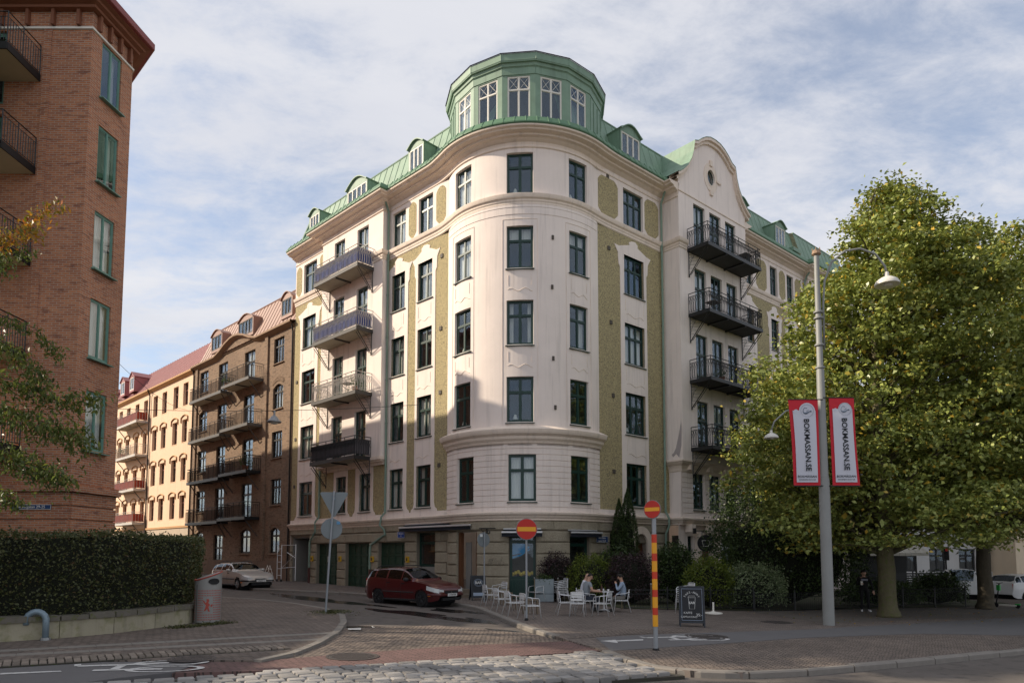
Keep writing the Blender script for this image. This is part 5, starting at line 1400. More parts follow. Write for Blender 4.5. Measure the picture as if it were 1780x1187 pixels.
mb.obj('standing_seams', REDR, rf)
for a, b in ((50.7, 51.9), (53.6, 54.8), (60, 61.2)): ldormer(YH, a, b, 18.6, 19.9, -.1, 2, REDR, WHITEW, YS, False)
REDCL = M('red_balcony_panel', (.30, .045, .025), .7, var=.25, vs=6)
for z, cl in ((14.55, REDCL), (11.35, None), (8.1, REDCL), (4.95, REDCL)):
    balcony(YH, IDT, ly(45.4), ly(51.6), .12, 1.1, z, 1.0, RAIL_L, SLABM, cloth=cl, brackets=False, orn=False, step=.2)
    for s in (45.8, 51.2):
        mb = MB(); mb.tube([(ly(s), .14, z - 1.2), (ly(s), .95, z - .2)], .04, 4); mb.obj('balcony_strut', BRAIL, YH)
mb = MB(); mb.tube([(ly(44.6), .5, 17.4), (ly(44.7), .25, 16.9), (ly(44.7), .2, .3)], .06, 7); mb.obj('downpipe', DF, YH)

# flower pots and plants on the balconies
POTL = leaf_mat('balcony_leaf', (.03, .07, .015), (.08, .14, .03))
TERR = M('terracotta', (.35, .13, .06), .8)

# ------------------------------------------------------------------ red brick house on the left
REDB = brick_mat('red_brick', (.50, .205, .10), (.33, .125, .07), (.42, .34, .27), .25, .077, .011, .6, (.13, .055, .045))
GF = M('mint_window_frame', (.13, .27, .22), .45, var=.12)
E0 = Vector((-14.25, 22.0)); E1 = Vector((-14.0, 24.0)); d1 = (E1 - E0).normalized(); W1 = (E1 - E0).length
RB = thing('red_brick_house', 'tall red brick apartment house with mint green window frames and red eaves', 'building', (E0.x, E0.y, 0))
# chamfer face
FC = Frame((E0.x, E0.y), math.degrees(math.atan2(d1.x, d1.y)), -1)
HZ = 20.75
rbT = lambda x, y, z: (x - E0.x, y - E0.y, z)
WZ = [(17.75, 19.75), (14.75, 16.75), (11.7, 13.7), (8.62, 10.65), (5.5, 7.5)]
class Face:     # faces of the brick house live in rotated objects so that the brick courses follow them
    pass
def brickface(name, F, s0, s1, z0, z1, holes, depth=.16, off=0.0):
    mb = MB(); wall_grid(mb, LO, s0, s1, z0, z1, off, holes, depth)
    sg = 1 if (F.d.x * math.cos(F.rz) + F.d.y * math.sin(F.rz)) > 0 else -1
    mb.v = [(x * sg, y, z) for x, y, z in mb.v]
    return mb.obj(name, REDB, RB, loc=(F.o.x - E0.x, F.o.y - E0.y, 0), rotz=F.rz)
wx0, wx1 = W1 * .24, W1 * .72
brickface('brick_wall', FC, 0, W1, 4.05, HZ, [(wx0, wx1, c, d) for c, d in WZ])
for c, d in WZ: window(RB, FC, wx0, wx1, c, d, -.05, 2, None, t=.07, dep=.05, fm=GF, gm=GLASS, key='rb', curtain='full' if c < 12.5 else 'sides', sillmat=GF)  # full curtains added low down so the panes show pale
FF = Frame((E0.x, E0.y), -90, 1)      # front, facing the camera
fh = [(s, s + 1.5, c - .6, d) for s in (2.9, 7.0, 11.0) for c, d in WZ]
brickface('brick_wall', FF, 0, 26, 4.05, HZ, fh)
for h in fh: window(RB, FF, *h, -.1, 2, None, t=.1, dep=.06, fm=GF, gm=GLASS, key='rb', sill=False)
FS = Frame((E1.x, E1.y), -45.84, -1)  # street side
brickface('brick_wall', FS, 0, 44, 4.05, HZ, [])
for F, s1 in ((FC, W1), (FF, 26), (FS, 44)):      # pilaster strips and the rusticated base
    sg = 1 if (F.d.x * math.cos(F.rz) + F.d.y * math.sin(F.rz)) > 0 else -1
    for k in range(9):
        mb = MB(); mb.box(0 if F is not FS else 0, sg * s1, -.05, .07, .1 + k * .44, .1 + k * .44 + .40)
        mb.obj('brick_course', REDB, RB, loc=(F.o.x - E0.x, F.o.y - E0.y, 0), rotz=F.rz)
    mb = MB(); mb.box(0, sg * s1, -.1, .0, 0, 4.1); mb.obj('base_wall', REDB, RB, loc=(F.o.x - E0.x, F.o.y - E0.y, 0), rotz=F.rz)
    mb = MB(); mb.box(-.1 * sg, sg * (s1 + .1), -.1, .2, 4.05, 4.2); mb.box(-.05 * sg, sg * (s1 + .05), -.1, .13, 4.2, 4.3); mb.obj('brick_ledge', REDB, RB, loc=(F.o.x - E0.x, F.o.y - E0.y, 0), rotz=F.rz)
mb = MB(); mb.box(1.35, 1.6, 0, .05, 4.3, HZ - .96); mb.obj('pilaster_strip', REDB, RB, loc=(0, 0, 0), rotz=FF.rz)
# eaves: white line, corbel bricks, red soffit and roof
OAK = M('eaves_timber', (.22, .085, .045), .7); REDE = M('red_eaves', (.24, .055, .05), .5, var=.15)
pth = [FS.p2(44, 0), tuple(E1), tuple(E0), FF.p2(26, 0)][::-1]
mb = MB(rbT); mb.sweep(pth[::-1], [(.0, HZ - .95), (.05, HZ - .95), (.05, HZ - .88), (0, HZ - .88)]); mb.obj('white_band', WHITEW, RB)
mb = MB(rbT); mb.sweep(pth[::-1], [(.0, HZ - .3), (.12, HZ - .28), (.16, HZ - .05), (.6, HZ), (.63, HZ + .02), (.63, HZ + .24), (.0, HZ + .3)]); mb.obj('eaves', REDE, RB)
mb = MB(rbT)
mb.sweep(pth[::-1], [(.02, HZ - .32), (.2, HZ - .3), (.2, HZ - .2), (.35, HZ - .16), (.35, HZ - .06), (.5, HZ - .02), (.5, HZ - .001)]); mb.obj('soffit_moulding', OAK, RB)
for F, n, L in ((FC, 4, W1), (FF, 30, 26)):
    for k in range(n):
        s = L * (k + .5) / n; mb = MB(lambda a, o, z, F=F: rbT(*F.P(a, o, z))); mb.box(s - .05, s + .05, 0, .14, HZ - .85, HZ - .3); mb.obj('corbel', OAK, RB)
mb = MB(rbT); rp_ = pth[::-1]; mb.sweep(rp_, [(.63, HZ + .24), (-1.6, HZ + .9), (-6, HZ + 3.0)], caps=False); mb.obj('roof', REDE, RB)
for sx in (6, 15):      # chimneys
    c = FS.p2(sx, -3); mb = MB(rbT); mb.slab([(c[0] - .8, c[1] - .6), (c[0] + .8, c[1] - .6), (c[0] + .8, c[1] + .6), (c[0] - .8, c[1] + .6)], HZ + .5, HZ + 4.2); mb.obj('chimney', REDB, RB)
# balconies on the front
FFT = lambda a, o, z: rbT(*FF.P(a, o, z))
CREAMS = M('balcony_underside', (.5, .44, .3), .85)
for z in (18.15, 14.9, 11.75, 8.6, 5.5):
    balcony(RB, FFT, 1.72, 5.4, .0, 1.5, z, 1.05, IRON, CREAMS, brackets=False, orn=False, step=.11, thick=.2, irn=IRON)
t = wall_sign('street_name_sign', FF, 1.15, 3.55, 1.25, .16, SIGNB, ['Skånegatan 29-25'], .125, .1, 'long dark blue street name plate on the red brick wall')
mb = MB(); mb.tube([(FF.P(0.3, .09, 4.2)), FF.P(-.0, .1, 3.95)], .012, 4)

# ------------------------------------------------------------------ trees, hedges and shrubs
def leaf_cloud(name, C, size, mat, parent, flat=.5, aspect=.62, droop=None, jitter=.35):
    """one leaf-shaped face per point in C (N,3)"""
    C = np.asarray(C, float); n = len(C)
    nn = nrng.normal(size=(n, 3)); nn[:, 2] = np.abs(nn[:, 2]) * (1 + flat * 2); nn /= np.linalg.norm(nn, axis=1)[:, None]
    u = nrng.normal(size=(n, 3))
    if droop is not None: u = u * .55 + np.array(droop)
    u -= nn * (u * nn).sum(1)[:, None]; u /= np.linalg.norm(u, axis=1)[:, None] + 1e-9
    v = np.cross(nn, u); L = size * (1 + nrng.uniform(-jitter, jitter, n)); W = L * aspect
    V = np.empty((n, 4, 3)); V[:, 0] = C - u * (L / 2)[:, None]; V[:, 2] = C + u * (L / 2)[:, None] - nn * (L * .12)[:, None]
    V[:, 1] = C + v * (W / 2)[:, None] + nn * (L * .1)[:, None]; V[:, 3] = C - v * (W / 2)[:, None] + nn * (L * .1)[:, None]
    me = bpy.data.meshes.new(name); me.vertices.add(4 * n); me.vertices.foreach_set('co', V.astype(np.float32).ravel())
    me.loops.add(4 * n); me.loops.foreach_set('vertex_index', np.arange(4 * n, dtype=np.int32))
    me.polygons.add(n); me.polygons.foreach_set('loop_start', np.arange(0, 4 * n, 4, dtype=np.int32)); me.polygons.foreach_set('loop_total', np.full(n, 4, np.int32))
    me.materials.append(mat); me.update(calc_edges=True)
    return link(name, me, parent)
BARK = M('bark', (.085, .072, .05), .95, var=.35, vs=5, bump=1.0, bs=18, bdist=.04)
BARKM = M('mossy_bark', (.12, .105, .06), .95, var=.35, vs=4, bump=1.0, bs=16, bdist=.04, col2=(.10, .115, .035), thr=(.5, .66))
LINDEN = leaf_mat('linden_leaf', (.14, .185, .045), (.36, .395, .105), .36, .14, (.55, .36, .05), .03)
DARKL = leaf_mat('dark_leaf', (.03, .055, .018), (.085, .125, .04), .4, .2)
PURPL = leaf_mat('purple_leaf', (.025, .018, .022), (.07, .038, .042), .45, .15)
YGL = leaf_mat('yellow_green_leaf', (.07, .11, .018), (.2, .24, .04), .45, .3)
VARL = leaf_mat('variegated_leaf', (.10, .16, .06), (.33, .38, .22), .45, .25)
HEDL = leaf_mat('hedge_leaf', (.035, .05, .018), (.13, .135, .05), .4, .2, (.11, .065, .03), .12)
CHERL = leaf_mat('cherry_leaf', (.06, .095, .025), (.17, .2, .055), .4, .35, (.22, .2, .03), .1)
AUTL = leaf_mat('autumn_leaf', (.12, .15, .02), (.42, .26, .05), .4, .4, (.5, .17, .06), .4)
def clump_pts(c, rx, rz, n, out=None, down=.25):
    p = nrng.normal(size=(n, 3)) * np.array([rx, rx, rz]) * .55
    r2 = (p[:, 0] ** 2 + p[:, 1] ** 2) / rx ** 2
    p[:, 2] -= down * r2 * rz
    return p + np.array(c)
def tree(name, label, base, prof, nclump, nleaf, lsize, lmat, bark, r0, fork, lean=(0, 0), cat='tree', group=None, seed=1, off=(0, 0), trunk_n=14, ymin=None, core=0):
    """prof: list of (height, crown radius); clumps spread through that volume, limbs running to them"""
    global nrng
    rr = random.Random(seed); nrng = np.random.default_rng(seed)
    t = thing(name, label, cat, (base[0], base[1], gz(base[0])), 0, group)
    zs = [p[0] for p in prof]; rs = [p[1] for p in prof]; ztop = zs[-1]
    mb = MB(); pts = []; rad = []
    for k in range(9):
        f = k / 8; z = f * ztop * .8; pts.append((lean[0] * f + .08 * math.sin(3 * f + seed), lean[1] * f + .07 * math.cos(2.3 * f + seed), z))
        rad.append(r0 * (1.35 if k == 0 else 1) * (1 - .86 * f) + .015)
    pts.insert(1, (pts[0][0] * .7, pts[0][1] * .7, .35)); rad.insert(1, r0 * 1.05)
    P0 = []; R0_ = []
    for k in range(len(pts) - 1):
        for q in range(4): P0.append(tuple(pts[k][i] + (pts[k + 1][i] - pts[k][i]) * q / 4 for i in range(3))); R0_.append(rad[k] + (rad[k + 1] - rad[k]) * q / 4)
    mb.tube(P0, R0_, 18)
    mb.v = [tuple(Vector(v) + (Vector((v[0], v[1], 0)) - Vector((lean[0], lean[1], 0)) * 0).normalized() * r0 * .16 * mnoise.noise(Vector((v[0] * 9 + seed, v[1] * 9, v[2] * 1.3)))) for v in mb.v]
    mb.obj('trunk', bark, t, smooth='all')
    cl = []
    tries = 0
    while len(cl) < nclump and tries < nclump * 30:
        tries += 1
        z = rr.uniform(zs[0], ztop); rmax = float(np.interp(z, zs, rs))
        if rr.random() > (rmax / max(rs)) ** 1.3 + .08: continue
        a = rr.uniform(0, 2 * math.pi); f = rr.random() ** .42
        wob = 1 + .16 * math.sin(3 * a + seed) + .1 * math.sin(5 * a + z)
        x, y = math.cos(a) * rmax * f * wob, math.sin(a) * rmax * f * wob
        cl.append((x + off[0] * min(1, z / ztop * 1.5), y + off[1] * min(1, z / ztop * 1.5), z - .12 * f * rmax))
    P = []
    for c in cl:
        s = rr.uniform(.7, 1.35); P.append(clump_pts(c, .56 * s * fork, .19 * s * fork, int(nleaf * s * rr.uniform(.7, 1.2))))
    P = np.concatenate(P)
    if ymin is not None: P = P[P[:, 1] > ymin + .25 * np.sin(P[:, 0] * 2) + .2 * np.sin(P[:, 2] * 3)]
    leaf_cloud('crown', P, lsize, lmat, t)
    if core:      # extra large leaves added inside to block the sun and deepen the shade
        z = nrng.uniform(zs[0] + .3, ztop - 1.5, core); a = nrng.uniform(0, 2 * np.pi, core); r_ = np.interp(z, zs, rs) * np.sqrt(nrng.random(core)) * .66
        k = np.minimum(1, z / ztop * 1.5); Q_ = np.stack([np.cos(a) * r_ + off[0] * k, np.sin(a) * r_ + off[1] * k, z], 1)
        if ymin is not None: Q_ = Q_[Q_[:, 1] > ymin + .6]
        leaf_cloud('sun_blocking_leaves', Q_, .26, lmat, t)
    mb = MB()
    for c in cl[::6]:
        if ymin is not None and c[1] < ymin + .8: continue
        zb = max(zs[0] * .75, c[2] - .55 * math.hypot(c[0], c[1]) - .4); f = min(1, zb / (ztop * .8)); b = (lean[0] * f, lean[1] * f, zb)
        mid = ((b[0] * .55 + c[0] * .45), (b[1] * .55 + c[1] * .45), b[2] * .4 + c[2] * .6 + .15)
        mb.tube([b, mid, c], [r0 * .28 * (1 - .6 * f) + .012, r0 * .16 * (1 - .6 * f) + .01, .008], 5)
    mb.obj('limbs', bark, t, smooth='all')
    return t
tree('linden_tree', 'large linden tree in front of the right facade, mossy trunk beside the person in black', (13.89,25.56),
     [(3.0, 3.6), (4.0, 5.2), (6, 6.0), (8, 6.4), (10, 5.6), (12, 4.5), (14, 3.1), (15.6, 1.7), (17.0, .4)], 800, 170, .165, LINDEN, BARKM, .31, 1.25, seed=3, off=(1.3, .6), ymin=-2.7, core=11000)
tree('linden_tree', 'second linden tree at the right edge of the pavement, by the parked white van', (21.48,31.18),
     [(4.0, 3.6), (5.5, 6.0), (8, 6.8), (11, 6.2), (14, 4.6), (16.2, 2.6), (17.6, .6)], 560, 150, .19, LINDEN, BARK, .3, 1.3, seed=5, off=(1.2, -.3), core=9000)
tree('linden_tree', 'linden tree filling the right edge behind the other two', (31.5, 40.0), [(4.0, 3.0), (6, 5.5), (9, 6.4), (12, 5.6), (15, 3.2), (17.5, .6)], 260, 120, .22, LINDEN, BARK, .3, 1.6, seed=8)
# cherry tree reaching in at the left; unseen trees added beyond it for shade
tree('cherry_tree', 'leafy cherry tree reaching in at the left edge in front of the red brick wall', (-16.9, 17.0), [(2.6, 1.8), (4, 2.9), (6, 3.0), (8, 2.6), (10, 1.7), (11.5, .5)], 95, 60, .15, CHERL, BARK, .16, 1.2, seed=12)
tree('unseen_shade_tree', 'tall street tree standing left of the frame along the cross street', (-21.5, 18.1), [(15.3, 3.4), (16, 4.2), (17.5, 4.5), (19, 4.0), (22.5, 2.6), (24.5, 1.0)], 300, 110, .26, LINDEN, BARK, .28, 1.35, seed=14)
tree('unseen_shade_tree', 'second tall street tree farther left of the frame', (-27.5, 18.9), [(19.2, 3.6), (20, 4.6), (21.5, 5.0), (23.8, 4.0), (26, 2.2), (28, .8)], 300, 100, .3, LINDEN, BARK, .3, 1.5, seed=16)
tree('unseen_shade_tree', 'thin street tree nearest the cross street, left of the frame', (-20.5, 10.3), [(11.2, 1.2), (12.8, 2.6), (13.8, 3.0), (15.5, 2.4), (17, .8)], 48, 60, .26, LINDEN, BARK, .2, 1.3, seed=21)
# autumn branches in the upper left corner
t = thing('cherry_branch', 'slender branches with orange and green drooping leaves at upper left', 'branch', (-11.8, 12.0, 6.5))
bo = Vector((-11.8, 12.0, 6.5))
def branch(pts, n, spread, lmat, size, nm='leaves', r=.012, drop=.1):
    n = int(n * 2.4); size *= .95; spread *= 1.6
    P = [Vector(p) for p in pts]; mb = MB(); mb.tube([(p - bo)[:] for p in P], [r * (1 - .7 * i / (len(P) - 1)) for i in range(len(P))], 4); mb.obj('twig', BARK, t)
    C = []
    for i in range(n):
        f = rng.random() * (len(P) - 1.001); k = int(f); c = P[k].lerp(P[k + 1], f - k) - bo
        C.append((c.x + rng.gauss(0, spread), c.y + rng.gauss(0, spread), c.z + rng.gauss(-drop, spread * .8)))
    leaf_cloud(nm, np.array(C), size, lmat, t, flat=.0, aspect=.36, droop=(0.1, 0, -.9))
branch([(-10.15,12.00,6.82), (-9.46,12.00,7.46), (-8.87,12.00,8.06), (-8.20,12.00,8.46)], 190, .055, AUTL, .1)
branch([(-10.01,11.80,7.16), (-9.22,11.80,7.64), (-8.76,11.80,7.78), (-8.39,11.80,7.88)], 120, .06, AUTL, .1)
branch([(-10.23,12.20,7.12), (-9.40,12.20,7.50), (-8.81,12.20,7.64)], 110, .05, CHERL, .1)
branch([(-10.06,12.00,7.04), (-9.35,12.00,7.34), (-9.11,12.00,7.19)], 60, .05, CHERL, .1)
branch([(-10.20,12.20,6.69), (-9.40,12.20,6.42), (-8.70,12.20,6.15), (-8.13,12.20,5.59)], 170, .05, CHERL, .1)
branch([(-10.33,12.40,6.11), (-9.47,12.40,6.00), (-8.91,12.40,5.57), (-8.63,12.40,5.24)], 320, .08, CHERL, .1)
branch([(-10.29,12.40,5.46), (-9.21,12.40,5.24), (-8.46,12.40,4.92), (-7.56,12.40,4.92)], 420, .085, CHERL, .11)
branch([(-10.18,12.30,5.00), (-9.00,12.30,4.58), (-8.26,12.30,4.37), (-7.72,12.30,4.10)], 520, .11, CHERL, .11)
branch([(-10.06,12.20,4.35), (-8.99,12.20,3.83), (-8.46,12.20,3.57), (-7.94,12.20,3.41)], 460, .1, CHERL, .11)
branch([(-9.92,12.10,3.40), (-9.09,12.10,3.19), (-8.67,12.10,2.94)], 120, .06, CHERL, .11)

# clipped hedge above the low stone wall
WP = [(-12.4, 11.0), (-11.5, 12.9), (-10.73,14.52), (-9.59,15.61), (-9.10,17.11), (-8.72,18.73), (-8.75, 19.45), (-9.2, 20.6), (-10.4, 22.9), (-11.8, 25.2), (-14.2, 28.2)]
def offset_path(P, o):
    P = [Vector(p) for p in P]; out = []
    for i in range(len(P)):
        d = (P[min(i + 1, len(P) - 1)] - P[max(i - 1, 0)]).normalized(); out.append(P[i] + Vector((-d.y, d.x)) * o)
    return out
hg = thing('clipped_hedge', 'long clipped dark green hedge above the low stone wall', 'hedge', (-10.5, 17, gz(-10.5)))
HO = Vector((-10.5, 17, gz(-10.5)))
def lpts(P, n):
    P = [Vector(p) for p in P]; L = [0]
    for a, b in zip(P[:-1], P[1:]): L.append(L[-1] + (b - a).length)
    out = []
    for k in range(n + 1):
        t_ = L[-1] * k / n
        for i in range(len(P) - 1):
            if t_ <= L[i + 1] + 1e-6: out.append(P[i].lerp(P[i + 1], (t_ - L[i]) / (L[i + 1] - L[i]))); break
    return out
inner = offset_path(WP, .28); HP = lpts(inner, 60)
C = []; core = MB()
nr = lambda a: mnoise.noise(Vector(a))
def hprof(k, p):
    top = 2.32 + .12 * nr((p.x * .5, p.y * .5, 0)) + .05 * nr((p.x * 2, p.y * 2, 3)); return top
for k in range(len(HP) - 1):
    p, q = HP[k], HP[k + 1]; d = (q - p); L = d.length; d /= L; n_ = Vector((-d.y, d.x)); zt = hprof(k, p)
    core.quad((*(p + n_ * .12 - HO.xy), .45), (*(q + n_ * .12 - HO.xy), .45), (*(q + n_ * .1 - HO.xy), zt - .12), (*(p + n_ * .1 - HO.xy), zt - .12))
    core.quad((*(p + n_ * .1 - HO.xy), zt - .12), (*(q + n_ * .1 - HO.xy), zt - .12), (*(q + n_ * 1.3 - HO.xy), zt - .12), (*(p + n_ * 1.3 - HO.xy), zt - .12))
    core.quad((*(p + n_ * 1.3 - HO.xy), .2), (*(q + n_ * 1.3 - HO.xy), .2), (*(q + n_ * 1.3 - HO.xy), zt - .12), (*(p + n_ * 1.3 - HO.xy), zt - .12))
    for _ in range(int(L * 1500)):
        a = rng.random()
        c = p + d * rng.random() * L
        if a < .66:
            z = .42 + (zt - .42) * rng.random() ** .9; o = -.03 + rng.gauss(0, .05) - .16 * (z - .5) / 1.8 + .11 * nr((c.x * 1.3, c.y * 1.3, z * 1.6)) + .05 * nr((c.x * 4, c.y * 4, z * 4))
        else:
            z = zt + rng.gauss(-.03, .05); o = rng.uniform(-.2, 1.3)
        c = c + n_ * o; C.append((c.x - HO.x, c.y - HO.y, z))
leaf_cloud('foliage', np.array(C), .066, HEDL, hg, flat=.0, aspect=.6)
core.obj('dark_filler', M('hedge_core', (.012, .014, .007), .95), hg)  # near-black filler sheets behind the leaves, closing the view through

def shrub(name, label, c, dims, n, size, lmat, seed=0, z0=0.05, shape=2.4, cat='shrub', group=None, core=True, aspect=.6, noise_=.16, cone=False):
    """leafy shell round a lumpy super-ellipsoid"""
    global nrng
    nrng = np.random.default_rng(100 + seed); g = gz(c[0]); t = thing(name, label, cat, (c[0], c[1], g), 0, group)
    a = nrng.uniform(0, 2 * np.pi, n); b = np.arcsin(nrng.uniform(-.55 if not cone else -1, 1, n))
    dx, dy, dz = np.cos(b) * np.cos(a), np.cos(b) * np.sin(a), np.sin(b)
    k = (np.abs(dx) ** shape + np.abs(dy) ** shape + np.abs(dz) ** shape) ** (-1 / shape)
    lump = 1 + noise_ * (np.sin(5 * a + seed) * np.cos(4 * b + seed) + .6 * np.sin(9 * a - 2 * seed) * np.sin(7 * b)) + nrng.normal(0, .07, n) - np.abs(nrng.normal(0, .12, n))
    k *= lump
    if cone:
        h = nrng.random(n) ** 1.25; rr_ = (1 - h ** 3.2) * (.92 + .12 * np.sin(9 * a + 20 * h)) * (1 - np.abs(nrng.normal(0, .1, n))); P = np.stack([np.cos(a) * rr_ * dims[0], np.sin(a) * rr_ * dims[1], z0 + h * dims[2]], 1)
    else:
        zc = z0 + dims[2] * .42; P = np.stack([dx * k * dims[0], dy * k * dims[1], zc + dz * k * dims[2] * .58], 1); P[:, 2] = np.maximum(P[:, 2], z0)
    leaf_cloud('foliage', P, size, lmat, t, flat=.2, aspect=aspect)
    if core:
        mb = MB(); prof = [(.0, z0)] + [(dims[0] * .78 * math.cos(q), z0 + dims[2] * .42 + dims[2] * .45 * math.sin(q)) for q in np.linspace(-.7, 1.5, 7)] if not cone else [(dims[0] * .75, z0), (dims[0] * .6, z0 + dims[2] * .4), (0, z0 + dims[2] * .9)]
        mb.lathe(prof, 14); s = dims[1] / dims[0]; mb.v = [(x, y * s, z) for x, y, z in mb.v]; mb.obj('dark_filler', MATS['hedge_core'], t)  # near-black filler body inside the leaf shell
    return t
shrub('purple_shrub', 'dark purple shrub beside the grey planter, left end of the cafe hedge', (2.0, 30.75), (.75, .55, 2.0), 5200, .075, PURPL, 1)
shrub('yellow_green_shrub', 'bright yellow green clipped shrub behind the seated men', (3.5, 30.2), (1.0, .6, 1.95), 6200, .07, YGL, 2, shape=3)
shrub('purple_shrub', 'dark purple hedge shrub behind the right seated man', (5.15, 29.4), (1.05, .65, 2.05), 6500, .075, PURPL, 3, shape=3)
shrub('green_shrub', 'leafy green shrub at the foot of the twin conifers', (4.9, 32.0), (1.3, .7, 2.25), 4200, .1, DARKL, 4)
shrub('conifer', 'left and shorter of the twin slim conifers by the wall', (5.12, 32.7), (.5, .5, 4.75), 9000, .085, DARKL, 5, cone=True, cat='conifer', aspect=.4)
shrub('conifer', 'right and taller of the twin slim conifers by the wall', (5.55, 32.8), (.62, .62, 5.25), 12000, .085, DARKL, 6, cone=True, cat='conifer', aspect=.4)
shrub('climbing_shrub', 'dark leafy shrub between the arched doorway and the cup sign', (7.2, 30.6), (.95, .7, 2.5), 7500, .1, DARKL, 7)
shrub('mixed_shrub', 'loose green shrub with reddish tips behind the stacked chairs', (8.0, 28.0), (.95, .7, 1.95), 5600, .085, YGL, 8)
shrub('pale_shrub', 'pale variegated rounded shrub behind the garden railing', (9.9, 28.2), (1.25, .8, 1.75), 7000, .08, VARL, 9)
shrub('holly_bush', 'huge dense dark green bush left of the lamp post', (12.2, 30.6), (3.2, 2.0, 5.4), 30000, .105, DARKL, 10, shape=2.8)
shrub('low_shrub', 'low dark shrub behind the railing by the white van', (20.6, 33.4), (1.3, .8, 1.5), 4000, .1, DARKL, 11)
shrub('low_shrub', 'low green shrub in shade between the two linden trunks', (17.0, 31.6), (1.8, .8, 1.1), 4500, .1, DARKL, 13)
# weeds and fallen leaves
def litter(name, label, pts, size, mat, flat=4.0):
    o = leaf_cloud(name, np.array(pts), size, mat, None, flat=flat, aspect=.6); stuff(o); tag(o, label, 'leaves'); return o
P = []
for _ in range(420):
    x, y = rng.uniform(9, 24), rng.uniform(22.5, 31)
    if y > 21 + (x - 9) * .35: P.append((x, y, gz(x) + .012))
litter('fallen_leaves', 'scattered fallen leaves on the pavement under the lindens', P, .07, AUTL)
P = []
for _ in range(1500):
    a, r_ = rng.uniform(0, 6.28), abs(rng.gauss(0, .38)); c = (-5.94,22.86); x, y = c[0] + r_ * math.cos(a), c[1] + r_ * math.sin(a) * 1.3; P.append((x, y, gz(x) + rng.uniform(.0, .09) * max(0, 1 - r_)))
for k in range(1500):
    f = rng.random(); a, b = Vector((-8.57,17.47)), Vector((-7.77,19.08)); p = a.lerp(b, f); x = p.x + rng.gauss(0, .12); y = p.y + rng.gauss(0, .1); P.append((x, y, gz(x) + abs(rng.gauss(0, .03))))
litter('weeds', 'low green weeds along the kerb and wall foot at left', P, .045, HEDL, .5)

# ------------------------------------------------------------------ low wall, railing, poles
WALLM = M('pale_stone_wall', (.36, .325, .235), .92, var=.25, vs=1.6, bump=.5, bs=14, col2=(.24, .23, .12), thr=(.5, .7), stain=.5)
COPE = M('mossy_coping', (.15, .135, .11), .92, var=.3, vs=3, bump=.6, bs=20, col2=(.11, .12, .04), thr=(.52, .66))
sw = thing('stone_wall', 'low pale stone garden wall with dark coping stones under the hedge', 'wall', (-10.5, 17, gz(-10.5)))
so = Vector((-10.5, 17, gz(-10.5)))
Q = lpts(WP, 16)
inn = offset_path([q[:] for q in Q], .42); inn2 = offset_path([q[:] for q in Q], .5); outp = offset_path([q[:] for q in Q], -.05)
for k in range(16):
    a, b = Q[k], Q[k + 1]; c, d = inn[k + 1], inn[k]
    f = lambda p, q, t_: (p.lerp(q, t_))
    mb = MB(); g = .006
    A, B, C2, D2 = f(a, b, g), f(a, b, 1 - g), f(d, c, 1 - g), f(d, c, g)
    gl = lambda x, y: gz(x + so.x) - so.z
    mb.slab([(p - so.xy)[:] for p in (A, B, C2, D2)], -.3, .38, gl); mb.obj('wall_stone', WALLM, sw)
    for h in range(2):
        t0, t1 = h / 2 + .012, (h + 1) / 2 - .012; mb = MB()
        mb.slab([(p - so.xy)[:] for p in (f(outp[k], outp[k + 1], t0), f(outp[k], outp[k + 1], t1), f(inn2[k], inn2[k + 1], t1), f(inn2[k], inn2[k + 1], t0))], .38 + rng.uniform(0, .012), .5 + rng.uniform(-.02, .02), gl); mb.obj('coping_stone', COPE, sw)
SOIL = M('soil', (.05, .04, .028), .95, var=.3, vs=3)
mb = MB(); mb.add([(p.x, p.y, gz(p.x) + .4) for p in offset_path(WP, .4)] + [(-30, 30, .4), (-30, 11, .4)], [tuple(range(len(WP) + 2))]); struct(mb.obj('garden_bed', SOIL))
gpoly = [(3.2, 29.9), (4.4, 27.0), (9.5, 27.1), (21.1, 32.2), (26, 36), (22, 46), (7, 33.6)]
mb = MB(); mb.add([(x, y, gz(x) + .02) for x, y in gpoly], [tuple(range(len(gpoly)))]); struct(mb.obj('garden_bed', M('garden_soil', (.06, .055, .03), .95, var=.4, vs=3, col2=(.03, .06, .012), thr=(.5, .6))))
mb = MB(); mb.add([(x, y, gz(x) + .005) for x, y in ((10.2, 22.6), (24.5, 29.6), (24, 33), (9.2, 26.9))], [(0, 1, 2, 3)]); struct(mb.obj('gravel_strip', M('bare_gravel', (.12, .105, .09), .95, var=.3, vs=5, bump=.6, bs=60, bdist=.01)))
def railing(label, a, b, h=.78):
    A, B = Vector(a), Vector(b); L = (B - A).length; rz = math.atan2(B.y - A.y, B.x - A.x); n = max(1, round(L / 2.0))
    t = thing('garden_railing', label, 'railing', (A.x, A.y, gz((A.x + B.x) / 2)), rz)
    for k in range(n):
        x0, x1 = L * k / n, L * (k + 1) / n; mb = MB()
        for z in (.1, h - .16, h): mb.tube([(x0, 0, z), (x1, 0, z)], .014, 4)
        m = int((x1 - x0) / .11)
        for i in range(m): x = x0 + (i + .5) * (x1 - x0) / m; mb.tube([(x, 0, .1), (x, 0, h)], .008, 4)
        mb.obj('rail_panel', IRON, t)
    for k in range(n + 1):
        mb = MB(); mb.tube([(L * k / n, 0, -.1), (L * k / n, 0, h + .06)], .026, 6); mb.lathe([(0, h + .14), (.03, h + .1), (.03, h + .06), (0, h + .04)], 8, (L * k / n, 0, 0)); mb.obj('post', IRON, t)
railing('low black iron garden railing behind the cafe tables', (4.4, 27.0), (9.46, 27.04)); railing('long low black iron garden railing behind the person in black', (9.5, 27.06), (21.1, 32.1))

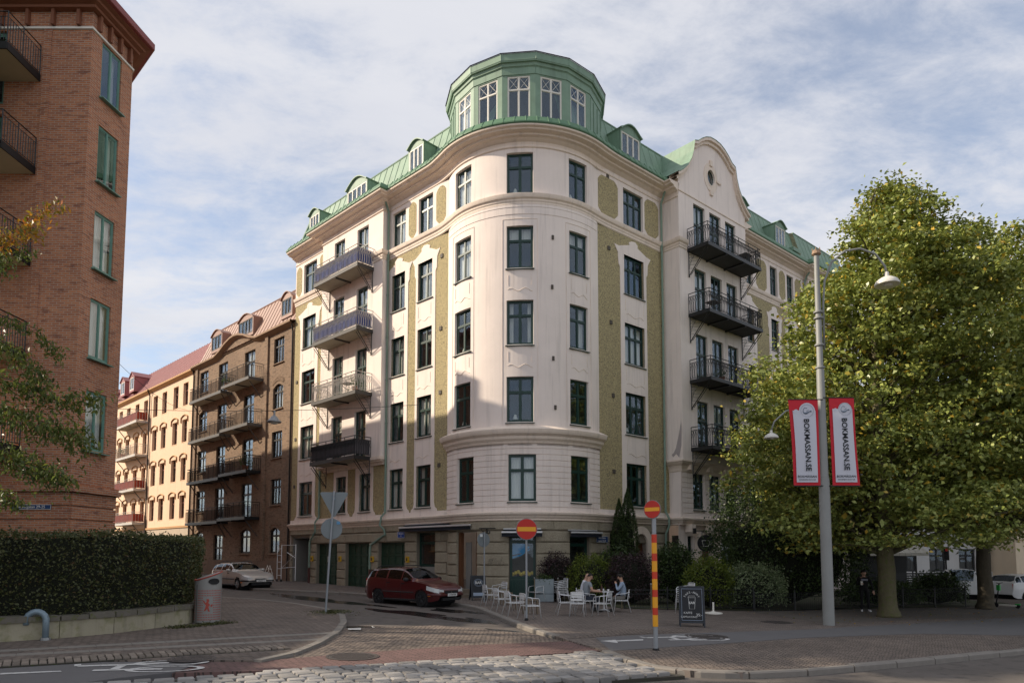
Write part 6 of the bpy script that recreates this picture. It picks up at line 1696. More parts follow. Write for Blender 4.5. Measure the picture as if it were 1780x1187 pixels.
GREYP = M('grey_pole', (.30, .32, .34), .5, var=.12, metal=.3); SIGNBK = M('sign_back', (.20, .225, .235), .55, var=.1, metal=.2)
RED = M('sign_red', (.48, .02, .012), .4, var=.08); YEL = M('sign_yellow', (.78, .36, .02), .4, var=.06); STRR = M('stripe_red', (.55, .045, .02), .5); BLK = M('rubber_black', (.012, .012, .013), .7)
def pole(t, h, r=.032, z0=0): mb = MB(); mb.tube([(0, 0, z0 - .05), (0, 0, h)], r, 10); return mb.obj('pole', GREYP, t, smooth=True)
def disc(t, z, r, front, back, rz=0, y=-.05, bar=None, name='sign_disc'):
    mb = MB(); mb.lathe([(0, -.004), (r * .96, -.004), (r, 0), (r, .012), (r * .97, .016), (0, .016)], 32, (0, 0, 0), 'y'); o = mb.obj(name, back, t, loc=(0, 0, z), rotz=rz)
    o.location = (-math.sin(rz) * y * -1 if False else math.sin(rz) * -y, math.cos(rz) * y, z)
    mb = MB(); mb.lathe([(0, -.0075), (r * .955, -.0075), (r * .955, -.004)], 32, (0, 0, 0), 'y'); mb.obj('face', front, o)
    if bar:
        mb = MB(); mb.box(-r * .86, r * .86, -.011, -.0076, -r * .2, r * .2); mb.obj('bar', bar, o)
    return o
p = (0.45,21.44)
t = thing('no_entry_sign', 'large red no entry sign with yellow bar on grey pole by the cafe chairs', 'traffic sign', (p[0], p[1], gz(p[0])))
pole(t, 2.85); disc(t, 2.83, .335, RED, SIGNBK, R(8), bar=YEL)
mb = MB(); mb.lathe([(.06, 0), (.06, .05), (.035, .08)], 10); mb.obj('foot', BLK, t)
p = (3.16,15.24)
t = thing('no_entry_sign', 'smaller red no entry sign on a red and yellow striped pole', 'traffic sign', (p[0], p[1], gz(p[0])))
pole(t, 3.05, .05); disc(t, 3.1, .205, RED, SIGNBK, R(-38), y=-.07, bar=YEL)
zc = .52; k = 0
for hgt, mt in ((.3, YEL), (.19, STRR), (.28, YEL), (.19, STRR), (.28, YEL), (.19, STRR), (.28, YEL), (.2, STRR), (.28, YEL), (.22, STRR)):
    hh = hgt * .84; mb = MB(); mb.lathe([(.058, zc), (.06, zc + .004), (.06, zc + hh - .004), (.058, zc + hh)], 14); mb.obj('stripe', mt, t); zc += hh
mb = MB(); mb.lathe([(.075, 0), (.075, .03), (.055, .05)], 10); mb.obj('foot', BLK, t)
p = (-1.17, 29.0)
t = thing('round_sign', 'round traffic sign seen from behind beside the cafe door', 'traffic sign', (p[0], p[1], gz(p[0])))
pole(t, 2.95); disc(t, 2.62, .31, SIGNBK, SIGNBK, R(35), y=.06, name='sign_back')
STK = M('sticker', (.6, .62, .6), .6); STB = M('sticker_blue', (.12, .3, .5), .6)
mb = MB(); mb.box(-.18, -.07, -.06, -.05, 2.74, 2.86); mb.obj('sticker', STK, t)
p = (-6.10,22.60)
t = thing('yield_sign', 'yield triangle above a round sign, both seen from behind, on a leaning pole', 'traffic sign', (p[0], p[1], gz(p[0])))
mb = MB(); mb.tube([(0, 0, -.05), (.1, 0, 2), (.2, .02, 4.0)], .036, 10); mb.obj('pole', GREYP, t, smooth=True)
mb = MB(); mb.prism([(-.46, .38), (-.4, .42), (.4, .42), (.46, .38), (.04, -.4), (-.04, -.4)], .05, .065); o = mb.obj('triangle_back', SIGNBK, t, loc=(.2, 0, 3.55), rotz=R(6))
mb = MB(); mb.lathe([(0, .05), (.34, .05), (.35, .065), (0, .065)], 28, (0, 0, 0), 'y'); mb.obj('round_back', SIGNBK, t, loc=(.14, 0, 2.75), rotz=R(10))
for x, z, w, h, m in ((.06, 3.72, .17, .1, STB), (.06, 3.76, .17, .03, M('sticker_y', (.7, .5, .1), .6)), (.08, 3.4, .08, .13, STK), (-.02, 2.92, .16, .1, STB), (.3, 2.9, .11, .1, STB), (-.08, 2.62, .1, .14, STK)):
    mb = MB(); mb.box(x, x + w, .043, .049, z, z + h); mb.obj('sticker', m, t)

# ------------------------------------------------------------------ lamp post with banners
p = (10.05,21.94); LP = Vector((p[0], p[1], gz(p[0])))
LGREY = M('lamp_post_paint', (.25, .255, .245), .5, var=.14, vs=1.5, stain=.25); SHADE = M('lamp_shade', (.62, .60, .55), .5, var=.06)
t = thing('lamp_post', 'tall grey lamp post with curved arms carrying two banners', 'lamp post', LP)
mb = MB(); mb.tube([(0, 0, -.1), (0, 0, 4.6), (0, 0, 4.75), (0, 0, 8.2), (0, 0, 8.3), (0, 0, 12.05)], [.175, .165, .14, .12, .1, .08], 16)
for z in (9.0, 9.9, 10.1, 4.68, 8.25): mb.lathe([(.11, z), (.15, z + .02), (.15, z + .07), (.11, z + .09)], 12)
mb.obj('post', LGREY, t, smooth=40)
mb = MB(); mb.lathe([(.09, 12.05), (.15, 12.1), (.13, 12.2), (.1, 12.24), (0, 12.24)], 10)
for k in range(6): a = k * 1.047; mb.tube([(.12 * math.cos(a), .12 * math.sin(a), 12.18), (.13 * math.cos(a), .13 * math.sin(a), 12.3)], .015, 4)
mb.obj('finial', M('finial_rust', (.3, .2, .13), .7), t)
def lamp_arm(pts, head, r, hr):
    mb = MB(); mb.tube(pts, r, 8); mb.obj('arm', LGREY, t, smooth='all')
    x, y, z = head; mb = MB(); mb.lathe([(0, .42 * hr), (.16 * hr, .4 * hr), (.2 * hr, .0), (.5 * hr, -.12 * hr), (.85 * hr, -.36 * hr), (1.0 * hr, -.62 * hr), (1.0 * hr, -.76 * hr), (.9 * hr, -.78 * hr), (0, -.7 * hr)], 20, head); o = mb.obj('lamp_head', SHADE, t, smooth=45)
    mb = MB(); mb.lathe([(0, -.95 * hr), (.35 * hr, -.88 * hr), (.5 * hr, -.74 * hr)], 14, head); mb.obj('bulb_glass', M('milk_glass', (.6, .6, .55), .3), o)
lamp_arm([(.16, 0, 8.9), (.17, 0, 10.4), (.24, 0, 11.2), (.5, 0, 11.85), (.95, 0, 12.22), (1.45, 0, 12.3), (1.95, 0, 12.12), (2.25, 0, 11.7), (2.3, 0, 11.45)], (2.3, 0, 11.35), .035, .38)
lamp_arm([(-.1, 0, 6.9), (-.7, -.05, 6.95), (-1.2, -.1, 6.85), (-1.6, -.15, 6.5), (-1.72, -.17, 6.2)], (-1.72, -.17, 6.12), .025, .22)
BRED = M('banner_red', (.55, .02, .035), .75, var=.08); BWH = M('banner_white', (.58, .59, .66), .8, var=.03); INK = M('banner_ink', (.02, .025, .03), .8)
def banner(label, x0, x1, xb0, xb1, zt, zb):
    """cloth hung between a top and a bottom rod, slightly bellied; plan position beside the post"""
    b = thing('banner', label, 'banner', LP); n = 16; m = 8
    def pt(u, v, o=0): # u across, v down
        xl = x0 + (xb0 - x0) * v; xr = x1 + (xb1 - x1) * v; s_ = .03 * math.sin(v * math.pi) * (1 if xl < 0 else -1) * (1 - u if xl < 0 else u)
        return (xl + (xr - xl) * u + s_, -.12 - .05 * math.sin(v * math.pi) * math.sin(u * math.pi) - o, zt + (zb - zt) * v)
    def grid(us, vs, o, name, mat, par, sub=6):
        mb = MB()
        for (u0, u1) in zip(us[:-1], us[1:]):
            for k in range(n):
                v0, v1 = vs[0] + (vs[1] - vs[0]) * k / n, vs[0] + (vs[1] - vs[0]) * (k + 1) / n
                mb.quad(pt(u0, v0, o), pt(u1, v0, o), pt(u1, v1, o), pt(u0, v1, o))
        return mb.obj(name, mat, par, smooth='all')
    cl = grid([0, .25, .5, .75, 1], (0, 1), 0, 'red_cloth', BRED, b)
    grid([.11, .45, .7, .9], (.13, .96), .02, 'white_field', BWH, b)
    mb = MB(); c = pt(.6, .135); R0 = .27 * (x1 - x0)
    mb.add([(c[0], c[1] - .022, c[2])] + [(c[0] + R0 * math.cos(a), c[1] - .022, c[2] + R0 * math.sin(a)) for a in np.linspace(0, 2 * math.pi, 24)], [(0, i, i + 1) for i in range(1, 24)])
    c2 = pt(.22, .145); mb.add([(c2[0], c2[1] - .023, c2[2])] + [(c2[0] + R0 * .3 * math.cos(a), c2[1] - .023, c2[2] + R0 * .3 * math.sin(a)) for a in np.linspace(0, 2 * math.pi, 16)], [(0, i, i + 1) for i in range(1, 16)])
    mb.obj('white_crest', BWH, b)
    mb = MB(); y = c[1] - .028                   # the round emblem: dotted ring, a fish-like beast
    for k in range(30):
        a = k * 2 * math.pi / 30; mb.tube([(c[0] + .19 * math.cos(a), y, c[2] + .19 * math.sin(a)), (c[0] + .215 * math.cos(a + .05), y, c[2] + .215 * math.sin(a + .05))], .006, 3)
    mb.tube([(c[0] - .13 + .26 * i / 10, y, c[2] - .05 - .035 * math.sin(i * .5)) for i in range(11)], [.012, .02, .028, .03, .03, .026, .022, .018, .014, .02, .03], 5)
    mb.tube([(c[0] - .13, y, c[2] - .05), (c[0] - .12, y, c[2] + .05), (c[0] - .07, y, c[2] + .1), (c[0] + .0, y, c[2] + .08)], .01, 4); mb.tube([(c[0] - .02, y, c[2] - .02), (c[0] + .05, y, c[2] + .03)], .008, 4)
    mb.obj('emblem', M('emblem_ink', (.12, .16, .22), .8), b)
    m_ = pt(.53, .53); w_ = .5 * ((x1 - x0) + (xb1 - xb0)) / 2
    o = text_obj('lettering', 'BOKMASSAN.SE', .335, INK, b, (m_[0], m_[1] - .03, m_[2]), (R(90), R(90), 0), .002, bold=True)
    o.scale = (.72, .72, 1); o.rotation_euler = (R(90), R(90) + math.atan(((xb0 + xb1) - (x0 + x1)) / 2 / (zb - zt)) * 1, 0)
    m_ = pt(.5, .895); text_obj('lettering', 'BOKMÄSSAN', .105, INK, b, (m_[0], m_[1] - .028, m_[2]), (R(90), 0, 0), .002)
    m_ = pt(.5, .93); text_obj('lettering', 'GOTHENBURG BOOK FAIR', .045, INK, b, (m_[0], m_[1] - .028, m_[2]), (R(90), 0, 0), .002)
    mb = MB(); mb.tube([(min(x0, 0), -.12, zt), (max(x1, 0), -.12, zt)], .018, 6); mb.tube([(min(xb0, 0), -.12, zb), (max(xb1, 0), -.12, zb)], .018, 6); mb.obj('rods', IRON, b)
banner('left of the two red and white banners on the lamp post', -1.13, -.17, -1.03, -.17, 7.22, 4.42)
banner('right of the two red and white banners on the lamp post', .19, 1.0, .22, 1.1, 7.28, 4.42)

# ------------------------------------------------------------------ litter bin, bent pipe bollards
BIN = M('bin_grey', (.27, .265, .25), .5, var=.1, stain=.2); BINR = M('bin_red', (.38, .06, .04), .5)
p = (-8.42,19.11)
t = thing('litter_bin', 'grey and red perforated litter bin at the end of the stone wall', 'litter bin', (p[0], p[1], gz(p[0])))
mb = MB(); n = 28; V = []
hs = lambda a: 1.28 + .12 * math.cos(a - .6)
for z in (0.02, .04, .95):
    for k in range(n): a = 2 * math.pi * k / n; V.append((.345 * math.cos(a), .345 * math.sin(a), z))
for k in range(n): a = 2 * math.pi * k / n; V.append((.345 * math.cos(a), .345 * math.sin(a), hs(a)))
mb.add(V, [(i * n + k, i * n + (k + 1) % n, (i + 1) * n + (k + 1) % n, (i + 1) * n + k) for i in range(3) for k in range(n)] + [tuple(range(3 * n, 4 * n))]); mb.obj('body', BIN, t, smooth=40)
mb = MB()
for k in range(n // 2, n + n // 4):
    a0 = 2 * math.pi * k / n; a1 = 2 * math.pi * (k + 1) / n; mb.tube([(.35 * math.cos(a0), .35 * math.sin(a0), hs(a0)), (.35 * math.cos(a1), .35 * math.sin(a1), hs(a1))], .018, 4)
mb.obj('red_rim', BINR, t)
mb = MB()
for i in range(27):
    for j in range(13):
        a = R(180 + i * 180 / 26); z = .1 + j * .065
        if abs(a - R(292)) < .36 and .25 < z < .7: continue
        if abs(a - R(240)) < .09: continue
        ca, sa = math.cos(a), math.sin(a); mb.add([(.348 * ca - dx * sa, .348 * sa + dx * ca, z + dz) for dx, dz in ((-.011, -.014), (.011, -.014), (.011, .014), (-.011, .014))], [(0, 1, 2, 3)])
o = stuff(mb.obj('red_perforations', BINR, t))
mb = MB(); a = R(292); c = Vector((.352 * math.cos(a), .352 * math.sin(a), .48)); ux = Vector((-math.sin(a), math.cos(a), 0))
def em(pts): mb.add([(c + ux * (x * .95) + Vector((0, 0, z)) + Vector((math.cos(a), math.sin(a), 0)) * (-.9 * x * x * 1.3 + .004))[:] for x, z in pts], [tuple(range(len(pts)))])
em([(-.03, .17), (.03, .18), (.05, .12), (.02, .08), (.07, .02), (.03, -.03), (.05, -.12), (.08, -.16), (.02, -.16), (0, -.08), (-.05, -.14), (-.1, -.15), (-.06, -.08), (-.04, 0), (-.06, .06), (-.02, .1)]); em([(-.12, .12), (-.06, .03), (-.04, .05), (-.1, .15)]); em([(.08, .0), (.13, .05), (.14, .0), (.1, -.05)])
mb.obj('lion_emblem', BINR, t)
mb = MB(); V = [(.364 * math.cos(R(318)), .364 * math.sin(R(318)), 1.13)]
for k in range(20): q = 2 * math.pi * k / 20; a = R(318 + 25 * math.cos(q)); V.append((.362 * math.cos(a), .362 * math.sin(a), 1.13 + .085 * math.sin(q)))
mb.add(V, [(0, 1 + k, 1 + (k + 1) % 20) for k in range(20)]); mb.obj('painted_opening', BLK, t)  # black patch on the closed shell, painting the dark of an opening
mb = MB(); mb.tube([(.349 * math.cos(R(240)), .349 * math.sin(R(240)), .05), (.349 * math.cos(R(240)), .349 * math.sin(R(240)), 1.05)], .006, 4); mb.obj('door_seam', BLK, t)
PIPEB = M('blue_grey_pipe', (.22, .29, .34), .45, var=.25, vs=6, metal=.3, col2=(.1, .05, .03), thr=(.62, .72))
for q, lb, s_, rz in (((-10.05,14.92), 'bent blue grey steel pipe bollard in front of the low stone wall', 1.0, R(196)), ((-12.90,27.72), 'small bent pipe bollard behind the litter bin', 1.0, R(150))):
    t = thing('pipe_bollard', lb, 'bollard', (q[0], q[1], gz(q[0])), rz); mb = MB(); r_ = .19
    mb.tube([(0, 0, 0), (0, 0, .4)] + [(r_ - r_ * math.cos(a), 0, .42 + r_ * math.sin(a)) for a in np.linspace(.2, math.pi, 9)] + [(2 * r_, 0, .33)], .065, 12); mb.obj('bent_pipe', PIPEB, t, smooth='all')
    mb = MB(); mb.lathe([(.1, 0), (.1, .05), (.075, .06)], 12); mb.obj('foot', GALV, t)

# ------------------------------------------------------------------ café furniture
def make_chair():
    t = link('cafe_chair', None)
    r = .0125
    for s in (-1, 1):
        mb = MB(); mb.tube([(s * .27, .27, 0), (s * .25, .22, .42), (s * .255, .215, .60), (s * .265, .17, .655), (s * .27, .0, .67), (s * .265, -.16, .69), (s * .2, -.27, .715)], r, 6); mb.obj('front_leg_and_arm', ALU, t, smooth='all')
        mb = MB(); mb.tube([(s * .25, -.34, 0), (s * .215, -.22, .43), (s * .2, -.27, .8), (s * .12, -.285, .815)], r, 6); mb.obj('rear_leg', ALU, t, smooth='all')
    mb = MB(); mb.tube([(-.2, -.27, .8), (-.12, -.29, .815), (.12, -.29, .815), (.2, -.27, .8)], r, 6); mb.tube([(-.2, -.27, .715), (-.1, -.3, .72), (.1, -.3, .72), (.2, -.27, .715)], r, 6); mb.tube([(-.245, .215, .42), (.245, .215, .42)], r, 6); mb.tube([(-.215, -.22, .42), (.215, -.22, .42)], r, 6)
    for s in (-1, 1): mb.tube([(s * .245, .215, .42), (s * .215, -.22, .42)], r, 6)
    mb.obj('frame', ALU, t)
    for k in range(6): mb = MB(); y = -.18 + k * .075; mb.box(-.22, .22, y, y + .055, .432, .442); mb.obj('seat_slat', ALU, t)
    for k, z in enumerate((.56, .665, .755)): mb = MB(); mb.tube([(-.19, -.255, z), (-.08, -.285, z), (.08, -.285, z), (.19, -.255, z)], .006, 4); mb.box(-.18, .18, -.29, -.282, z - .038, z + .038); mb.obj('back_slat', ALU, t)
    return t
chair0 = make_chair(); chair_used = [False]
def chair(label, x, y, ang, z=0.0, group='aluminium cafe chairs'):
    """ang: direction the sitter faces, degrees from +X"""
    o = chair0 if not chair_used[0] else copy_tree(chair0); chair_used[0] = True
    o.location = (x, y, gz(x) + z); o.rotation_euler = (0, 0, R(ang - 90)); tag(o, label, 'chair', group); return o
LBL = 'silver slatted cafe chair '
chair(LBL + 'in the kerb row, farthest from the no entry pole', *(-0.84,27.27), 25)
chair(LBL + 'second in the row along the kerb', *(-0.35,24.92), 25)
chair(LBL + 'third in the row along the kerb', *(0.06,23.15), 25)
chair(LBL + 'in the kerb row, right behind the no entry pole', *(0.57,21.94), 25)
chair(LBL + 'in front of the stone wall beside the standing chalkboard', -.55, 30.1, 215)
chair(LBL + 'in front of the green shop panel', 1.05, 29.9, 215)
chair(LBL + 'at left side of the men\'s table, empty', *(1.86,23.78), 5)
chair(LBL + 'with its back to the street, nearest the camera', *(2.22,23.42), 80)
chair(LBL + 'turned to the left, right of the nearest chair', *(3.09,23.62), 150)
chair(LBL + 'under the man in the grey t-shirt', 2.72, 24.95, 20)
chair(LBL + 'under the bald man', 2.72, 26.15, -5)
chair(LBL + 'under the man on the right', 4.05, 25.5, 170)
ORD = ['lowest', 'second lowest', 'middle', 'second highest', 'topmost']
for k in range(4): chair(LBL + ORD[k if k < 3 else 4].replace('middle', 'second highest') + ' in the stack beside the planter', *(2.09,29.88), 200, k * .075, 'stacked chairs beside the planter')
for k in range(5): chair(LBL + ORD[k] + ' in the stack behind the chalkboard', *(6.36,25.28), 200, k * .075, 'stacked chairs behind the chalkboard')
WICK = M('brown_wood_table', (.17, .13, .09), .7, var=.25, vs=8)
def stool(label, x, y, ang, top=.46, w=.42, mat=None, h=None):
    t = thing('side_table', label, 'table', (x, y, gz(x)), R(ang)); mt = mat or WICK
    mb = MB(); mb.box(-w / 2, w / 2, -w / 2, w / 2, top - .035, top); mb.obj('table_top', mt, t)
    for a in (-1, 1):
        for b in (-1, 1): mb = MB(); mb.box(a * (w / 2 - .03) - .028, a * (w / 2 - .03) + .028, b * (w / 2 - .03) - .028, b * (w / 2 - .03) + .028, 0, top - .035); mb.obj('leg', mt, t)
    return t
for px_, lb in (((865, 1050), 'small brown side table by the farthest kerb chair'), ((886, 1058), 'small brown side table between second and third kerb chairs'), ((906, 1066), 'small brown side table nearest the no entry pole')):
    q = {865: (-0.53,27.66), 886: (-0.04,25.50), 906: (0.35,23.66)}[px_[0]]; stool(lb, q[0] + .28, q[1] + .15, 25, .5)
t = thing('round_table', 'round cafe table between the three seated men', 'table', (3.4, 25.55, gz(3.4)))
mb = MB(); mb.lathe([(0, .715), (.36, .715), (.37, .725), (.36, .74), (0, .74)], 24); mb.obj('table_top', ALU, t)
mb = MB(); mb.tube([(0, 0, .02), (0, 0, .72)], .035, 8); mb.obj('column', ALU, t)
for k in range(4): mb = MB(); a = k * math.pi / 2 + .6; mb.tube([(0, 0, .08), (.3 * math.cos(a), .3 * math.sin(a), .02)], .022, 5); mb.obj('foot', ALU, t)
CUP = M('white_china', (.75, .74, .72), .3, var=.02)
for x, y, lb in ((3.2, 25.45, 'white cup on the left of the cafe table'), (3.55, 25.42, 'white cup on the right of the cafe table'), (3.4, 25.72, 'white cup at the far side of the cafe table')):
    t = thing('cup', lb, 'cup', (x, y, gz(3.4) + .742)); mb = MB(); mb.lathe([(.025, 0), (.03, .01), (.05, .08), (.046, .08), (.028, .015), (0, .012)], 12); mb.obj('bowl', CUP, t, smooth=40); mb = MB(); mb.lathe([(0, 0), (.05, .002), (.085, .012), (.085, .015), (0, .008)], 12, (0, 0, -.0)); mb.obj('saucer', CUP, t)
t = thing('bottle', 'dark bottle standing on the cafe table', 'bottle', (3.33, 25.58, gz(3.4) + .742)); mb = MB(); mb.lathe([(0, 0), (.035, 0), (.035, .16), (.014, .21), (.014, .27), (0, .27)], 10); mb.obj('glass_body', M('brown_glass', (.06, .02, .01), .2), t, smooth=40)
# planter, umbrella base, chalkboards, posts
ZINC = M('zinc_sheet', (.25, .29, .31), .45, var=.15, metal=.5, vs=5)
p = (1.42,29.86)
t = thing('planter', 'grey metal planter box beside the green shop front', 'planter', (p[0], p[1] + .35, gz(p[0])), R(-3))
mb = MB(); mb.box(-.42, .42, -.33, .33, 0, 1.0); mb.obj('box', M('planter_side', (.06, .07, .075), .6), t)
for z0, z1 in ((.02, .34), (.36, .98)): mb = MB(); mb.bbox(-.41, .41, -.02, .012, z0, z1, .01); mb.v = [(x, -.33 - y, z) for x, y, z in mb.v]; mb.obj('zinc_panel', ZINC, t)
leaf_cloud('plant', clump_pts((0, 0, 1.05), .35, .14, 500), .07, DARKL, t)
p = (7.44,25.53)
t = thing('umbrella_base', 'white round parasol base standing empty by the railing', 'parasol base', (p[0], p[1], gz(p[0]))); mb = MB(); mb.lathe([(0, .09), (.06, .09), (.1, .07), (.3, .045), (.33, .03), (.33, 0), (0, 0)], 24); mb.obj('base', WHITEW, t, smooth=40); mb = MB(); mb.tube([(0, 0, .05), (0, 0, .42)], .035, 10); mb.obj('socket', WHITEW, t)
CHALK = M('chalk', (.62, .62, .6), .9); BOARD = M('blackboard', (.012, .013, .016), .6); BFRM = M('board_frame', (.02, .024, .032), .5); CHALKL = M('chalk_blue', (.30, .36, .45), .9)
def aboard(label, x, y, rz, w, h, front):
    t = thing('chalkboard', label, 'chalkboard', (x, y, gz(x)), rz); tl = R(13)
    for s in (-1, 1):
        mb = MB(); f = .045
        mb.box(-w / 2, -w / 2 + f, -.015, .015, -.0, h); mb.box(w / 2 - f, w / 2, -.015, .015, -.0, h); mb.box(-w / 2 + f, w / 2 - f, -.015, .015, h - f, h); mb.box(-w / 2 + f, w / 2 - f, -.015, .015, .12, .12 + f)
        o = mb.obj('frame', BFRM, t); o.location = (0, s * h * math.sin(tl), 0); o.rotation_euler = (tl * s, 0, 0)
        mb = MB(); mb.box(-w / 2 + f, w / 2 - f, -.006, .006, .12 + f, h - f); mb.obj('slate', BOARD, o)
        if s < 0: front(o, w, h)
    mb = MB(); mb.box(-w / 2 + .02, -w / 2 + .03, -.14, .14, h * .55, h * .57); mb.box(w / 2 - .03, w / 2 - .02, -.14, .14, h * .55, h * .57); mb.obj('stay', BFRM, t)
    return t
def front1(o, w, h):
    y = -.009
    mb = MB()
    for a, b in (((-w * .4, .2), (w * .4, .2)), ((w * .4, .2), (w * .4, h - .08)), ((w * .4, h - .08), (-w * .4, h - .08)), ((-w * .4, h - .08), (-w * .4, .2))): mb.tube([(a[0], y, a[1]), (b[0], y, b[1])], .006, 3)
    mb.obj('chalk_border', CHALKL, o)
    mb = MB(); c = .72 * h
    for p_ in ([(-.11, c), (-.09, c + .05), (.09, c + .05), (.11, c), (-.11, c)], [(-.1, c), (-.075, c - .34), (.075, c - .34), (.1, c)]): mb.tube([(x, y, z) for x, z in p_], .006, 3)
    mb.obj('chalk_cup', CHALK, o)
    for k, ch in enumerate('TAKE-AWAY'):
        a = R(150 - k * 15); text_obj('lettering', ch, .085, CHALK, o, (.25 * math.cos(a) * .9, y, c - .1 + .26 * math.sin(a)), (R(90), a - R(90) if False else -(a - R(90)), 0), .001)
    text_obj('lettering', 'EAR', .1, CHALK, o, (0, y, c - .16), (R(90), 0, 0), .001, bold=True)
    text_obj('lettering', 'KAFFE', .09, CHALK, o, (-.12, y, .42), (R(90), 0, 0), .001); text_obj('lettering', 'CAPPUCCINO', .075, CHALK, o, (-.09, y, .3), (R(90), 0, 0), .001); text_obj('lettering', '35:-', .12, CHALK, o, (.2, y, .36), (R(90), 0, 0), .001)
p = (5.39,20.46)
aboard('large black folding chalkboard with white cup drawing on the pavement', p[0], p[1] + .25, R(-12), .74, 1.22, front1)
def front2(o, w, h):
    y = -.009; mb = MB()
    for k in range(2): mb.tube([(.2 * math.cos(a) * (1 - .2 * k), y, .78 + .16 * math.sin(a) * (1 - .2 * k)) for a in np.linspace(0, 2 * math.pi, 20)], .007, 3)
    mb.obj('chalk_drawing', CHALKL, o)
    text_obj('lettering', 'BAR', .16, CHALK, o, (0, y, .78), (R(90), 0, 0), .001, bold=True)
    mb = MB(); mb.box(-w * .38, w * .38, y, y + .003, .2, .34); mb.obj('chalk_fill', CHALKL, o)
p = (-1.5, 30.4)
aboard('smaller bluish chalkboard standing beside the cafe door', p[0], p[1] - .1, R(18), .68, 1.1, front2)
for q, lb in (((1.98,29.67), 'thin metal post beside the stacked chairs at the planter'), ((0.97,29.73), 'thin metal post in front of the shop panel'), ((5.14,25.48), 'thin metal post beside the striped pole'), ((4.18,26.29), 'thin metal post behind the right seated man')):
    t = thing('barrier_post', lb, 'post', (q[0], q[1], gz(q[0]))); mb = MB(); mb.tube([(0, 0, 0), (0, 0, 1.02)], .018, 8); mb.obj('shaft', M('post_bronze', (.22, .18, .12), .45, metal=.5), t); mb = MB(); mb.lathe([(0, 1.08), (.03, 1.06), (.03, 1.03), (.018, 1.01)], 10); mb.obj('knob', GALV, t)
# scaffold and step ladder at the entrance
sc = FL.p2(16.9, 1.0)
t = thing('scaffold_tower', 'aluminium scaffold frame on wheels at the dark house entrance', 'scaffold', (sc[0], sc[1], gz(sc[0])), FLr)
for x in (-.1, .45, -1.9):
    mb = MB(); mb.tube([(x, 0, .1), (x, 0, 2.35)], .025, 6); mb.obj('upright', ALU, t)
mb = MB()
for k in range(5): mb.tube([(-.1, 0, .4 + k * .42), (.45, 0, .4 + k * .42)], .02, 5)
mb.obj('rungs', ALU, t)
mb = MB(); mb.tube([(-.1, 0, 2.3), (-1.9, 0, 2.3)], .02, 5); mb.tube([(-.1, 0, .85), (-1.9, 0, 1.75)], .018, 5); mb.tube([(-.1, 0, .85), (-1.9, 0, .95)], .025, 5); mb.tube([(-.8, 0, 1.85), (-1.9, 0, 1.5)], .018, 5); mb.obj('brace', ALU, t)
for x in (-.1, .45): mb = MB(); mb.lathe([(0, -.03), (.08, -.03), (.08, .03), (0, .03)], 12, (x, 0, .08), 'y'); mb.obj('castor', BLK, t)
sc = FL.p2(18.3, 1.1)
t = thing('step_ladder', 'small white folding step ladder left of the scaffold', 'ladder', (sc[0], sc[1], gz(sc[0])), FLr)
for s in (-1, 1):
    for y in (-.3, .3): mb = MB(); mb.tube([(s * .22, y, 0), (s * .16, 0, 1.0)], .022, 5); mb.obj('rail', WHITEW, t)
for k in range(3): mb = MB(); f = .25 + k * .25; mb.box(-.2, .2, -.3 * (1 - f) - .06, -.3 * (1 - f) + .06, f - .015, f + .015); mb.obj('step', WHITEW, t)
# overhead wires with the hanging street lamp
WIRE = M('wire', (.03, .03, .03), .6)
def wire(name, label, a, b, sag):
    A, B = Vector(a), Vector(b); pts = []
    for k in range(13): f = k / 12; q = A.lerp(B, f); pts.append((q - A - Vector((0, 0, 4 * sag * f * (1 - f))))[:])
    t = thing(name, label, 'wire', A); mb = MB(); mb.tube(pts, .012, 4); mb.obj('cable', WIRE, t); return t
wA = FS.P(3.0, .1, 10.2); wB = FL.P(36.0, .15, 14.3)
wire('overhead_wire', 'thin overhead wire running from the red brick wall to the yellow house', wA, wB, .5)
wB = FL.P(3.9, .2, 9.8); wA = FS.P(14.5, .1, 9.6)
w2 = wire('overhead_wire', 'thin overhead wire crossing in front of the left bay, carrying the street lamp', wA, wB, .35)
A, B = Vector(wA), Vector(wB); f = .62; q = A.lerp(B, f) - Vector((0, 0, 4 * .35 * f * (1 - f)))
t = thing('hanging_street_lamp', 'grey bell shaped street lamp hanging from the wire before the brown house', 'street lamp', q); mb = MB(); mb.lathe([(0, .02), (.05, .0), (.06, -.25), (.14, -.3), (.28, -.5), (.36, -.55), (.36, -.6), (.3, -.62), (0, -.55)], 18); mb.obj('bell', GREYP, t, smooth=40); mb = MB(); mb.lathe([(0, -.72), (.16, -.68), (.22, -.6)], 12); mb.obj('glass_bowl', MATS['milk_glass'], t)

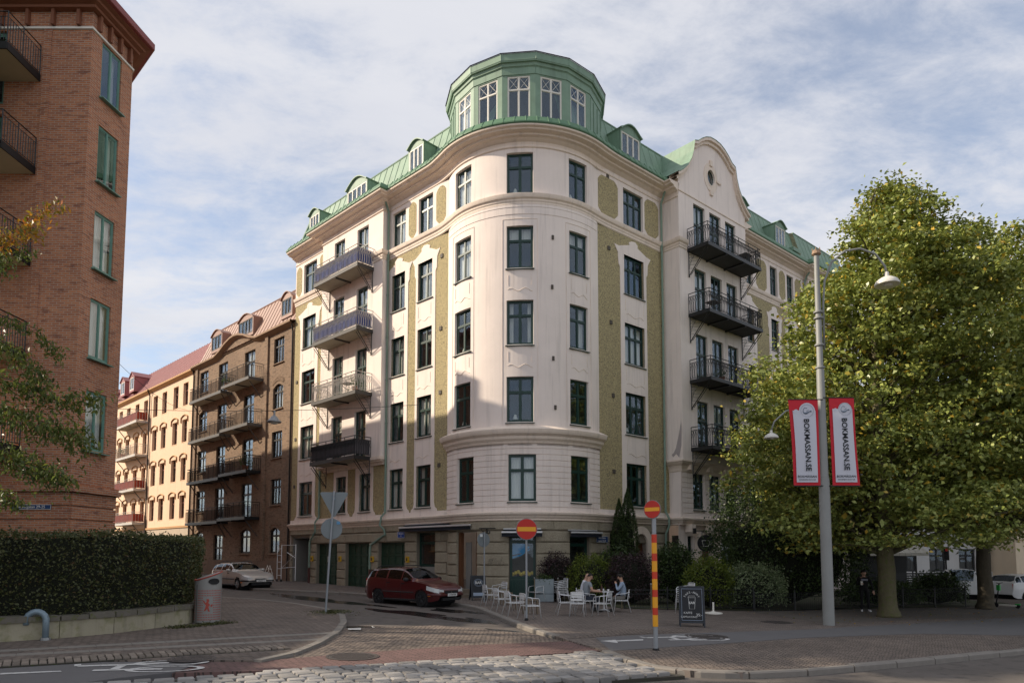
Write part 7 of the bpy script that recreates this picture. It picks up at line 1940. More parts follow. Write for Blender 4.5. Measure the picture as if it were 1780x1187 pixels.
# ------------------------------------------------------------------ vehicles
CGLASS = glass_mat('car_glass', (.05, .06, .06), .03, .9)
TYRE = M('tyre', (.014, .014, .015), .85, var=.2); PLAST = M('black_plastic', (.018, .018, .02), .6); CHROME = M('chrome', (.6, .6, .6), .15, metal=1.0)
LENS = M('headlamp_lens', (.62, .64, .64), .12, var=.15, vs=12, spec=.7); ORNG = M('indicator_orange', (.75, .22, .02), .3); TAILR = M('tail_red', (.4, .012, .01), .25); PLATE = M('plate_white', (.72, .72, .7), .5)
SEATM = M('car_seat_dark', (.02, .02, .022), .9)
def car(name, label, loc, heading, paint, L, W, H, prof, belt, glass_x, pillars, wheels, wr=.31, rails=True, plate='', grille='slot', group=None, clip=None, hubs=GALV, bumper=None, cat='car'):
    """body lofted from a roof/bonnet profile (x from nose 0 to tail L); nose points along local +X"""
    t = thing(name, label, cat, (loc[0], loc[1], loc[2]), heading, group)
    px_, pz_ = zip(*prof); bx, bz = zip(*belt)
    top = lambda x: float(np.interp(x, px_, pz_)); bel = lambda x: min(top(x) - .002, float(np.interp(x, bx, bz)))
    def halfw(x):
        f = min(1, x / .55); g = min(1, (L - x) / .5); return W / 2 * (.74 + .26 * (1 - (1 - f) ** 2.2)) * (.86 + .14 * (1 - (1 - g) ** 2.2))
    zb = lambda x: .2 + .10 * max(0, 1 - x / .35) + .12 * max(0, 1 - (L - x) / .3)
    X = sorted(set([0, .02, .05, .1, .16] + list(np.arange(.2, L - .1, .045)) + [L - .1, L - .05, L - .02, L] + [a for a in glass_x[:2]])); rows = []
    K = 26
    for x in X:
        w = halfw(x); b = bel(x); tp = top(x); z0 = zb(x); ring = []
        cab = max(0, tp - b)
        nose = min(1, .25 + x / .12) if x < .1 else (min(1, .3 + (L - x) / .1) if L - x < .07 else 1)
        for k in range(K + 1):
            f = k / K
            if f <= .5:                       # flank from sill to belt
                u = f / .5; z = z0 + (b - z0) * u; y = w * (.93 + .07 * math.sin(min(1, u * 1.5) * math.pi / 2) - .035 * max(0, u - .6) / .4)
            elif f <= .8:                     # side glass
                u = (f - .5) / .3; z = b + cab * .9 * u; y = w * .965 - (.20 * u ** 1.25) * min(1, cab / .45) - (0 if cab > .15 else .22 * u * w)
            else:                             # over the roof / bonnet
                u = (f - .8) / .2; z = b + cab * (.9 + .1 * math.sin(u * math.pi / 2)); yb = w * .965 - .20 * min(1, cab / .45) - (0 if cab > .15 else .22 * w); y = yb * (1 - u)
            zc = (z0 + tp) / 2; z = zc + (z - zc) * (nose if x < .1 or L - x < .07 else 1)
            ring.append((L / 2 - x, y, z))
        rows.append(ring)
    body = MB(); gl = {}; n = K + 1
    for side in (1, -1):
        for i in range(len(X) - 1):
            xm = (X[i] + X[i + 1]) / 2
            for k in range(K):
                q = [rows[i][k], rows[i + 1][k], rows[i + 1][k + 1], rows[i][k + 1]]; zc = sum(p[2] for p in q) / 4; xc = L / 2 - xm; yc = sum(p[1] for p in q) / 4
                if any((xc - wx) ** 2 + (zc - wr) ** 2 < (wr + .055) ** 2 and k < K * .5 for wx in wheels): continue
                q = [(a, side * b_, c) for a, b_, c in q]; f = (k + .5) / K
                cabin = top(xm) - bel(xm) > .12
                key = None
                if cabin and .52 < f < .785 and glass_x[0] < xm < glass_x[3] and zc > bel(xm) + .02:
                    # side windows between the pillars, only where the roof stands above
                    if not any(abs(xm - pl) < .04 for pl in pillars) and top(xm) - bel(xm) > .2 and xm > glass_x[0] + (zc - bel(xm)) * .95: key = ('side_window', side, sum(xm > pl for pl in pillars))
                if f > .8 and cabin and glass_x[0] - .02 < xm < glass_x[1] - .05: key = ('windscreen', 0, 0)
                if f > .8 and glass_x[2] + .05 < xm < glass_x[3] + .22 and cabin: key = ('rear_window', 0, 0)
                (gl.setdefault(key, MB()) if key else body).add(q, [(0, 1, 2, 3)])
    for e in (0, -1):
        r = rows[e]; body.add([(a, b_, c) for a, b_, c in r] + [(a, -b_, c) for a, b_, c in reversed(r)], [tuple(range(2 * n))])
    o = body.obj('body', paint, t)
    bm = bmesh.new(); bm.from_mesh(o.data); bmesh.ops.remove_doubles(bm, verts=bm.verts, dist=.0015); bmesh.ops.recalc_face_normals(bm, faces=bm.faces); bm.to_mesh(o.data); bm.free()
    o.data.polygons.foreach_set('use_smooth', [True] * len(o.data.polygons)); o.data.set_sharp_from_angle(angle=R(38))
    for (nm, s_, i_), mbx in gl.items():
        g_ = mbx.obj(nm, CGLASS, t, smooth='all')
    hw = W / 2
    mb = MB(); mb.box(-L / 2 + .5, L / 2 - .9, -hw * .8, hw * .8, .18, .62); mb.box(-.4, .2, -hw * .75, -.08, .6, 1.12); mb.box(-.4, .2, .08, hw * .75, .6, 1.12); mb.box(-1.5, -1.2, -hw * .75, hw * .75, .6, 1.05); mb.obj('seats', SEATM, t)
    for wx in wheels:
        for s in (-1, 1):
            wy = s * (hw - .1)
            mb = MB(); mb.lathe([(wr * .62, -.1), (wr * .95, -.1), (wr, -.06), (wr, .06), (wr * .95, .1), (wr * .62, .1)], 26, (wx, wy, wr), 'y'); o = mb.obj('wheel', TYRE, t, smooth=40)
            mb = MB(); mb.lathe([(wr * .64, .1 * s), (wr * .62, .075 * s), (wr * .5, .085 * s), (wr * .2, .06 * s), (0, .065 * s)], 20, (wx, wy, wr), 'y')
            for k in range(7): a = 2 * math.pi * k / 7; mb.tube([(wx + wr * .2 * math.cos(a), wy + s * .088, wr + wr * .2 * math.sin(a)), (wx + wr * .56 * math.cos(a), wy + s * .095, wr + wr * .56 * math.sin(a))], .02, 4)
            mb.obj('rim', hubs, o, smooth=40)
        mb = MB(); mb.lathe([(0, -hw + .06), (wr + .05, -hw + .06), (wr + .05, hw - .06), (0, hw - .06)], 20, (wx, 0, wr), 'y'); mb.obj('wheel_well', SEATM, t)
    def surf(x, z):
        b = bel(x); z0 = zb(x); u = max(0, min(1, (z - z0) / (b - z0))); return halfw(x) * (.93 + .07 * math.sin(min(1, u * 1.5) * math.pi / 2) - .035 * max(0, u - .6) / .4)
    zh = bel(.2)
    for s in (-1, 1):
        # headlamp wrapped round the front corner
        mb = MB(); pts = []
        for i in range(7):
            x = .06 + .085 * i; y = surf(x, zh - .1) + .012
            pts.append([(L / 2 - x + .012, s * y, zh - .17 + .02 * i), (L / 2 - x + .012, s * (y - .008), zh - .015 + .022 * i)])
        yin = surf(.06, zh - .1) * .62; pts.insert(0, [(L / 2 - .025, s * yin, zh - .17), (L / 2 - .025, s * yin, zh - .06)])
        for a, b in zip(pts[:-1], pts[1:]): mb.quad(a[0], b[0], b[1], a[1])
        mb.obj('headlight', LENS, t, smooth='all')
        mb = MB(); mb.box(L / 2 - .5, L / 2 - .36, s * surf(.43, .5) - .012, s * surf(.43, .5) + .012, zh - .3, zh - .25); mb.obj('indicator', ORNG, t)
        mb = MB()
        for i in range(4):
            x = L - .04 - .05 * i; y = surf(x, .95) + .012; mb.add([(L / 2 - x, s * y, .72), (L / 2 - x - .05 * (-1 if i else 1) * 0 + .05, s * y, .72), (L / 2 - x + .05, s * (y - .03), 1.05), (L / 2 - x, s * (y - .03), 1.05)], [(0, 1, 2, 3)])
        mb.obj('tail_light', TAILR, t)
        # door mirror, handles, rubbing strip
        xm = glass_x[0] + .42; ym = surf(xm, bel(xm))
        mb = MB(); mb.lathe([(0, -.09), (.07, -.08), (.085, 0), (.07, .08), (0, .09)], 10, (L / 2 - xm, s * (ym + .12), bel(xm) + .07), 'y'); mb.obj('mirror', PLAST if grille == 'slot' else paint, t, smooth='all')
        for pl in pillars[:2]:
            mb = MB(); x = pl - .12; mb.box(L / 2 - x - .09, L / 2 - x + .09, s * surf(x, .85) - .01, s * surf(x, .85) + .022, bel(x) - .12, bel(x) - .085); mb.obj('door_handle', PLAST, t)
            mb = MB(); mb.tube([(L / 2 - pl + .0, s * (surf(pl, z_) + .001), z_) for z_ in np.linspace(.3, bel(pl), 8)], .006, 4); mb.obj('door_gap', PLAST, t)
        mb = MB(); mb.tube([(L / 2 - x, s * (surf(x, .55) + .004), .55) for x in np.linspace(wheels and 1.3, L - 1.25, 12)], .022, 4); mb.obj('rubbing_strip', bumper or PLAST, t)
        mb = MB(); mb.tube([(L / 2 - x, s * (surf(x, .24)), .23) for x in np.linspace(1.2, L - 1.2, 8)], .05, 5); mb.obj('sill', PLAST, t)
        if rails:
            mb = MB(); xs_r = np.linspace(glass_x[1] + .1, L - .55, 10); mb.tube([(L / 2 - x, s * (W / 2 * .965 - .24), top(x) + (.055 if 0 < i < 9 else 0)) for i, x in enumerate(xs_r)], .018, 6); mb.obj('roof_rail', PLAST, t)
    mb = MB(); zz_ = zh - .1
    if grille == 'slot': mb.box(L / 2 - .03, L / 2 + .008, -.36, .36, zz_ - .1, zz_ + .01)
    else:
        for k in range(5): mb.box(L / 2 - .03, L / 2 + .012, -.3, .3, zz_ - .12 + k * .032, zz_ - .12 + k * .032 + .014)
        mb.tube([(L / 2 + .012, -.2, zz_ - .1), (L / 2 + .012, .2, zz_ + .02)], .014, 4)
    mb.obj('grille', PLAST, t)
    mb = MB(); mb.box(L / 2 - .06, L / 2 + .012, -.5, .5, .26, .36); mb.obj('lower_intake', PLAST, t)
    mb = MB(); mb.tube([(L / 2 - x + .02, s_ * (surf(x, .45) + .006), .47) for s_ in (1,) for x in (.5, .3, .12, .05)] + [(L / 2 + .02, 0, .47)] + [(L / 2 - x + .02, -(surf(x, .45) + .006), .47) for x in (.05, .12, .3, .5)], .04, 5); mb.obj('bumper_strip', bumper or paint, t)
    if plate:
        mb = MB(); mb.box(L / 2 + .02, L / 2 + .03, -.26, .26, .36, .47); o = mb.obj('number_plate', PLATE, t, loc=(.02, 0, .06)); text_obj('plate_lettering', plate, .105, BLK, o, (L / 2 + .032, 0, .415), (R(90), 0, R(90)), .001)
    mb = MB(); mb.lathe([(0, 0), (.045, .004), (.045, .008), (0, .01)], 14, (L / 2 + .004, 0, zz_ - .04), 'x'); mb.obj('badge', CHROME, t)
    for s in (-.25, .45): mb = MB(); mb.tube([(L / 2 - glass_x[0] - .05, s, bel(glass_x[0]) + .02), (L / 2 - glass_x[0] - .3, s - .55, bel(glass_x[0]) + .19)], .009, 4); mb.obj('wiper', PLAST, t)
    return t
PRED = M('car_paint_red', (.075, .008, .010), .32, var=.06, coat=.7); PSIL = M('car_paint_silver', (.52, .50, .47), .35, var=.05, metal=.25, coat=.6); PWHT = M('car_paint_white', (.72, .73, .74), .35, var=.03, coat=.5)
wagon = [(0, .64), (.06, .73), (.2, .81), (.5, .9), (1.0, .98), (1.2, 1.01), (1.85, 1.39), (2.15, 1.5), (2.6, 1.54), (3.4, 1.52), (4.0, 1.45), (4.25, 1.18), (4.38, .96), (4.42, .6)]
wbelt = [(0, .62), (.5, .87), (1.2, .97), (2.5, 1.0), (4.0, 1.06), (4.42, .94)]
rr_, rf_ = Vector((-5.54,28.89)), Vector((-3.70,27.41)); hd = math.atan2(rf_.y - rr_.y, rf_.x - rr_.x); c = (rr_ + rf_) / 2 + Vector((-math.sin(hd), math.cos(hd))) * .8
car('red_estate_car', 'dark red estate car parked in front of the garage doors', (c.x, c.y, gz(c.x) - .115), hd, PRED, 4.42, 1.7, 1.45, wagon, wbelt, (1.22, 2.2, 3.75, 4.1), [2.12 - .05, 2.95, 3.72], (1.33, -1.27), plate='OEU 888', hubs=PLAST)
wag2 = [(0, .6), (.06, .68), (.2, .74), (.5, .82), (1.15, .93), (1.4, .96), (2.0, 1.29), (2.3, 1.38), (2.7, 1.41), (3.5, 1.39), (4.05, 1.3), (4.35, .98), (4.48, .88), (4.5, .6)]
a_ = Vector((-14.33,36.06)); hd2 = math.atan2(-.70, .715); c = a_ + Vector((-math.cos(hd2), -math.sin(hd2))) * 1.35 + Vector((-math.sin(hd2), math.cos(hd2))) * .8
car('silver_estate_car', 'silver estate car parked before the brown brick house', (c.x, c.y, gz(c.x) - .115), hd2, PSIL, 4.5, 1.72, 1.41, wag2, [(0, .58), (.5, .8), (1.3, .92), (2.5, .95), (4.1, .98), (4.5, .88)], (1.38, 2.28, 3.85, 4.2), [2.2, 3.02, 3.8], (1.35, -1.25), plate='UGX 512', grille='bars', bumper=PLAST)
van = [(0, .8), (.06, .9), (.3, 1.0), (.8, 1.12), (1.05, 1.2), (1.6, 1.72), (1.9, 1.8), (3.0, 1.84), (4.1, 1.8), (4.3, 1.72), (4.38, 1.0), (4.4, .6)]
car('white_van', 'white delivery van parked beyond the second linden trunk', (26.6, 41.0, gz(26.6) - .115), R(62), PWHT, 4.4, 1.8, 1.8, van, [(0, .78), (.9, 1.1), (2, 1.12), (4.4, 1.12)], (1.0, 1.9, 4.0, 4.3), [2.0, 2.9], (1.4, -1.35), rails=False)
suv = [(0, .75), (.06, .85), (.3, .95), (.9, 1.05), (1.3, 1.1), (1.9, 1.5), (2.2, 1.6), (3.4, 1.62), (4.1, 1.52), (4.4, 1.1), (4.5, .6)]
car('white_suv', 'white car at the right edge behind the green scooter', (30.9, 41.2, gz(30.9) - .115), R(15), PWHT, 4.5, 1.85, 1.62, suv, [(0, .73), (.9, 1.0), (4.5, 1.1)], (1.25, 2.15, 3.9, 4.3), [2.2, 3.1, 3.85], (1.4, -1.3), rails=False)

# green rental scooter
p = (23.12,32.26)
t = thing('electric_scooter', 'green and black electric scooter standing by the right edge', 'scooter', (p[0], p[1], gz(p[0])), R(120)); GRN = M('scooter_green', (.03, .35, .06), .4)
for x in (-.45, .45): mb = MB(); mb.lathe([(0, -.03), (.09, -.03), (.11, 0), (.09, .03), (0, .03)], 16, (x, 0, .11), 'y'); mb.obj('wheel', TYRE, t)
mb = MB(); mb.box(-.42, .3, -.08, .08, .1, .16); mb.obj('deck', WHITEW, t)
mb = MB(); mb.tube([(.45, 0, .14), (.36, 0, .6)], .03, 8); mb.obj('fork', BLK, t); mb = MB(); mb.tube([(.36, 0, .6), (.28, 0, 1.12)], .028, 8); mb.obj('stem', BLK, t)
mb = MB(); mb.box(.24, .38, -.06, .06, .8, 1.05); mb.obj('head_unit', GRN, t); mb = MB(); mb.tube([(.26, -.27, 1.16), (.29, 0, 1.12), (.26, .27, 1.16)], .018, 6); mb.obj('handlebar', BLK, t); mb = MB(); mb.box(-.56, -.36, -.05, .05, .16, .22); mb.obj('mudguard', GRN, t)

# ------------------------------------------------------------------ people
SKIN = M('skin', (.46, .27, .19), .55, var=.06); HAIRD = M('dark_hair', (.012, .009, .007), .7)
def person(label, loc, rz, J, mats, radii=None, hair='short', beard=False, scale=1.0):
    """J: joint positions; one skinned continuous body, coloured by the nearest bone"""
    t = thing('person', label, 'person', loc, rz)
    bones = []; names = list(J); idx = {}
    V = []; Rr = []; E = []
    def v(p, r): V.append(tuple(c * scale for c in p)); Rr.append(r * scale); return len(V) - 1
    def e(a, b, lab): E.append((a, b)); bones.append((Vector(V[a]), Vector(V[b]), lab))
    L_ = lambda a, b, f: tuple(a[i] + (b[i] - a[i]) * f for i in range(3))
    pel = v(J['pelvis'], .135); sp = v(L_(J['pelvis'], J['chest'], .5), .135); ch = v(J['chest'], .15); nk0 = v(L_(J['chest'], J['neck'], .75), .085); nk = v(J['neck'], .055); hb = v(L_(J['neck'], J['head'], .45), .075); hm = v(J['head'], .1); ht = v(L_(J['neck'], J['head'], 1.75), .075)
    e(pel, sp, 'shirt'); e(sp, ch, 'shirt'); e(ch, nk0, 'shirt'); e(nk0, nk, 'skin'); e(nk, hb, 'skin'); e(hb, hm, 'skin'); e(hm, ht, 'skin')
    for s in ('l', 'r'):
        sh = v(J['shoulder_' + s], .075); el = v(J['elbow_' + s], .05); wr_ = v(J['wrist_' + s], .032); e(ch, sh, 'shirt'); m_ = v(L_(J['shoulder_' + s], J['elbow_' + s], .5), .058)
        e(sh, m_, 'shirt'); e(m_, el, 'sleeve'); e(el, wr_, 'forearm')
        d = (Vector(J['wrist_' + s]) - Vector(J['elbow_' + s])).normalized(); side = d.cross(Vector((0, 0, 1)));
        if side.length < .1: side = Vector((1, 0, 0))
        side.normalize(); up = side.cross(d); w0 = Vector(J['wrist_' + s])
        pm = v(tuple(w0 + d * .06), .034); e(wr_, pm, 'skin')
        for k, ln in enumerate((.075, .085, .08, .062)):
            b0 = v(tuple(w0 + d * .1 + side * (.03 - .02 * k)), .011); b1 = v(tuple(w0 + d * (.1 + ln * .6) + side * (.032 - .021 * k) - up * .012), .009); b2 = v(tuple(w0 + d * (.1 + ln * .85) + side * (.031 - .02 * k) - up * .034), .008); e(pm, b0, 'skin'); e(b0, b1, 'skin'); e(b1, b2, 'skin')
        t0 = v(tuple(w0 + d * .055 + side * .042), .012); t1 = v(tuple(w0 + d * .095 + side * .06 - up * .02), .009); e(pm, t0, 'skin'); e(t0, t1, 'skin')
        hp = v(J['hip_' + s], .095); kn = v(J['knee_' + s], .062); an = v(J['ankle_' + s], .042); to = v(J['toe_' + s], .04); th = v(L_(J['hip_' + s], J['knee_' + s], .45), .085); cf = v(L_(J['knee_' + s], J['ankle_' + s], .35), .058); he = v(tuple(Vector(J['ankle_' + s]) + Vector((0, 0, -.045))), .042)
        e(pel, hp, 'trousers'); e(hp, th, 'trousers'); e(th, kn, 'trousers'); e(kn, cf, 'trousers'); e(cf, an, 'trousers'); e(an, he, 'shoe'); e(he, to, 'shoe')
    me = bpy.data.meshes.new('b'); me.from_pydata(V, E, []); o = bpy.data.objects.new('b', me); COL.objects.link(o)
    md = o.modifiers.new('s', 'SKIN'); md.use_smooth_shade = True
    for i, sv in enumerate(me.skin_vertices[0].data): sv.radius = (Rr[i], Rr[i]); sv.use_root = (i == 0)
    sd = o.modifiers.new('d', 'SUBSURF'); sd.levels = 1; sd.render_levels = 1
    dg = bpy.context.evaluated_depsgraph_get(); m2 = bpy.data.meshes.new_from_object(o.evaluated_get(dg)); bpy.data.objects.remove(o)
    keys = ['skin', 'shirt', 'sleeve', 'forearm', 'trousers', 'shoe']; m2.materials.clear()
    for k in keys: m2.materials.append(mats[k])
    for pl in m2.polygons:
        c = pl.center; best = (9, 'skin')
        for a, b, lab in bones:
            d = b - a; f = max(0, min(1, (c - a).dot(d) / max(1e-9, d.length_squared))); q = (a + d * f - c).length
            if q < best[0]: best = (q, lab)
        pl.material_index = keys.index(best[1]); pl.use_smooth = True
    link('body', m2, t)
    hd_ = Vector(J['head']) * scale; nkv = Vector(J['neck']) * scale; upv = (hd_ - nkv).normalized(); fw = Vector(J['face']).normalized(); fw = (fw - upv * fw.dot(upv)).normalized(); sdv = fw.cross(upv)
    if hair:
        mb = MB(); pts = []; nu, nv = 14, 7
        for i in range(nv + 1):
            b = -0.35 + (math.pi / 2 + .35) * i / nv
            for j in range(nu):
                a = 2 * math.pi * j / nu; d = fw * math.cos(a) * math.cos(b) + sdv * math.sin(a) * math.cos(b) + upv * math.sin(b)
                low = b < .35 and math.cos(a) > .2
                r_ = .106 if not low else .07
                pts.append((hd_ + upv * .03 - fw * .012 + d * r_ * scale)[:])
        mb.add(pts, [(i * nu + j, i * nu + (j + 1) % nu, (i + 1) * nu + (j + 1) % nu, (i + 1) * nu + j) for i in range(nv) for j in range(nu)]); mb.obj('hair', HAIRD, t, smooth='all')
    mb = MB(); f0 = hd_ + fw * .094
    for s in (-1, 1):
        c = f0 + sdv * s * .034 + upv * .012; mb.lathe([(0, .009), (.012, 0), (0, -.009)], 6, c[:])
    mb.tube([(f0 + sdv * -.024 - upv * .052 - fw * .006)[:], (f0 + sdv * .024 - upv * .052 - fw * .006)[:]], .006, 4); mb.obj('eyes_and_mouth', HAIRD, t)
    mb = MB(); mb.tube([(f0 + upv * .014 - fw * .008)[:], (f0 - upv * .022 + fw * .02)[:], (f0 - upv * .028)[:]], [.008, .014, .01], 5)
    for s in (-1, 1): mb.lathe([(0, -.012), (.018, -.006), (.026, .004), (0, .012)], 7, (hd_ + sdv * s * .1)[:], 'x')
    mb.obj('nose_and_ears', SKIN, t, smooth='all')
    if beard:
        mb = MB(); c = f0 - upv * .07 - fw * .022; mb.lathe([(0, -.045), (.045, -.03), (.062, .01), (.05, .04)], 10, c[:]); mb.obj('beard', beard, t, smooth='all')
    return t
GT = M('grey_tshirt', (.23, .255, .28), .9, var=.1, vs=12); WT = M('white_shirt', (.62, .64, .7), .9, var=.08); DEN = M('pale_denim_shirt', (.27, .34, .44), .9, var=.15, vs=10); JEAN = M('dark_jeans', (.025, .03, .045), .9); CHINO = M('grey_chinos', (.16, .15, .135), .9); BLKC = M('black_cloth', (.008, .008, .009), .9); SHW = M('white_shoe', (.6, .6, .6), .6); SHB = M('dark_shoe', (.02, .018, .016), .6)
def seated(lean=.06, fwd_l=.0, face=(0, 1, 0), wl=(-.16, .34, .73), wr2=(.2, .36, .73), el=(-.27, .1, .72), er=(.27, .1, .72), spread=.16):
    return {'pelvis': (0, -.1, .52), 'chest': (0, -.1 + lean * 1.2, .95), 'neck': (0, -.08 + lean * 1.6, 1.14), 'head': (0, -.05 + lean * 2, 1.265), 'face': face,
            'shoulder_l': (-.19, -.1 + lean * 1.3, 1.04), 'shoulder_r': (.19, -.1 + lean * 1.3, 1.04), 'elbow_l': el, 'elbow_r': er, 'wrist_l': wl, 'wrist_r': wr2,
            'hip_l': (-.1, -.06, .5), 'hip_r': (.1, -.06, .5), 'knee_l': (-spread, .36, .5), 'knee_r': (spread, .36, .5), 'ankle_l': (-spread - .02, .32 + fwd_l, .1), 'ankle_r': (spread + .02, .34, .1), 'toe_l': (-spread - .03, .5 + fwd_l, .045), 'toe_r': (spread + .03, .52, .045)}
person('man in grey t-shirt with dark hair, seated with his back half to the street', (2.72, 24.95, gz(2.72)), R(20 - 90), seated(.09, face=(.3, 1, 0), wl=(-.12, .42, .77), wr2=(.3, .3, .76), er=(.32, .05, .78)), dict(skin=SKIN, shirt=GT, sleeve=SKIN, forearm=SKIN, trousers=JEAN, shoe=SHB))
person('bald bearded man in white shirt, seated behind the man in grey', (2.72, 26.15, gz(2.72)), R(-5 - 90), seated(.1, face=(-.1, 1, -.1)), dict(skin=SKIN, shirt=WT, sleeve=WT, forearm=SKIN, trousers=JEAN, shoe=SHB), hair=None, beard=M('ginger_beard', (.2, .06, .025), .8))
person('man in pale blue shirt seated at the right of the table, hand raised to chin', (4.05, 25.5, gz(4.05)), R(170 - 90), seated(.05, face=(.35, 1, -.15), wl=(-.02, .2, 1.02), el=(-.27, .14, .8), wr2=(.12, .2, .6), er=(.3, .0, .74), spread=.18), dict(skin=SKIN, shirt=DEN, sleeve=DEN, forearm=DEN, trousers=CHINO, shoe=SHB), beard=HAIRD)
st = {'pelvis': (0, 0, .92), 'chest': (0, .02, 1.26), 'neck': (0, .03, 1.44), 'head': (0, .06, 1.555), 'face': (-.25, 1, -.35), 'shoulder_l': (-.185, .02, 1.36), 'shoulder_r': (.185, .02, 1.36), 'elbow_l': (-.3, -.02, 1.08), 'elbow_r': (.24, .0, 1.1), 'wrist_l': (-.33, .06, .86), 'wrist_r': (.16, .27, 1.14),
      'hip_l': (-.1, 0, .9), 'hip_r': (.1, 0, .9), 'knee_l': (-.14, .03, .5), 'knee_r': (.1, .02, .5), 'ankle_l': (-.17, 0, .1), 'ankle_r': (.1, -.02, .1), 'toe_l': (-.2, .17, .045), 'toe_r': (.13, .16, .045)}
p = (14.25,27.91)
pt_ = person('person in black with white shoes standing beside the tree, looking at a phone', (p[0], p[1], gz(p[0])), R(165), st, dict(skin=SKIN, shirt=BLKC, sleeve=BLKC, forearm=BLKC, trousers=BLKC, shoe=SHW))
ca = math.cos(R(165)); sa = math.sin(R(165)); q = (.15, .37, 1.17)
t = thing('phone', 'pale phone held by the person in black', 'phone', (p[0] + q[0] * ca - q[1] * sa, p[1] + q[0] * sa + q[1] * ca, gz(p[0]) + q[2]), R(165)); mb = MB(); mb.box(-.04, .04, -.006, .006, -.075, .075); o = mb.obj('case', WHITEW, t); mb = MB(); mb.box(-.036, .036, -.0075, -.006, -.07, .07); mb.obj('screen', BLK, o)
mb = MB(); mb.box(-.12, .12, .165, .17, 1.26, 1.33); mb.obj('chest_print', M('chest_grey', (.22, .22, .26), .9), pt_)

# ------------------------------------------------------------------ buildings far right, beyond the trees
WB = M('white_render', (.58, .58, .57), .9, var=.06, stain=.2); CB2 = M('cream_render', (.74, .62, .46), .9, var=.06, stain=.15); SHOPD = M('shop_dark', (.02, .022, .024), .5)
def block(name, label, ox, oy, rz, w, h, cols, floors, wallm, dep=10, shop=False, roofm=None):
    t = thing(name, label, 'building', (ox, oy, gz(28)), rz); hol = []
    for k in range(cols):
        x = w * (k + .5) / cols
        for f in range(floors):
            z = .9 + f * 3.4; hol.append((x - .65, x + .65, z + (.0 if f == 0 and shop else .3), z + 2.1))
    mb = MB(lambda a, o, z: (a, -o, z)); wall_grid(mb, LO, 0, w, -.5, h, 0, hol, .2)
    for x in (0, w): mb.quad((x, 0, -.5), (x, -dep, -.5), (x, -dep, h), (x, 0, h))
    mb.quad((0, -dep, -.5), (w, -dep, -.5), (w, -dep, h), (0, -dep, h)); mb.quad((0, 0, h), (w, 0, h), (w, -dep, h), (0, -dep, h)); mb.obj('wall', wallm, t)
    for (a, b, c, d) in hol:
        me, cells = frame_mesh(b - a, d - c, 2, .7, .08, .08, SHOPD, 'far'); o = link('window', me, t, ((a + b) / 2, .12, c), math.pi)
        for (xa, xb, z0, z1) in cells: link('pane', pane_mesh(xb - xa, z1 - z0, GLASS), o, ((xa + xb) / 2, -.04, z0))
        link('interior', interior_mesh(b - a, d - c, MATS['room'], .75), o)
    mb = MB(); mb.box(-.2, w + .2, -.4, 0, h, h + .3); mb.box(0, w, -.12, 0, 3.7, 3.95); mb.obj('cornice', wallm, t)
    return t
block('white_house', 'white rendered house glimpsed between the linden trunks', 30.5, 55, R(0), 9.5, 15, 4, 4, WB)
tb = block('cream_house', 'sunlit cream house with restaurant lettering beyond the second linden', 38.6, 52.6, R(4), 5.0, 13, 1, 4, CB2)
text_obj('lettering', 'La Terrassa', .52, BLK, tb, (2.5, -.06, 3.4), (R(90), 0, 0), .02)
tg = block('grey_house', 'pale grey house with shop awnings at the far right edge', 44.5, 54, R(-28), 18, 15, 7, 4, WB, shop=True)
for k in range(3):
    mb = MB(); mb.add([(1 + k * 5, -.02, 3.4), (5 + k * 5, -.02, 3.4), (5 + k * 5, -1.4, 2.9), (1 + k * 5, -1.4, 2.9), (1 + k * 5, -1.42, 2.65), (5 + k * 5, -1.42, 2.65)], [(0, 1, 2, 3), (3, 2, 5, 4)]); mb.obj('awning', NAVY, tg)
# café pavilion with pale awning and slatted dark fence
t = thing('cafe_pavilion', 'dark cafe pavilion with pale striped awning behind the mossy trunk', 'pavilion', (24.4, 44.5, gz(24.4)), R(2))
mb = MB(); mb.box(-1.9, 1.9, 1.2, 1.3, 0, 3.6); mb.box(-1.9, 1.9, 0, 1.3, 3.2, 3.4); mb.obj('back_wall', SHOPD, t)
for x in (-1.8, 0, 1.8): mb = MB(); mb.tube([(x, 0, 0), (x, 0, 3.2)], .05, 6); mb.obj('post', SHOPD, t)
mb = MB()
for k in range(10): x0 = -1.9 + k * .38; mb.add([(x0, .1, 3.3), (x0 + .37, .1, 3.3), (x0 + .37, -1.2, 2.6), (x0, -1.2, 2.6), (x0, -1.2, 2.42), (x0 + .37, -1.2, 2.42)], [(0, 1, 2, 3), (3, 2, 5, 4)])
mb.obj('awning', M('awning_pale', (.55, .52, .45), .8), t)
t = thing('slatted_fence', 'dark horizontal slat fence in front of the cafe pavilion', 'fence', (21.3, 39.8, gz(21.3)), R(6))
for k in range(9): mb = MB(); mb.box(0, 6.2, -.015, .015, .25 + k * .13, .25 + k * .13 + .085); mb.obj('slat', SHOPD, t)
for k in range(4): mb = MB(); mb.box(k * 2.05 - .03, k * 2.05 + .03, .016, .07, 0, 1.5); mb.obj('post', SHOPD, t)
p = (29.05,46.00,0.22)
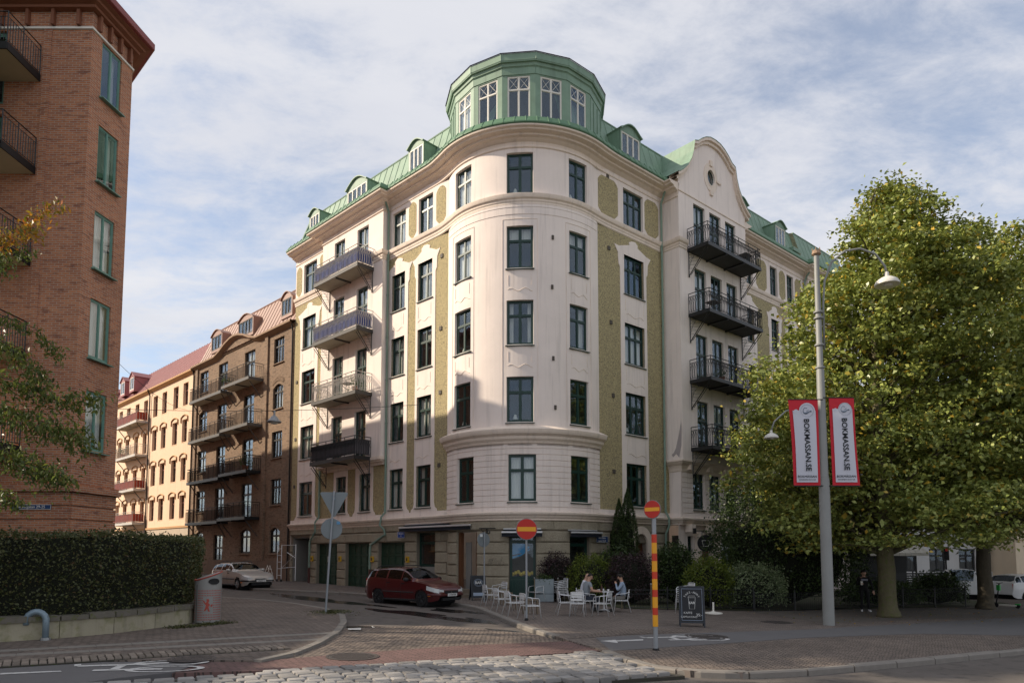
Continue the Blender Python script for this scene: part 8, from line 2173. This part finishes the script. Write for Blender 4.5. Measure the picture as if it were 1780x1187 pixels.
t = thing('traffic_light', 'red traffic light on a thin post before the cream house', 'traffic light', (p[0], p[1], gz(p[0]) - .1)); mb = MB(); mb.tube([(0, 0, 0), (0, 0, 3.0)], .05, 8); mb.obj('post', BLK, t); mb = MB(); mb.box(-.16, .16, -.12, .12, 2.3, 3.2); mb.obj('housing', BLK, t)
mb = MB(); mb.lathe([(0, -.02), (.1, -.015), (.11, 0)], 14, (0, -.125, 3.0), 'y'); o = mb.obj('red_lens', M('lens_red', (.6, .03, .02), .3), t)
for z in (2.75, 2.5): mb = MB(); mb.lathe([(0, -.02), (.1, -.015), (.11, 0)], 14, (0, -.125, z), 'y'); mb.obj('dark_lens', SEATM, t)
# plants and furniture on the balconies
def potplant(label, P3, s=1.0):
    t = thing('potted_plant', label, 'plant', P3); mb = MB(); mb.lathe([(0, 0), (.09 * s, 0), (.13 * s, .22 * s), (.11 * s, .22 * s), (0, .2 * s)], 12); mb.obj('pot', TERR, t, smooth=40); leaf_cloud('leaves', clump_pts((0, 0, .42 * s), .3 * s, .22 * s, int(160 * s)), .09, POTL, t)
potplant('orange pot with small plant on the open third bay balcony', FL.P(8.2, 1.35, 10.99), 1.3)
potplant('green potted plant on a top balcony of the brown house', FL.P(26.0, .95, 14.43), 1.2); potplant('bushy plant on a lower balcony of the brown house', FL.P(22.6, .9, 7.86), 1.7); potplant('tall plant on a balcony of the yellow house', FL.P(49.5, .9, 11.36), 1.8); potplant('small plant on the third right-hand balcony', FR.P(8.6, 2.2, 11.26), 1.2)
def small_table(label, P3, rz):
    t = thing('balcony_table', label, 'table', P3, rz); mb = MB(); mb.box(-.35, .35, -.28, .28, .68, .71); mb.obj('table_top', WICK, t)
    for a in (-1, 1):
        mb = MB(); mb.tube([(a * .3, -.25, 0), (a * -.3, .25, .68)], .018, 4); mb.obj('leg', IRON, t)
small_table('wooden folding table on the open third bay balcony', FL.P(9.3, 1.15, 10.99), FLr); small_table('dark folding table on the second right-hand balcony', FR.P(8.2, 2.0, 14.89), FR.rz); small_table('dark folding table on the topmost right-hand balcony', FR.P(11.6, 2.0, 18.51), FR.rz)

# unseen house added left of the frame, its roof edge bounding the sun patches
block('unseen_shade_house', 'plain rendered house standing left of the frame', -30, 4.5, R(90), 16, 15.4, 5, 4, CREAM, dep=18)
